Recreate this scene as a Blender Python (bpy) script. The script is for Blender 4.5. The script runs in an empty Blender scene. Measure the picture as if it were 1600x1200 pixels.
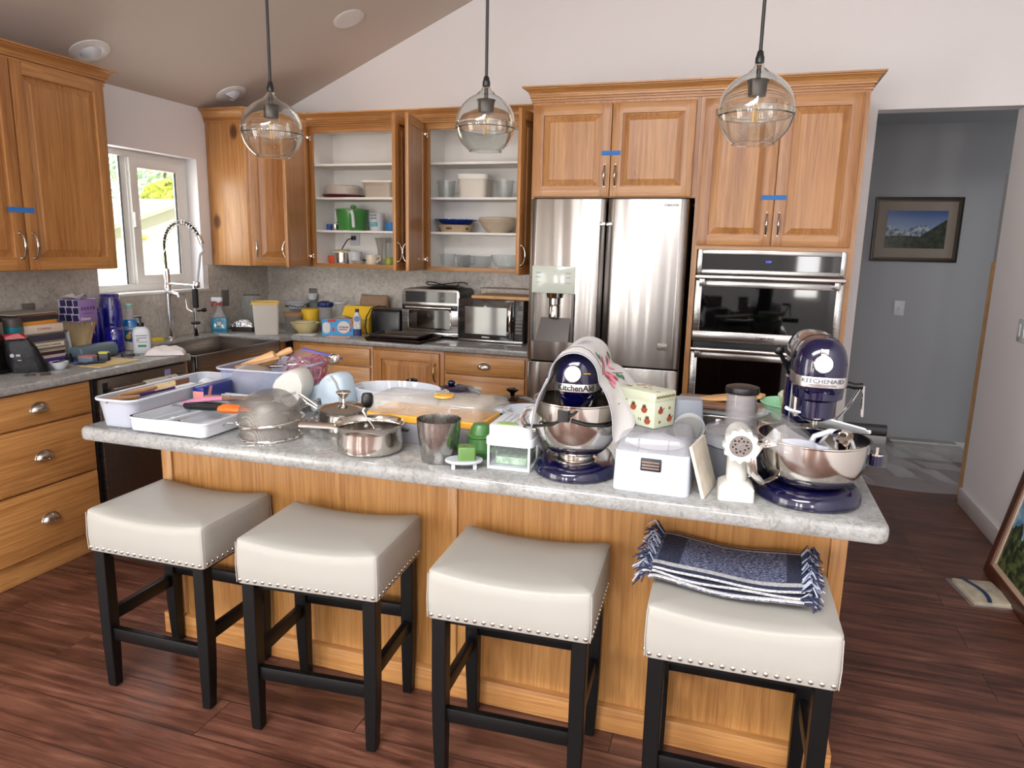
import bpy, bmesh, math, random
from mathutils import Vector as V, Matrix as Mx
random.seed(7)
SC = bpy.context.scene
COL = SC.collection
PI = math.pi
R = math.radians

# ---------------------------------------------------------------- materials
def lin(h):
    h = h.lstrip('#')
    c = [int(h[i:i+2], 16)/255 for i in (0, 2, 4)]
    return tuple((x/12.92 if x <= .04045 else ((x+.055)/1.055)**2.4) for x in c) + (1,)
def newmat(name):
    m = bpy.data.materials.new(name); m.use_nodes = True
    nt = m.node_tree; nt.nodes.clear()
    out = nt.nodes.new('ShaderNodeOutputMaterial'); b = nt.nodes.new('ShaderNodeBsdfPrincipled')
    nt.links.new(b.outputs[0], out.inputs[0])
    return m, nt, b, out
def node(nt, t, **kw):
    n = nt.nodes.new(t)
    for k, v in kw.items():
        if k in n.inputs: n.inputs[k].default_value = v
        else: setattr(n, k, v)
    return n
def ramp(nt, src, stops):
    r = nt.nodes.new('ShaderNodeValToRGB'); e = r.color_ramp.elements
    while len(e) < len(stops): e.new(.5)
    for i, (p, c) in enumerate(stops):
        e[i].position = p; e[i].color = lin(c) if isinstance(c, str) else c
    nt.links.new(src, r.inputs[0]); return r
def mixc(nt, fac, a, b, mode='MIX'):
    m = nt.nodes.new('ShaderNodeMix'); m.data_type = 'RGBA'; m.blend_type = mode
    for s, v in ((0, fac), (6, a), (7, b)):
        if hasattr(v, 'is_output'): nt.links.new(v, m.inputs[s])
        else: m.inputs[s].default_value = lin(v) if isinstance(v, str) else v
    return m.outputs[2]
def bump(nt, b, src, strength, dist=.002):
    n = nt.nodes.new('ShaderNodeBump'); n.inputs['Strength'].default_value = strength; n.inputs['Distance'].default_value = dist
    nt.links.new(src, n.inputs['Height']); nt.links.new(n.outputs[0], b.inputs['Normal'])
MATS = {}
def mat(name, col, rough=.5, metal=0., **kw):
    if name in MATS: return MATS[name]
    m, nt, b, out = newmat(name)
    b.inputs['Base Color'].default_value = lin(col); b.inputs['Roughness'].default_value = rough; b.inputs['Metallic'].default_value = metal
    vary = kw.pop('vary', None); bmp = kw.pop('bmp', None)
    al = {'trans': 'Transmission Weight', 'ior': 'IOR', 'alpha': 'Alpha', 'coat': 'Coat Weight', 'spec': 'Specular IOR Level', 'sss': 'Subsurface Weight', 'sheen': 'Sheen Weight'}
    for k, v in kw.items():
        if k == 'emit': b.inputs['Emission Color'].default_value = lin(v[0]); b.inputs['Emission Strength'].default_value = v[1]
        else: b.inputs[al[k]].default_value = v
    if vary or bmp:
        tc = node(nt, 'ShaderNodeTexCoord')
    if vary:
        n = node(nt, 'ShaderNodeTexNoise', Scale=vary[0], Detail=4.); nt.links.new(tc.outputs['Object'], n.inputs['Vector'])
        c = lin(col); lo = tuple(max(0, x*(1-vary[1])) for x in c[:3])+(1,); hi = tuple(min(1, x*(1+vary[1])) for x in c[:3])+(1,)
        r = ramp(nt, n.outputs[0], [(.3, lo), (.7, hi)]); nt.links.new(r.outputs[0], b.inputs['Base Color'])
    if bmp:
        n = node(nt, 'ShaderNodeTexNoise', Scale=bmp[0], Detail=3.); nt.links.new(tc.outputs['Object'], n.inputs['Vector'])
        bump(nt, b, n.outputs[0], bmp[1], bmp[2] if len(bmp) > 2 else .002)
    MATS[name] = m
    return m
def mapped(nt, scale, rnd=True, coord='Object'):
    tc = node(nt, 'ShaderNodeTexCoord'); mp = node(nt, 'ShaderNodeMapping'); mp.inputs['Scale'].default_value = scale
    nt.links.new(tc.outputs[coord], mp.inputs[0])
    if rnd:
        oi = node(nt, 'ShaderNodeObjectInfo'); mu = node(nt, 'ShaderNodeMath', operation='MULTIPLY'); mu.inputs[1].default_value = 37.
        nt.links.new(oi.outputs['Random'], mu.inputs[0]); nt.links.new(mu.outputs[0], mp.inputs['Location'])
    return mp.outputs[0]
def oak(name, axis, dark, mid, light, rough=.38, knots=False, strips=True):
    m, nt, b, out = newmat(name)
    def sc(a, l): return tuple(l if 'xyz'[i] == axis else a for i in range(3))
    v1 = mapped(nt, sc(7, .55)); v2 = mapped(nt, sc(75, 1.6)); v3 = mapped(nt, sc(260, 7))
    w = node(nt, 'ShaderNodeTexNoise', Scale=1., Detail=3., Distortion=1.4); nt.links.new(v1, w.inputs['Vector'])
    # cathedral rings out of the low frequency noise
    mu = node(nt, 'ShaderNodeMath', operation='MULTIPLY'); mu.inputs[1].default_value = 26.; nt.links.new(w.outputs[0], mu.inputs[0])
    si = node(nt, 'ShaderNodeMath', operation='SINE'); nt.links.new(mu.outputs[0], si.inputs[0])
    n2 = node(nt, 'ShaderNodeTexNoise', Scale=1., Detail=4.); nt.links.new(v2, n2.inputs['Vector'])
    n3 = node(nt, 'ShaderNodeTexNoise', Scale=1., Detail=2.); nt.links.new(v3, n3.inputs['Vector'])
    r1 = ramp(nt, si.outputs[0], [(.0, mid), (.55, light), (.95, dark)])
    r2 = ramp(nt, n2.outputs[0], [(.3, dark), (.55, mid), (.75, light)])
    c = mixc(nt, .68, r1.outputs[0], r2.outputs[0])
    r3 = ramp(nt, n3.outputs[0], [(.36, '#b0a090'), (.52, '#ffffff')])
    c = mixc(nt, .3, c, r3.outputs[0], 'MULTIPLY')
    oi = node(nt, 'ShaderNodeObjectInfo'); rr = ramp(nt, oi.outputs['Random'], [(0, '#efe2d2'), (1, '#ffffff')])
    c = mixc(nt, .5, c, rr.outputs[0], 'MULTIPLY')
    if axis == 'z' and strips:     # panels are glued up from boards of different tone
        tc = node(nt, 'ShaderNodeTexCoord'); sx = node(nt, 'ShaderNodeSeparateXYZ'); nt.links.new(tc.outputs['Object'], sx.inputs[0])
        ma = node(nt, 'ShaderNodeMath', operation='MULTIPLY_ADD'); ma.inputs[1].default_value = 13.5; nt.links.new(sx.outputs[0], ma.inputs[0]); m9 = node(nt, 'ShaderNodeMath', operation='MULTIPLY'); m9.inputs[1].default_value = 91.; nt.links.new(oi.outputs['Random'], m9.inputs[0]); nt.links.new(m9.outputs[0], ma.inputs[2])
        fl = node(nt, 'ShaderNodeMath', operation='FLOOR'); nt.links.new(ma.outputs[0], fl.inputs[0]); wn = node(nt, 'ShaderNodeTexWhiteNoise', noise_dimensions='1D'); nt.links.new(fl.outputs[0], wn.inputs['W'])
        rw = ramp(nt, wn.outputs['Value'], [(0, '#e0d3c2'), (.5, '#f6efe6'), (1, '#ffffff')]); c = mixc(nt, .75, c, rw.outputs[0], 'MULTIPLY')
    if knots:
        vk = mapped(nt, sc(5, 3)); k = node(nt, 'ShaderNodeTexVoronoi', Scale=1.); nt.links.new(vk, k.inputs['Vector'])
        rk = ramp(nt, k.outputs['Distance'], [(.0, '#2a1206'), (.10, '#5a2e14'), (.19, '#ffffff')])
        c = mixc(nt, .8, c, rk.outputs[0], 'MULTIPLY')
    nt.links.new(c, b.inputs['Base Color']); b.inputs['Roughness'].default_value = rough
    b.inputs['Coat Weight'].default_value = .25; b.inputs['Coat Roughness'].default_value = .25
    bump(nt, b, n3.outputs[0], .12, .001)
    MATS[name] = m; return m
OD, OM, OL = '#a06a3a', '#ba864e', '#cb995c'
oakz = oak('oak_upright_grain', 'z', OD, OM, OL)
oakx = oak('oak_long_grain', 'x', OD, OM, OL)
oaky = oak('oak_side_grain', 'y', OD, OM, OL)
veneer = oak('oak_veneer', 'z', '#a8733c', '#bd8a4e', '#cb9a5b', strips=False)
oakknot = oak('oak_knotty', 'z', OD, OM, OL, knots=True, strips=False)
def stone(name, base, lo, hi, vein, rough=.25, sc=1.):
    m, nt, b, out = newmat(name)
    v = mapped(nt, (sc, sc, sc), False)
    n1 = node(nt, 'ShaderNodeTexNoise', Scale=7., Detail=6., Distortion=1.6); nt.links.new(v, n1.inputs['Vector'])
    n2 = node(nt, 'ShaderNodeTexNoise', Scale=55., Detail=5., Distortion=.8); nt.links.new(v, n2.inputs['Vector'])
    n3 = node(nt, 'ShaderNodeTexNoise', Scale=16., Detail=6., Distortion=2.6); nt.links.new(v, n3.inputs['Vector'])
    r1 = ramp(nt, n1.outputs[0], [(.32, lo), (.5, base), (.68, hi)])
    r2 = ramp(nt, n2.outputs[0], [(.36, lo), (.52, base), (.64, hi)])
    c = mixc(nt, .5, r1.outputs[0], r2.outputs[0])
    r3 = ramp(nt, n3.outputs[0], [(.40, vein), (.455, '#ffffff')])
    c = mixc(nt, .35, c, r3.outputs[0], 'MULTIPLY')
    nt.links.new(c, b.inputs['Base Color']); b.inputs['Roughness'].default_value = rough
    MATS[name] = m; return m
stone_top = stone('speckled_grey_quartz', '#92918e', '#858481', '#a2a19f', '#b0aca8', .12, 1.7)
stone_splash = stone('speckled_grey_splashback', '#bdb7ad', '#aca59b', '#cec8be', '#bcb5aa', .3, .8)
def planks():
    m, nt, b, out = newmat('dark_plank_floor')
    v = mapped(nt, (1, 1, 1), False)
    br = node(nt, 'ShaderNodeTexBrick', Scale=1.); br.offset = .37
    for k, x in (('Color1', (.2, .2, .2, 1)), ('Color2', (.9, .9, .9, 1)), ('Mortar', (0, 0, 0, 1)), ('Mortar Size', .0016), ('Mortar Smooth', .1), ('Brick Width', 1.25), ('Row Height', .178)): br.inputs[k].default_value = x
    nt.links.new(v, br.inputs['Vector'])
    vs = mapped(nt, (1.6, 22, 1), False)
    add = node(nt, 'ShaderNodeVectorMath', operation='ADD'); sc = node(nt, 'ShaderNodeVectorMath', operation='SCALE'); sc.inputs['Scale'].default_value = 9.
    nt.links.new(br.outputs[0], sc.inputs[0]); nt.links.new(vs, add.inputs[0]); nt.links.new(sc.outputs[0], add.inputs[1])
    n = node(nt, 'ShaderNodeTexNoise', Scale=1.6, Detail=7., Roughness=.62, Distortion=.7); nt.links.new(add.outputs[0], n.inputs['Vector'])
    n2 = node(nt, 'ShaderNodeTexNoise', Scale=3.2, Detail=4.); nt.links.new(v, n2.inputs['Vector'])
    r = ramp(nt, n.outputs[0], [(.28, '#371f18'), (.45, '#5d392d'), (.6, '#7a5040'), (.8, '#9c705b')])
    r2 = ramp(nt, br.outputs[0], [(.0, '#d9cdc6'), (1, '#ffffff')])
    c = mixc(nt, .7, r.outputs[0], r2.outputs[0], 'MULTIPLY')
    r3 = ramp(nt, n2.outputs[0], [(.35, '#a59a94'), (.6, '#ffffff')])
    c = mixc(nt, .6, c, r3.outputs[0], 'MULTIPLY')
    c = mixc(nt, br.outputs['Fac'], c, '#1d110d')
    nt.links.new(c, b.inputs['Base Color'])
    rr = ramp(nt, n.outputs[0], [(.2, (.30, .30, .30, 1)), (.8, (.48, .48, .48, 1))]); nt.links.new(rr.outputs[0], b.inputs['Roughness'])
    bump(nt, b, n.outputs[0], .25, .002)
    MATS['floor'] = m; return m
floor_m = planks()
wall_m = mat('painted_wall', '#e6e3e4', .75, bmp=(160, .06, .001))
ceil_m = mat('painted_ceiling', '#cbbfb4', .85, bmp=(90, .08, .001))
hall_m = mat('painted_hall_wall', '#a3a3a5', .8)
trim_m = mat('white_trim', '#dedad8', .4)
vinyl_m = mat('white_vinyl', '#e4e2dd', .35)
melamine = mat('white_melamine', '#eae7e2', .45)
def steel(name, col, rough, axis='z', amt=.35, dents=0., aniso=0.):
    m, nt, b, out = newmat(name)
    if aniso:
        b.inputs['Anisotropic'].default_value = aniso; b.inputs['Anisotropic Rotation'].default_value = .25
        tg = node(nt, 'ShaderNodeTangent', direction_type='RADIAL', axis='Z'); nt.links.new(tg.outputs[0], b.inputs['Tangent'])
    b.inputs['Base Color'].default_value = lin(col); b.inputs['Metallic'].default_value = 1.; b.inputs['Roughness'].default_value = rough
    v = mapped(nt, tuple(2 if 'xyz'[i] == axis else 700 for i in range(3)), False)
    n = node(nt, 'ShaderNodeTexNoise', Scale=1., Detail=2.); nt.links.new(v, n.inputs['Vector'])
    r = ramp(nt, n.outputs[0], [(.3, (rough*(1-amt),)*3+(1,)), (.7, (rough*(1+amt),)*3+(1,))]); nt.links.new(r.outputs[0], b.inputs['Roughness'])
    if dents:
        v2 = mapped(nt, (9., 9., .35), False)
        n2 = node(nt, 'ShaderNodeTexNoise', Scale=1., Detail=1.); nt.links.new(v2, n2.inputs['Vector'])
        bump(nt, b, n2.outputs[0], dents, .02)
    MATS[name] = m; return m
fridge_m = steel('brushed_fridge_steel', '#98938e', .24, 'x', .06, .30, .93)
steel_m = steel('brushed_steel', '#a5a3a0', .24, 'x')
steelz = steel('brushed_steel_upright', '#b0ada9', .22, 'z')
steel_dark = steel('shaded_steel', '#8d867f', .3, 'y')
polish = mat('polished_steel', '#d4d0ca', .07, 1.)
chrome = mat('chrome', '#e6e6e8', .05, 1.)
nickel = mat('satin_nickel', '#b3aca3', .25, 1.)
gunmetal = mat('dark_metal', '#4c4744', .3, .9)
brass = mat('old_brass', '#a58a55', .35, 1.)
blackg = mat('black_glass', '#020203', .04, spec=.4)
blackp = mat('black_plastic', '#0d0d0e', .38)
blackr = mat('black_rubber', '#0a0a0b', .6)
cordm = mat('black_cord', '#0b0b0c', .5)
blackw = mat('black_painted_wood', '#070607', .42, bmp=(60, .08, .001), spec=.3)
whitep = mat('white_plastic', '#c9ccd1', .35)
creamp = mat('cream_plastic', '#dcd8cb', .4)
greyp = mat('grey_plastic', '#8f9093', .45)
lgreyp = mat('light_grey_plastic', '#b9bcc0', .4)
paper = mat('white_paper', '#cfccc8', .8)
cobalt = mat('cobalt_enamel', '#05042b', .14, coat=.4)
navyp = mat('navy_plastic', '#10205c', .35)
leather = mat('cream_leather', '#a19d95', .46, bmp=(14, .10, .004), spec=.4)
seam_m = mat('cream_seam', '#b3aba0', .5)
clear = mat('clear_plastic', '#dfe2e8', .08, alpha=.16, spec=.7)
cloudy = mat('cloudy_plastic', '#c6cad6', .3, alpha=.55)
milky = mat('milky_plastic', '#cfc9bf', .35, alpha=.86)
smoke = mat('smoky_clear_plastic', '#a9a4a6', .08, alpha=.3, spec=.7)
glass = mat('clear_glass', '#f6fafa', .0, trans=1., ior=1.45)
thing_glass = mat('thin_clear_glass', '#a3acab', .04, alpha=.2, spec=.8)
amber = mat('dark_amber_glass', '#2a1712', .06, alpha=.85, spec=.7)
bluetape = mat('blue_masking_tape', '#2f6fb4', .7)
wood_l = mat('pale_beech_wood', '#c99b68', .5, vary=(9, .18))
wood_m = mat('worn_wood', '#9a7350', .55, vary=(14, .25))

# ---------------------------------------------------------------- mesh builder
def rrect(w, d, r, n=4):
    r = max(1e-4, min(r, w/2-1e-4, d/2-1e-4)); p = []
    for cx, cy, a in ((w/2-r, d/2-r, 0), (-w/2+r, d/2-r, 90), (-w/2+r, -d/2+r, 180), (w/2-r, -d/2+r, 270)):
        for i in range(n+1):
            t = R(a+90*i/n); p.append((cx+r*math.cos(t), cy+r*math.sin(t)))
    return p
def circ(r, n=24, ry=None): return [(r*math.cos(2*PI*i/n), (ry or r)*math.sin(2*PI*i/n)) for i in range(n)]
class B:
    def __init__(s): s.bm = bmesh.new()
    def loft(s, rings, cap0=True, cap1=True, closed=True):
        bm = s.bm; vs = [[bm.verts.new(p) for p in r] for r in rings]
        for a, b in zip(vs, vs[1:]):
            n = len(a)
            for i in range(n if closed else n-1):
                j = (i+1) % n
                bm.faces.new((a[i], a[j], b[j], b[i]))
        if closed:
            if cap0: bm.faces.new(list(reversed(vs[0])))
            if cap1: bm.faces.new(vs[-1])
        return s
    def stack(s, secs, cap0=True, cap1=True, f=None):
        """secs: (z, 2d outline[, dx, dy])"""
        rings = []
        for q in secs:
            dx, dy = (q[2], q[3]) if len(q) > 2 else (0, 0)
            rings.append([((x+dx), (y+dy), q[0]) if f is None else f(x+dx, y+dy, q[0]) for x, y in q[1]])
        return s.loft(rings, cap0, cap1)
    def box(s, x0, x1, y0, y1, z0, z1):
        return s.stack([(z0, [(x0, y0), (x1, y0), (x1, y1), (x0, y1)]), (z1, [(x0, y0), (x1, y0), (x1, y1), (x0, y1)])])
    def rbox(s, w, d, h, r=.01, z=0., x=0., y=0., top=.0, taper=1.):
        """upright rounded box, top edge softened by `top`"""
        se = [(z, rrect(w*taper, d*taper, r), x, y)]
        if top:
            for t in (0, 30, 60, 90):
                k = top*(1-math.cos(R(t))); se.append((z+h-top+top*math.sin(R(t)), rrect(w-2*k, d-2*k, max(r-k, .002)), x, y))
        else: se.append((z+h, rrect(w, d, r), x, y))
        return s.stack(se)
    def lathe(s, prof, n=32, c=(0, 0, 0), cap=True):
        rings = []
        for r, z in prof: rings.append([(c[0]+max(r, 1e-4)*math.cos(2*PI*i/n), c[1]+max(r, 1e-4)*math.sin(2*PI*i/n), c[2]+z) for i in range(n)])
        return s.loft(rings, cap, cap)
    def cyl(s, p0, p1, r0, r1=None, n=14):
        p0, p1 = V(p0), V(p1); d = (p1-p0).normalized(); u = d.orthogonal().normalized(); w = d.cross(u); r1 = r0 if r1 is None else r1
        return s.loft([[p+(u*math.cos(2*PI*i/n)+w*math.sin(2*PI*i/n))*r for i in range(n)] for p, r in ((p0, r0), (p1, r1))])
    def tube(s, pts, r, n=8, closed=False, flat=None):
        pts = [V(p) for p in pts]; N = len(pts); rings = []; u = None
        for i, p in enumerate(pts):
            a = pts[(i-1) % N] if (closed or i) else p; b = pts[(i+1) % N] if (closed or i < N-1) else p
            d = (b-a).normalized()
            if u is None: u = d.orthogonal().normalized()
            u = (u-d*u.dot(d)); u = u.normalized() if u.length > 1e-6 else d.orthogonal().normalized()
            w = d.cross(u); rr = r(i/(N-1)) if callable(r) else r
            rings.append([p+(u*math.cos(2*PI*k/n)+w*math.sin(2*PI*k/n)*(flat or 1))*rr for k in range(n)])
        if closed: rings.append(rings[0][:]); return s.loft(rings, False, False)
        return s.loft(rings)
    def sph(s, c, r, n=16, m=9):
        rx, ry, rz = r if isinstance(r, tuple) else (r, r, r)
        return s.loft([[(c[0]+rx*math.sin(t)*math.cos(2*PI*i/n), c[1]+ry*math.sin(t)*math.sin(2*PI*i/n), c[2]-rz*math.cos(t)) for i in range(n)] for t in [max(.02, min(PI-.02, PI*k/m)) for k in range(m+1)]])
    def prism(s, poly, z0, z1): return s.stack([(z0, poly), (z1, poly)])
    def grid(s, f, nu, nv, thick=0., flip=False):
        """open sheet f(u,v), optionally given a thickness"""
        bm = s.bm; P = [[V(f(i/nu, j/nv)) for j in range(nv+1)] for i in range(nu+1)]
        a = [[bm.verts.new(p) for p in r] for r in P]; fs = []
        for i in range(nu):
            for j in range(nv): fs.append(bm.faces.new((a[i][j], a[i+1][j], a[i+1][j+1], a[i][j+1])))
        if thick:
            bm.normal_update()
            b = [[bm.verts.new(v.co-v.normal*thick) for v in r] for r in a]
            for i in range(nu):
                for j in range(nv): bm.faces.new((b[i][j+1], b[i+1][j+1], b[i+1][j], b[i][j]))
            ed = [(i, 0) for i in range(nu+1)]+[(nu, j) for j in range(1, nv+1)]+[(i, nv) for i in range(nu-1, -1, -1)]+[(0, j) for j in range(nv-1, 0, -1)]
            for q in range(len(ed)):
                (i, j), (k, l) = ed[q], ed[(q+1) % len(ed)]
                bm.faces.new((a[k][l], a[i][j], b[i][j], b[k][l]))
        return s
    def ring_frame(s, x0, x1, z0, z1, l, r, b, t, y0, y1):
        """one connected frame round an opening; rails get material slot 1"""
        X = [x0, x0+l, x1-r, x1]; Z = [z0, z0+b, z1-t, z1]; bm = s.bm
        a = [[[bm.verts.new((x, y, z)) for z in Z] for x in X] for y in (y0, y1)]
        def q(vs, i): f = bm.faces.new(vs); f.material_index = i
        for i in range(3):
            for j in range(3):
                if i == 1 and j == 1: continue
                k = 1 if i == 1 else 0
                q((a[0][i][j], a[0][i+1][j], a[0][i+1][j+1], a[0][i][j+1]), k); q((a[1][i][j+1], a[1][i+1][j+1], a[1][i+1][j], a[1][i][j]), k)
        for i in range(3):
            k = 1 if i == 1 else 0
            q((a[0][i][0], a[1][i][0], a[1][i+1][0], a[0][i+1][0]), k); q((a[0][i+1][3], a[1][i+1][3], a[1][i][3], a[0][i][3]), k)
            q((a[0][0][i+1], a[1][0][i+1], a[1][0][i], a[0][0][i]), 0); q((a[0][3][i], a[1][3][i], a[1][3][i+1], a[0][3][i+1]), 0)
        q((a[0][1][1], a[0][2][1], a[1][2][1], a[1][1][1]), 1); q((a[0][1][2], a[1][1][2], a[1][2][2], a[0][2][2]), 1)
        q((a[0][1][1], a[1][1][1], a[1][1][2], a[0][1][2]), 0); q((a[0][2][1], a[0][2][2], a[1][2][2], a[1][2][1]), 0)
        return s
    def xf(s, m):
        bmesh.ops.transform(s.bm, matrix=m, verts=s.bm.verts); return s
    def add(s, o, m=None):
        if m is not None: o.xf(m)
        me = bpy.data.meshes.new('t'); o.bm.to_mesh(me); s.bm.from_mesh(me); bpy.data.meshes.remove(me); o.bm.free(); return s
    def mesh(s, name, m=None, bev=0., seg=2, ang=38, flat=False):
        bm = s.bm
        bmesh.ops.recalc_face_normals(bm, faces=bm.faces)
        if bev:
            es = [e for e in bm.edges if len(e.link_faces) == 2 and e.calc_face_angle(0) > R(40)]
            bmesh.ops.bevel(bm, geom=es, offset=bev, segments=seg, profile=.5, affect='EDGES', clamp_overlap=True)
        me = bpy.data.meshes.new(name); bm.to_mesh(me); bm.free()
        if m is not None: me.materials.append(m)
        if not flat:
            me.polygons.foreach_set('use_smooth', [True]*len(me.polygons)); me.set_sharp_from_angle(angle=R(ang))
        return me
def part(name, b, m, parent, loc=None, rot=None, label=None, bev=0., seg=2, ang=38, flat=False):
    me = b if isinstance(b, bpy.types.Mesh) else b.mesh(name, m, bev, seg, ang, flat)
    o = bpy.data.objects.new(name, me); COL.objects.link(o)
    if parent is not None: o.parent = parent
    if loc is not None: o.location = loc
    if rot is not None: o.rotation_euler = rot
    if label: o['label'] = label
    return o
def slots(o, *ms):
    for m in ms: o.data.materials.append(m)
    return o
def tag(o, label, cat, group=None, kind=None):
    if label: o['label'] = label
    if cat: o['category'] = cat
    if group: o['group'] = group
    if kind: o['kind'] = kind
    return o
def thing(name, label, cat, loc=(0, 0, 0), rz=0., group=None, rot=None):
    o = bpy.data.objects.new(name, None); COL.objects.link(o); o.empty_display_size = .05
    o.location = loc; o.rotation_euler = rot if rot is not None else (0, 0, rz)
    return tag(o, label, cat, group)
def one(name, b, m, label, cat, loc=(0, 0, 0), rz=0., group=None, rot=None, bev=0., ang=38, seg=2, flat=False):
    o = part(name, b, m, None, loc, rot if rot is not None else (0, 0, rz), None, bev, seg, ang, flat)
    return tag(o, label, cat, group)
def struct(name, b, m, parent=None, bev=0., label=None):
    o = slots(part(name, b, m, parent, bev=bev), m)
    if parent is None: o['kind'] = 'structure'
    if label: o['label'] = label
    return o
def dup(src, loc, rz, label, group=None):
    def cp(o, p):
        c = o.copy(); COL.objects.link(c)
        if p is not None: c.parent = p
        for ch in [q for q in bpy.data.objects if q.parent == o and q is not c]: cp(ch, c)
        return c
    kids = [q for q in bpy.data.objects if q.parent == src]
    c = src.copy(); COL.objects.link(c); c.location = loc; c.rotation_euler = (0, 0, rz); c['label'] = label
    if group: c['group'] = group
    for k in kids: cp(k, c)
    return c
def text(body, size, m, parent, loc, rot=(PI/2, 0, 0), name='lettering', warp=None, squash=1., ext=.0004, bold=.0):
    cu = bpy.data.curves.new('t', 'FONT'); cu.body = body; cu.size = size; cu.align_x = 'CENTER'; cu.align_y = 'CENTER'; cu.extrude = ext; cu.offset = bold; cu.resolution_u = 3
    o = bpy.data.objects.new('t', cu); COL.objects.link(o)
    dg = bpy.context.evaluated_depsgraph_get(); me = bpy.data.meshes.new_from_object(o.evaluated_get(dg))
    bpy.data.objects.remove(o); bpy.data.curves.remove(cu)
    for v in me.vertices:
        v.co.x *= squash
        if warp: v.co = warp(v.co)
    me.name = name; me.materials.clear(); me.materials.append(m)
    return part(name, me, m, parent, loc, rot)
def cut(o, b):
    me = b.mesh('c'); c = bpy.data.objects.new('c', me); COL.objects.link(c); c.parent = o.parent
    md = o.modifiers.new('b', 'BOOLEAN'); md.object = c; md.operation = 'DIFFERENCE'; md.solver = 'EXACT'
    dg = bpy.context.evaluated_depsgraph_get(); dg.update()
    nm = bpy.data.meshes.new_from_object(o.evaluated_get(dg)); o.modifiers.clear(); o.data = nm
    nm.polygons.foreach_set('use_smooth', [True]*len(nm.polygons)); nm.set_sharp_from_angle(angle=R(38))
    bpy.data.objects.remove(c); bpy.data.meshes.remove(me)
def T(x, y, z): return Mx.Translation((x, y, z))
def RX(a): return Mx.Rotation(a, 4, 'X')
def RY(a): return Mx.Rotation(a, 4, 'Y')
def RZ(a): return Mx.Rotation(a, 4, 'Z')
W_REAR, W_DOOR, W_FILL, W_HALL, EXPO = .46, .15, 330., 13.5, .0
# ================================================================ the room
XR, YR = 4.988, -9.6          # right wall, rear wall
DY0, DY1, DZ = -6.9, -4.9, 2.1      # sliding glass door in the left wall, beside the camera
CK = .43                      # slope of the vaulted ceiling
def cz(x): return 2.402+CK*x
HX0, HX1, HZ = 4.245, 4.988, 2.358      # opening to the hall
struct('floor', B().box(-.2, 7.2, YR-.2, 1.6, -.1, 0), floor_m)
# vaulted ceiling, one sloping slab
KX0, KX1, KY0, KY1 = 1.4, 4.0, -7.6, -5.4   # unseen skylight, added to fill the room with light from above
def slope(x0, x1, y0, y1): return [[(x, y0, cz(x)), (x, y1, cz(x)), (x, y1, cz(x)+.15), (x, y0, cz(x)+.15)] for x in (x0, x1)]
struct('ceiling', B().loft(slope(-.2, KX0, YR-.2, .12)).loft(slope(KX1, 5.2, YR-.2, .12)).loft(slope(KX0, KX1, YR-.2, KY0)).loft(slope(KX0, KX1, KY1, .12)), ceil_m)
# left wall with the sink window
WY0, WY1, WZ0, WZ1 = -1.575, -.708, 1.2, 2.063
struct('wall_left', B().box(-.16, 0, YR-.2, DY0, 0, 2.40).box(-.16, 0, DY0, DY1, DZ, 2.40).box(-.16, 0, DY1, WY0, 0, 2.40).box(-.16, 0, WY1, .12, 0, 2.40).box(-.16, 0, WY0, WY1, 0, WZ0-.002).box(-.16, 0, WY0, WY1, WZ1, 2.40), wall_m)
def gable(x0, x1, y0, y1, z0): return [[(x, y0, z0), (x, y1, z0), (x, y1, cz(x)), (x, y0, cz(x))] for x in (x0, x1)]
struct('wall_back', B().loft(gable(0, HX0, 0, .126, 0)).loft(gable(HX0, XR+.15, 0, .126, HZ)), wall_m)
struct('wall_right', B().box(XR, XR+.12, YR-.2, .126, 0, 4.53), wall_m)
struct('trim_1', B().box(XR+.012, XR+.11, .126, .25, 0, 1.5), wood_l)
struct('trim_2', B().box(XR+.016, XR+.11, .126, .24, 1.5, 2.02), hall_m)                       # bare timber edge of the wall
struct('baseboard_right', B().box(XR-.016, XR, -4.2, .128, 0, .105), trim_m, bev=.003)
# rear wall: tall glazed openings that light the room
OP = [(.45, .95, .05, 2.15), (1.65, 2.15, .05, 2.15), (4.4, 4.85, .75, 2.15)]
rb = B(); xs = sorted(set([-.2, XR+.1]+[a for o in OP for a in o[:2]]))
for a, b in zip(xs, xs[1:]):
    o = next((o for o in OP if abs(o[0]-a) < 1e-6), None)
    if o is None: rb.loft(gable(a, b, YR-.15, YR, 0))
    else:
        rb.box(a, b, YR-.15, YR, 0, o[2]); rb.loft(gable(a, b, YR-.15, YR, o[3]))
struct('wall_rear', rb, wall_m)
for i, o in enumerate(OP):
    struct('window_%d' % (i+2), B().ring_frame(o[0], o[1], o[2], o[3], .05, .05, .05, .05, YR-.1, YR-.05), vinyl_m)
for k, (a, b) in enumerate(((DY0, (DY0+DY1)/2+.03), ((DY0+DY1)/2-.03, DY1))): struct('door_%d' % (k+1), B().ring_frame(a, b, .0, DZ, .07, .07, .07, .07, .06+.04*k, .10+.04*k).xf(RZ(PI/2)), vinyl_m)
struct('window_fill_skylight', B().ring_frame(KX0, KX1, KY0, KY1, .06, .06, .06, .06, -.14, -.08).xf(Mx(((1, 0, 0, 0), (0, 0, 1, 0), (0, -1, 0, 0), (0, 0, 0, 1)))).xf(Mx(((1, 0, 0, 0), (0, 1, 0, 0), (CK, 0, 1, 2.402), (0, 0, 0, 1)))), vinyl_m)  # frame of the added skylight
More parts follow.
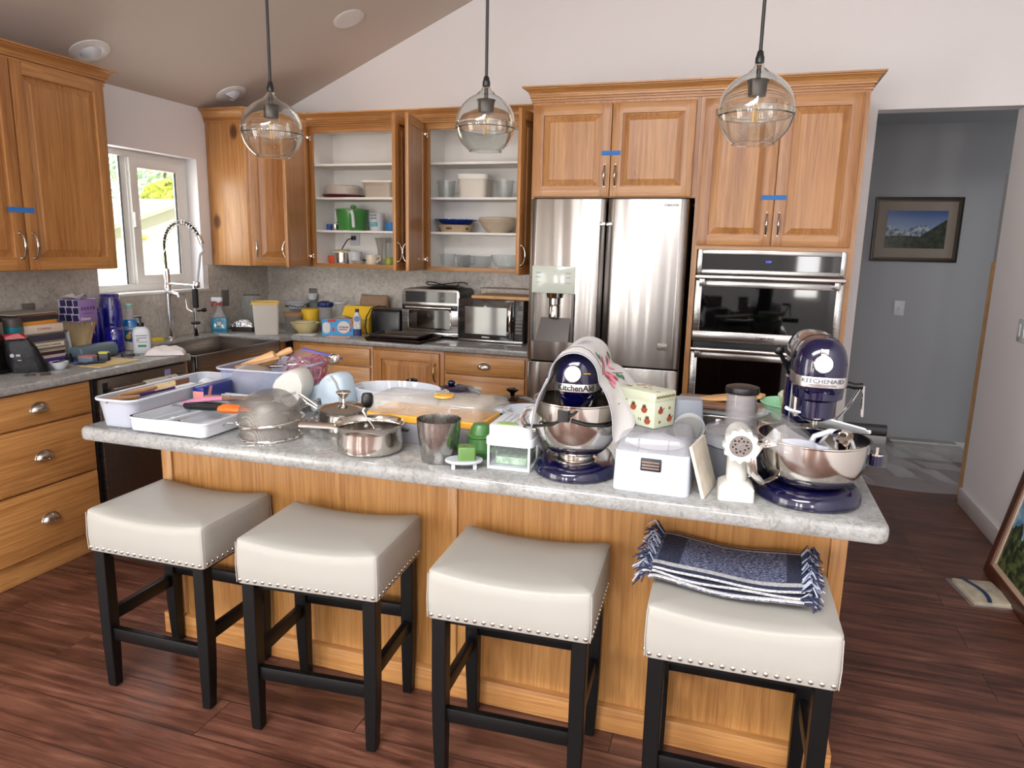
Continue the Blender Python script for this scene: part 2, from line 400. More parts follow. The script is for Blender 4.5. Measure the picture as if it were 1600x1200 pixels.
# hall behind the opening
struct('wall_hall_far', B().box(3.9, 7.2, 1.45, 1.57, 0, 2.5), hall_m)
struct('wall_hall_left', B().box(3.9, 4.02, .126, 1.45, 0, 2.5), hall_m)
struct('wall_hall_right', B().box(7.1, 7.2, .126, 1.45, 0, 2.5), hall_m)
struct('window_hall', B().ring_frame(.3, 1.3, .9, 2.1, .06, .06, .06, .06, -7.1, -7.06).xf(RZ(PI/2)), vinyl_m)
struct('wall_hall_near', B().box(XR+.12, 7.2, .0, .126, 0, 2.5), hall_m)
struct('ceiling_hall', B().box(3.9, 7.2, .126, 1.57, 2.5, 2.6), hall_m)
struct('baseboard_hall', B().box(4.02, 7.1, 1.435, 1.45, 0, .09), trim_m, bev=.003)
# stone splashback panels
struct('wall_splash_left', B().box(.001, .016, -3.3, WY0-.0, .9, 1.366).box(.001, .016, WY0, WY1+.03, .9, WZ0-.012).box(.001, .016, WY1+.03, -.001, .9, 1.36), stone_splash)
struct('wall_splash_back', B().box(.016, 2.346, -.016, -.001, .9, 1.362), stone_splash)
# ---------------------------------------------------------------- sink window
def yframe(y0, y1, z0, z1, l, r, b, t, xa, xb): return B().ring_frame(y0, y1, z0, z1, l, r, b, t, -xb, -xa).xf(RZ(PI/2))
w = struct('window_1', yframe(WY0, WY1, WZ0, WZ1, .035, .04, .045, .04, -.14, -.09), vinyl_m, bev=.003)
ym = -1.19
struct('window_sash', yframe(ym, WY1-.04, WZ0+.045, WZ1-.04, .06, .06, .055, .06, -.115, -.085), vinyl_m, w, .003)
struct('window_mullion', B().box(-.138, -.118, ym-.05, ym+.01, WZ0+.04, WZ1-.03), vinyl_m, w, .003)
struct('window_gasket', B().box(-.117, -.11, ym-.056, ym-.05, WZ0+.045, WZ1-.04).box(-.1, -.09, WY1-.107, WY1-.1, WZ0+.1, WZ1-.1), blackr, w)
struct('window_latch', B().rbox(.02, .035, .09, .008).xf(T(-.075, ym+.015, 1.6)), vinyl_m, w)
struct('window_glass', B().box(-.102, -.098, ym+.06, WY1-.1, WZ0+.1, WZ1-.1).box(-.13, -.126, WY0+.035, ym-.05, WZ0+.045, WZ1-.04), mat('window_pane', '#ffffff', .0, alpha=.08, spec=.5), w)
struct('window_sill', B().box(-.09, .022, WY0-.0, WY1+.03, WZ0-.018, WZ0), vinyl_m, w, .004)
# ---------------------------------------------------------------- outdoors
def meadow():
    m, nt, b, out = newmat('dry_meadow'); tc = node(nt, 'ShaderNodeTexCoord'); sp = node(nt, 'ShaderNodeSeparateXYZ'); nt.links.new(tc.outputs['Object'], sp.inputs[0])
    n = node(nt, 'ShaderNodeTexNoise', Scale=1.2, Detail=4.); nt.links.new(tc.outputs['Object'], n.inputs['Vector'])
    a = node(nt, 'ShaderNodeMath', operation='MULTIPLY_ADD'); a.inputs[1].default_value = 2.; nt.links.new(n.outputs[0], a.inputs[0]); nt.links.new(sp.outputs[0], a.inputs[2])
    mr = node(nt, 'ShaderNodeMapRange'); mr.inputs[1].default_value = -9.; mr.inputs[2].default_value = -2.; nt.links.new(a.outputs[0], mr.inputs[0])
    r = ramp(nt, mr.outputs[0], [(.0, '#c9cf7e'), (.35, '#d3d191'), (.5, '#d9c9a4'), (1, '#d8cdb4')]); nt.links.new(r.outputs[0], b.inputs['Base Color']); b.inputs['Roughness'].default_value = .95; return m
struct('ground', B().loft([[(x, -30, z), (x, 45, z), (x, 45, z-.3), (x, -30, z-.3)] for x, z in ((-.2, -.4), (-2, -.2), (-6, .85), (-12, 1.4), (-30, 2.4), (-60, 3.4))]), meadow())
struct('ground_rear', B().box(-60, 60, -60, YR-.4, -.45, -.4), mat('dry_meadow', '#a8ad62', .95))
sh = thing('garden_shed', 'low beige shed with a grey gable roof standing outside the sink window', 'shed', (-12.3, 12.7, 1.2), 0)
part('wall', B().loft([[(x, -3., 0), (x, 3., 0), (x, 3., .55), (x, 0, 1.45), (x, -3., .55)] for x in (-2., 0)]), mat('shed_siding', '#9a948a', .9), sh)
part('roof', B().loft([[(x, -3.3, .5), (x, 0, 1.52), (x, 3.3, .5), (x, 3.3, .4), (x, 0, 1.40), (x, -3.3, .4)] for x in (-2.2, .25)]), mat('shed_roof', '#8a8378', .9), sh)
part('sign_board', B().box(.01, .04, -1.95, -1.45, .34, .42), mat('orange_paint', '#d88a2c', .7), sh, label='orange board')
def blob_tree(name, label, loc, h, r, col, seed, group):
    rnd = random.Random(seed); t = thing(name, label, 'tree', loc, 0, group)
    part('trunk', B().cyl((0, 0, 0), (0, 0, h*.5), .12, .07), mat('bark', '#5d4a3a', .9), t)
    b = B()
    for k in range(1500):
        d = V((rnd.gauss(0, 1), rnd.gauss(0, 1), rnd.gauss(0, 1))).normalized()*(rnd.random()**.4)
        c = V((d.x*r, d.y*r, h*.62+d.z*h*.4)); s = .16+.12*rnd.random(); a = V((rnd.gauss(0, 1), rnd.gauss(0, 1), rnd.gauss(0, 1))).normalized(); u = a.orthogonal().normalized(); w2 = a.cross(u)
        vs = [b.bm.verts.new(c+q) for q in (u*s, w2*s*.5, -u*s, -w2*s*.5)]; b.bm.faces.new(vs)
    part('foliage', b, mat('leaf_'+col[1:], col, .8, vary=(2., .4)), t, flat=True)
blob_tree('sage_tree', 'broad grey green tree rising behind the shed outside', (-24, 24.5, 1.6), 6.5, 4.6, '#9db094', 3, 'trees outside the sink window')
blob_tree('shade_tree', 'dusky green tree at the edge of the view through the window', (-26, 15.5, 1.8), 6.5, 3.8, '#93a688', 4, 'trees outside the sink window')
blob_tree('yellow_bush', 'bright yellow green shrub glowing in the sun above the shed roof', (-16.2, 16.35, 1.35), 2.15, .95, '#c9cf45', 5, 'trees outside the sink window')
# ---------------------------------------------------------------- ceiling lights
tilt = math.atan(CK)
def eyeball(x, y, label, aim):
    t = thing('recessed_spotlight', label, 'ceiling light', (x, y, cz(x)), rot=(0, -tilt, 0), group='eyeball spotlights in the sloped ceiling')
    part('trim_ring', B().lathe([(.062, -.001), (.1, -.001), (.1, -.006), (.085, -.012), (.062, -.012)], 32), trim_m, t)
    e = part('eyeball', B().lathe([(0, -.034), (.04, -.034), (.042, -.042), (.046, -.042)]+[(.060*math.sin(R(a)), -.060*math.cos(R(a))) for a in range(52, 131, 8)], 28), whitep, t, (0, 0, .014), aim)
    part('lens', B().lathe([(0, -.037), (.04, -.037), (.04, -.034), (0, -.034)], 20), mat('frosted_lens', '#c9c5c0', .5), e)
eyeball(.215, -1.685, 'white eyeball spotlight above the left wall cabinet', (R(20), R(38), 0))
eyeball(.218, -.594, 'white eyeball spotlight above the knotty corner cabinet', (R(-20), R(42), 0))
t = thing('recessed_downlight', 'lit round recessed light high on the sloped ceiling', 'ceiling light', (1.134, -.617, cz(1.134)), rot=(0, -tilt, 0))
part('trim_ring', B().lathe([(.075, -.001), (.098, -.001), (.098, -.006), (.08, -.01), (.075, -.01)], 32), trim_m, t)
part('bulb', B().lathe([(0, -.006), (.05, -.007), (.073, -.003), (.073, -.001), (0, -.001)], 28), mat('lit_lamp_face', '#fff3dc', .5, emit=('#fff0d6', 14.)), t)
# ---------------------------------------------------------------- pendants
def pendant(x, y, zc, rg, label):
    g = 'clear glass globe pendants over the island'
    t = thing('pendant_light', label, 'pendant lamp', (x, y, zc), 0, g)
    zt = cz(x)-zc
    part('cord', B().cyl((0, 0, rg*1.5), (0, 0, zt), .0048, n=10), cordm, t)
    part('cord_grip', B().lathe([(.005, rg*1.54), (.008, rg*1.51), (.0105, rg*1.38), (.012, rg*1.36), (.012, rg*1.22), (.009, rg*1.2)], 14), blackp, t)
    part('canopy', B().lathe([(0, .01), (.06, .01), (.06, -.012), (.05, -.02), (0, -.02)], 24), blackp, t, (0, 0, zt-.012), (0, -tilt, 0))
    out = [(.011, rg*1.25), (.0125, rg*1.17), (.017, rg*1.08), (.026, rg*1.015)]
    for a in range(20, 88, 8): out.append((rg*math.sin(R(a)), rg*math.cos(R(a))))
    out += [(rg*1.012, rg*.03), (rg*1.018, -.01), (rg*1.012, -rg*.13)]
    for a in range(98, 148, 7): out.append((rg*math.sin(R(a)), rg*math.cos(R(a))))
    out.append((rg*.56, -rg*.87))
    inn = [(max(r-.0028, .009), z-.0008) for r, z in reversed(out)]
    part('glass_globe', B().loft([[(r*math.cos(2*PI*i/40), r*math.sin(2*PI*i/40), z) for i in range(40)] for r, z in out+inn+[out[0]]], False, False), glass, t)
    part('glass_band', B().lathe([(rg*.93, -.012), (rg*1.0, -.012), (rg*1.0, .004), (rg*.93, .004), (rg*.93, -.012)], 40, cap=False), glass, t)
    part('socket', B().lathe([(.006, rg*1.15), (.006, rg*.82), (.030, rg*.78), (.026, rg*.7), (.024, rg*.38), (0, rg*.38)], 20), gunmetal, t)
    bb = part('bulb', B().lathe([(.0, -rg*.42), (.02, -rg*.4), (.036, -rg*.25), (.04, -rg*.08), (.034, rg*.1), (.016, rg*.28), (.013, rg*.4)], 20, cap=False), mat('bulb_glass', '#cfd4d4', .03, alpha=.08, spec=.8), t)
    part('filament', B().tube([(.008*math.cos(k*1.3), .008*math.sin(k*1.3), -.028+.05*(k % 2)) for k in range(9)], .0011, 5), mat('filament', '#d9a640', .3, emit=('#ffb84a', .25)), bb)
pendant(1.982, -2.6, 1.905, .103, 'left globe pendant hanging in front of the corner cabinet')
pendant(2.767, -2.6, 1.900, .093, 'middle globe pendant hanging in front of the open shelves')
pendant(3.566, -2.6, 1.913, .103, 'right globe pendant hanging in front of the oven cabinet')
# ---------------------------------------------------------------- hall and right wall
t = thing('landscape_picture', 'small framed mountain photograph hanging on the grey hall wall', 'picture', (4.806, 1.45, 1.726))
def frame_mesh(w, h, b, d): return B().ring_frame(-w/2, w/2, -h/2, h/2, b, b, b, b, -d, 0)
fm = mat('dark_brown_frame', '#1d1611', .35); slots(part('frame', frame_mesh(.60, .482, .022, .025), fm, t, bev=.003), fm)
fm = mat('bronze_lip', '#5a4a36', .35, .5); slots(part('frame_lip', frame_mesh(.556, .438, .01, .018), fm, t), fm)
part('mat_board', B().box(-.27, .27, -.008, -.002, -.21, .21), mat('taupe_mat', '#8d8176', .8), t)
def picture(name, fn):
    m, nt, b, out = newmat(name); tc = node(nt, 'ShaderNodeTexCoord'); sp = node(nt, 'ShaderNodeSeparateXYZ'); nt.links.new(tc.outputs['Object'], sp.inputs[0])
    fn(nt, b, sp, tc); b.inputs['Roughness'].default_value = .25; return m
def ridge(nt, tc, sp, scale, amp, base, seed=0.):
    mp = node(nt, 'ShaderNodeMapping'); mp.inputs['Scale'].default_value = (scale, 0, 0); mp.inputs['Location'].default_value = (seed, seed, 0); nt.links.new(tc.outputs['Object'], mp.inputs[0])
    n = node(nt, 'ShaderNodeTexNoise', Scale=1., Detail=5.); nt.links.new(mp.outputs[0], n.inputs['Vector'])
    a = node(nt, 'ShaderNodeMath', operation='MULTIPLY_ADD'); a.inputs[1].default_value = amp; a.inputs[2].default_value = base; nt.links.new(n.outputs[0], a.inputs[0])
    l = node(nt, 'ShaderNodeMath', operation='LESS_THAN'); nt.links.new(sp.outputs[2], l.inputs[0]); nt.links.new(a.outputs[0], l.inputs[1]); return l.outputs[0]
def mountain(nt, b, sp, tc):
    mr = node(nt, 'ShaderNodeMapRange'); mr.inputs[1].default_value = -.14; mr.inputs[2].default_value = .14; nt.links.new(sp.outputs[2], mr.inputs[0])
    sky = ramp(nt, mr.outputs[0], [(.4, '#8fa0ba'), (1, '#2f4f87')])
    n = node(nt, 'ShaderNodeTexNoise', Scale=40., Detail=5.); nt.links.new(tc.outputs['Object'], n.inputs['Vector'])
    rock = ramp(nt, n.outputs[0], [(.4, '#4f5a6b'), (.6, '#aab2bf')])
    c = mixc(nt, ridge(nt, tc, sp, 9, .12, -.04, 1.7), sky.outputs[0], rock.outputs[0])
    mx = node(nt, 'ShaderNodeMath', operation='MULTIPLY_ADD'); mx.inputs[1].default_value = .75; mx.inputs[2].default_value = -.075; nt.links.new(sp.outputs[0], mx.inputs[0])
    l = node(nt, 'ShaderNodeMath', operation='LESS_THAN'); nt.links.new(sp.outputs[2], l.inputs[0]); nt.links.new(mx.outputs[0], l.inputs[1])
    hill = ramp(nt, n.outputs[0], [(.35, '#20251c'), (.65, '#3d4434')])
    c = mixc(nt, l.outputs[0], c, hill.outputs[0]); c = mixc(nt, ridge(nt, tc, sp, 5, .04, -.07, 4.), c, hill.outputs[0])
    nt.links.new(c, b.inputs['Base Color'])
part('photograph', B().box(-.205, .205, -.011, -.008, -.14, .14), picture('mountain_photo', mountain), t)
t = thing('light_switch', 'white single light switch below the picture in the hall', 'light switch', (4.76, 1.45, 1.124))
part('plate', B().box(-.036, .036, -.006, 0, -.058, .058), whitep, t, bev=.003); part('toggle', B().box(-.006, .006, -.018, -.006, -.012, .012), creamp, t, bev=.002)
t = thing('light_switch', 'white rocker light switch on the right wall near the leaning painting', 'light switch', (XR, -.45, 1.155), R(-90))
part('plate', B().box(-.058, .058, -.006, 0, -.06, .06), whitep, t, bev=.003)
part('rocker', B().box(-.045, -.012, -.011, -.006, -.033, .033), whitep, t, bev=.002); part('rocker', B().box(.012, .045, -.011, -.006, -.033, .033), whitep, t, bev=.002)
# painting on the floor, leaning on the right wall
pl = thing('framed_painting', 'large wood framed mountain painting on the floor leaning on right wall', 'painting', (4.845, -1.45, .004), rot=(R(-11), 0, R(-90)))
def shift(b, dz): return b.xf(T(0, 0, dz))
FW, FH = 1.0, .78
fm = mat('walnut_frame', '#4a2412', .35, vary=(12, .3)); slots(part('frame', shift(frame_mesh(FW, FH, .05, .032), FH/2), fm, pl, bev=.006), fm)
fm = mat('cream_liner', '#c9ad95', .6); slots(part('liner', shift(frame_mesh(FW-.1, FH-.1, .022, .02), FH/2), fm, pl), fm)
def alpine(nt, b, sp, tc):
    n = node(nt, 'ShaderNodeTexNoise', Scale=7., Detail=6., Distortion=1.); nt.links.new(tc.outputs['Object'], n.inputs['Vector'])
    ice = ramp(nt, n.outputs[0], [(.35, '#3f6f97'), (.5, '#7fa9c6'), (.66, '#c2d6e0')])
    l = ridge(nt, tc, sp, 14, .35, .12, 2.2)
    n2 = node(nt, 'ShaderNodeTexNoise', Scale=30., Detail=4.); nt.links.new(tc.outputs['Object'], n2.inputs['Vector'])
    tr = ramp(nt, n2.outputs[0], [(.4, '#18241a'), (.65, '#5b6b3c')])
    nt.links.new(mixc(nt, l, ice.outputs[0], tr.outputs[0]), b.inputs['Base Color'])
part('canvas', shift(B().box(-FW/2+.07, FW/2-.07, -.014, -.008, -FH/2+.07, FH/2-.07), FH/2), picture('alpine_painting', alpine), pl)
pk = thing('bagged_papers', 'clear zip bag of papers lying on the floor under leaning painting', 'bag', (4.735, -1.24, .002), R(8))
part('papers', B().rbox(.17, .235, .018, .004), mat('aged_paper', '#b7a98d', .8, vary=(20, .25)), pk, bev=.002)
part('bag_film', B().grid(lambda u, v: ((u-.5)*.21, (v-.5)*.28, .024-.02*max(abs(u-.5)*2, abs(v-.5)*2)**4+.0015*math.sin(u*19+v*7)), 14, 16), clear, pk)
part('zip_strip', B().grid(lambda u, v: (-.035+.02*math.sin(v*4)+u*.018, (v-.5)*.25, .0255), 2, 12, .001), mat('navy_zip', '#1b2f55', .5), pk)
# boxes and loose plastic in the hall
t = thing('flat_carton', 'pale flat carton under clear plastic sheeting on the hall floor', 'box', (5.02, 1.28, 0), R(2), 'cartons on the hall floor')
part('carton', B().box(-.24, .24, -.13, .13, 0, .1), mat('white_card', '#9d9896', .8), t, bev=.004); part('tape_strip', B().box(-.241, .241, -.02, .02, .099, .1012), creamp, t)
t = thing('flat_carton', 'white carton on the hall floor just behind the right mixer', 'box', (4.55, .95, 0), R(-3), 'cartons on the hall floor')
part('carton', B().box(-.14, .14, -.16, .16, 0, .1), mat('white_card', '#9d9896', .8), t, bev=.004); part('tape_strip', B().box(-.02, .02, -.161, .161, .099, .1012), creamp, t)
film = mat('crumpled_film', '#d7d7d9', .12, alpha=.2, spec=.8)
rn = random.Random(5)
def crump(x0, x1, y0, y1, h, nu, nv, sd):
    rq = random.Random(sd); ph = [(rq.uniform(3, 15), rq.uniform(3, 15), rq.uniform(0, 6)) for k in range(7)]
    def f(u, v):
        z = sum(abs(math.sin(a*u+b*v+c)) for a, b, c in ph)/7; e = min(1, 6*min(u, 1-u, v, 1-v))
        return (x0+(x1-x0)*u+.02*math.sin(9*v+sd), y0+(y1-y0)*v+.03*math.sin(7*u+sd), .004+h*(z*1.3-.35 if z > .27 else 0)*e)
    return B().grid(f, nu, nv)
one('plastic_sheeting', crump(4.4, 5.32, .3, 1.3, .17, 40, 40, 2), film, 'crumpled clear plastic sheeting spread over the hall floor', 'plastic sheet', ang=20)
# ================================================================ cabinets
def pull_handle(parent, x, z, y=-.022, m=None, L=.125, name='handle'):
    b = B()
    for s in (-1, 1):
        b.cyl((x, y, z+s*L*.46), (x, y-.006, z+s*L*.46), .0085, .006, 12)
    pts = [(x, y-.004, z-L*.46)]
    for k in range(1, 12):
        t = k/12; pts.append((x, y-.004-.024*math.sin(PI*t)**.55, z-L*.46+L*.92*t))
    pts.append((x, y-.004, z+L*.46))
    b.tube(pts, lambda t: .0042+.0046*math.exp(-((t-.5)/.16)**2)+.0016*math.exp(-((t-.22)/.03)**2)+.0016*math.exp(-((t-.78)/.03)**2), 10)
    return part(name, b, m or nickel, parent)
def cup_pull(parent, x, z, y=-.02):
    o = part('cup_pull', B().grid(lambda u, v: (x+.042*math.cos(PI*u), y-.0268*math.sin(PI*u)*math.sin(PI/2*v)-.001, z+.036*math.sin(PI*u)*math.cos(PI/2*v)), 18, 8, .002), nickel, parent)
    part('rim', B().tube([(x+.043*math.cos(PI*k/18), y-.001, z+.037*math.sin(PI*k/18)) for k in range(19)], .0026, 7).tube([(x+.042*math.cos(PI*k/18), y-.0268*math.sin(PI*k/18)-.001, z) for k in range(19)], .0024, 7), nickel, o)
    return o
def door(parent, w, h, loc, rz=0., side='l', hz=None, hm=None, label=None, name='door', wood=None, hinges=False):
    """hinge on local x=0; door runs to x=w ('l') or x=-w ('r'); front at y=-.02"""
    s = 1 if side == 'l' else -1; st = .058; wz = wood or oakz
    d = slots(part(name, B().ring_frame(min(0, s*w), max(0, s*w), 0, h, st, st, st, st, -.022, 0), wz, parent, loc, (0, 0, rz), label, bev=.0022), oakx)
    x0, x1 = st, w-st
    def rect(i, y): return [(s*(x0+i), y, st+i), (s*(x1-i), y, st+i), (s*(x1-i), y, h-st-i), (s*(x0+i), y, h-st-i)]
    part('panel', B().loft([rect(0, -.006), rect(0, -.0085), rect(.005, -.0085), rect(.036, -.0175), rect(.037, -.0195), rect(.04, -.0195)]), wz, d, flat=True)
    if hz is not None: pull_handle(d, s*(w-.028), hz, m=hm)
    if hinges:
        for z in (.07, h-.07):
            b = B().cyl((s*.03, .0, z), (s*.03, .007, z), .017, n=14).box(min(s*-.015, s*.03), max(s*-.015, s*.03), .004, .013, z-.006, z+.006).cyl((s*-.014, .008, z-.014), (s*-.014, .008, z+.014), .007, n=10)
            part('hinge', b, polish, d)
    return d
def drawer(parent, w, h, loc, rz=0., pull=True):
    d = part('drawer', B().box(0, w, -.02, 0, 0, h), oakx, parent, loc, (0, 0, rz), bev=.003)
    if pull: cup_pull(d, w/2, h/2-.012)
    return d
def crown(parent, pts, z0, prof=None, m=None):
    """moulding swept along a plan polyline, outside on its right hand"""
    prof = prof or [(0, 0), (.009, .0), (.009, .007), (.005, .009), (.005, .012), (.013, .014), (.013, .019), (.009, .021), (.009, .024), (.019, .026), (.019, .036), (.022, .038), (.024, .048), (.031, .058), (.043, .066), (.047, .068), (.047, .071), (.057, .074), (.057, .082), (0, .082)]
    rings = []
    P = [V((p[0], p[1])) for p in pts]
    for i, p in enumerate(P):
        def nrm(a, b): d = (b-a).normalized(); return V((d.y, -d.x))
        if i == 0: n = nrm(P[0], P[1]); k = 1
        elif i == len(P)-1: n = nrm(P[-2], P[-1]); k = 1
        else:
            a, b = nrm(P[i-1], p), nrm(p, P[i+1]); n = (a+b).normalized(); k = 1/max(.3, n.dot(a))
        rings.append([(p.x+n.x*o*k, p.y+n.y*o*k, z0+z) for o, z in prof])
    return part('crown_molding', B().loft(rings), m or oakx, parent, ang=25)
def blue_tape(parent, x0, x1, z, y=-.0212):
    return part('masking_tape', B().box(x0, x1, y, y+.0012, z-.012, z+.012), bluetape, parent, label='strip of blue tape across the two doors')

# ---- left run (rotated so that local -y faces into the room)
RL = PI/2
c = thing('drawer_cabinet', 'oak base cabinet with three wide drawers and cup pulls left of dishwasher', 'cabinet', (.003, -2.785, 0), RL, 'oak base cabinets along the left wall')
part('carcass', B().box(0, .57, -.607, 0, .1, .86), oakz, c, bev=.002); part('plinth', B().box(0, .57, -.603, -.02, .001, .105), oakx, c, bev=.002)
for z0, z1 in ((.115, .41), (.42, .695), (.705, .853)): drawer(c, .535, z1-z0, (.018, -.608, z0))
dup(c, (.003, -3.357, 0), RL, 'oak drawer base cabinet at the near end of the left counter')
u = thing('wall_cabinet', 'two door oak wall cabinet left of the sink window with blue tape', 'cabinet', (.003, -2.76, 1.365), RL, 'oak wall cabinets')
part('carcass', B().box(0, 1.03, -.32, 0, 0, .97), oakz, u, bev=.002)
door(u, .50, .945, (.01, -.321, .004), 0, 'l', .115); door(u, .50, .945, (1.017, -.321, .004), 0, 'r', .115)
blue_tape(u, .435, .565, .282, -.3448)
crown(u, [(0, 0), (0, -.32), (1.03, -.32), (1.03, 0)], .935)
dw = thing('dishwasher', 'stainless dishwasher under the left counter beside the drawer cabinet', 'dishwasher', (.003, -2.208, 0), RL)
part('tub', B().box(.004, .606, -.6, -.01, .02, .855), blackp, dw)
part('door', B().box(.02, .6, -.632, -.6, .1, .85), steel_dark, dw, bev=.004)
part('toe_panel', B().box(.01, .6, -.57, -.55, .001, .1), blackp, dw)
h = part('handle', B().cyl((.06, -.68, .797), (.55, -.68, .797), .0105), steel_m, dw)
for x in (.08, .53): part('bracket', B().cyl((x, -.632, .797), (x, -.68, .797), .009, n=10), steel_m, h)
part('edge_highlight', B().box(.02, .026, -.6335, -.632, .1, .85), steel_m, dw)  # bright strip standing in for the highlight along the door's left edge
part('badge', B().rbox(.03, .003, .055, .001).xf(T(.055, -.634, .775)), blackp, dw, bev=.001)
part('sticker', B().box(.44, .48, -.634, -.632, .785, .835), mat('violet_sticker', '#8f85b5', .7), dw, label='small violet sticker')
def twp(x, v):
    P = [(-.696, .68), (-.697, .757), (-.694, .802), (-.68, .8125), (-.666, .802), (-.663, .767), (-.662, .72)]; s = v*(len(P)-1); i = min(int(s), len(P)-2); u = s-i
    return (.25+.22*x+.004*math.sin(8*v), P[i][0]*(1-u)+P[i+1][0]*u-.003*abs(math.sin(9*x))*(v < .3), P[i][1]*(1-u)+P[i+1][1]*u)
tw = B().grid(twp, 14, 24, .002)
one('dish_towel', tw, mat('grey_towel', '#b4aca2', .95, vary=(60, .2)), 'grey kitchen towel hanging over the dishwasher handle', 'towel', (.003, -2.208, 0), RL, bev=0)
s = thing('sink_cabinet', 'oak sink base cabinet with a stile beside the dishwasher', 'cabinet', (.003, -1.6, 0), RL)
part('carcass', B().box(0, .95, -.607, 0, .1, .63).box(0, .03, -.607, 0, .63, .86).box(.83, .95, -.607, 0, .63, .86), oakz, s, bev=.002); part('plinth', B().box(0, .95, -.54, -.02, .001, .1), oakx, s)
door(s, .43, .5, (.04, -.608, .11), 0, 'l', .42); door(s, .43, .5, (.91, -.608, .11), 0, 'r', .42)
# sink: stainless apron front basin set into the counter notch
sk = thing('apron_sink', 'stainless apron front sink under the window', 'sink', (0, 0, 0))
SX0, SX1, SY0, SY1 = .175, .668, -1.565, -.792
bs = B()
for q in ((SX0, SX0+.014, SY0, SY1), (SX1-.018, SX1, SY0, SY1), (SX0, SX1, SY0, SY0+.014), (SX0, SX1, SY1-.014, SY1)): bs.box(q[0], q[1], q[2], q[3], .64, .884)
bs.box(SX0, SX1, SY0, SY1, .634, .648)
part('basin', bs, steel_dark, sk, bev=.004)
part('drain', B().lathe([(0, 0), (.04, 0), (.045, .004), (.03, .006), (0, .003)], 20), polish, sk, (.4, -1.18, .648))
# counter, one continuous L
ct = B().prism([(.0005, -3.36), (.655, -3.36), (.655, -1.588), (.62, -1.568), (.172, -1.568), (.172, -.789), (.655, -.789), (.655, -.645), (2.346, -.645), (2.346, -.0005), (.0005, -.0005)], .861, .90)
one('countertop', ct, stone_top, 'speckled grey stone countertop running round the corner along both walls', 'countertop', bev=.009, seg=3)
# ---- back run
RB = 0
bc = thing('drawer_cabinet', 'oak base cabinet with plain drawers beside the inner corner', 'cabinet', (.66, -.003, 0), 0, 'oak base cabinets along the back wall')
part('carcass', B().box(-.02, .60, -.607, 0, .1, .86), oakz, bc, bev=.002); part('plinth', B().box(0, .60, -.54, -.02, .001, .1), oakx, bc)
for z0, z1 in ((.115, .41), (.42, .715), (.725, .84)): drawer(bc, .54, z1-z0, (.045, -.608, z0), pull=False)
bc = thing('base_cabinet', 'single door oak base cabinet with brass handle left of the drawers', 'cabinet', (1.262, -.003, 0), 0, 'oak base cabinets along the back wall')
part('carcass', B().box(0, .515, -.607, 0, .1, .86), oakz, bc, bev=.002); part('plinth', B().box(0, .515, -.54, -.02, .001, .1), oakx, bc)
door(bc, .475, .725, (.012, -.608, .115), 0, 'l', .60, brass)
bc = thing('drawer_cabinet', 'oak base cabinet with cup pull drawers beside the fridge', 'cabinet', (1.779, -.003, 0), 0, 'oak base cabinets along the back wall')
part('carcass', B().box(0, .56, -.607, 0, .1, .86), oakz, bc, bev=.002); part('plinth', B().box(0, .56, -.54, -.02, .001, .1), oakx, bc)
for z0, z1 in ((.115, .41), (.42, .715), (.725, .84)): drawer(bc, .535, z1-z0, (.012, -.608, z0))
# knotty corner cabinet with a slanted door
k = thing('corner_cabinet', 'knotty oak corner wall cabinet with a slanted door right of window', 'cabinet', (.003, -.003, 1.36), 0, 'oak wall cabinets')
part('carcass', B().prism([(0, 0), (0, -.607), (.31, -.607), (.607, -.31), (.607, 0)], 0, .97), oakknot, k, bev=.002)
door(k, .38, .945, (.31+.40*.7071+.0015, -.607+.40*.7071-.0015, .004), R(45), 'r', .115)
crown(k, [(0, -.607), (.31, -.607), (.607, -.31)], .955)
# open shelf cabinets
def open_cab(x0, x1, label, a1, a2, w1, w2, hl=.335):
    W = x1-x0; c = thing('shelf_cabinet', label, 'cabinet', (x0, -.003, 1.36), 0, 'oak wall cabinets')
    part('carcass', B().box(0, .016, -.29, 0, 0, .97).box(W-.016, W, -.29, 0, 0, .97).box(.016, W-.016, -.008, -.016+.012, .0, .97).box(.016, W-.016, -.29, -.008, .005, .022).box(.016, W-.016, -.29, -.008, .945, .965), melamine, c, label='white inside')
    part('bottom_board', B().box(0, W, -.29, 0, -.001, .005), oakx, c); part('top_board', B().box(0, W, -.29, 0, .965, .972), oakx, c)
    slots(part('face_frame', B().ring_frame(0, W, 0, .97, .036, .036, .026, .055, -.31, -.29), oakz, c, bev=.001), oakx)
    for z in (.25, .477, .703): part('shelf', B().box(.017, W-.017, -.28, -.009, z-.008, z+.008), melamine, c, bev=.002)
    door(c, w1, .945, (.012, -.322, .004), R(-a1), 'l', .115, hinges=True)
    door(c, w2, .945, (W-.012, -.322, .004), R(a2), 'r', .115, hinges=True)
    crown(c, [(0, -.31), (W, -.31)], .955)
    return c
open_cab(.611, 1.50, 'open oak wall cabinet with the green pitcher on its shelves', 78, 88, .40, .40)
open_cab(1.502, 2.346, 'open oak wall cabinet with the blue pie plate, next to the fridge', 80, 82, .40, .40)
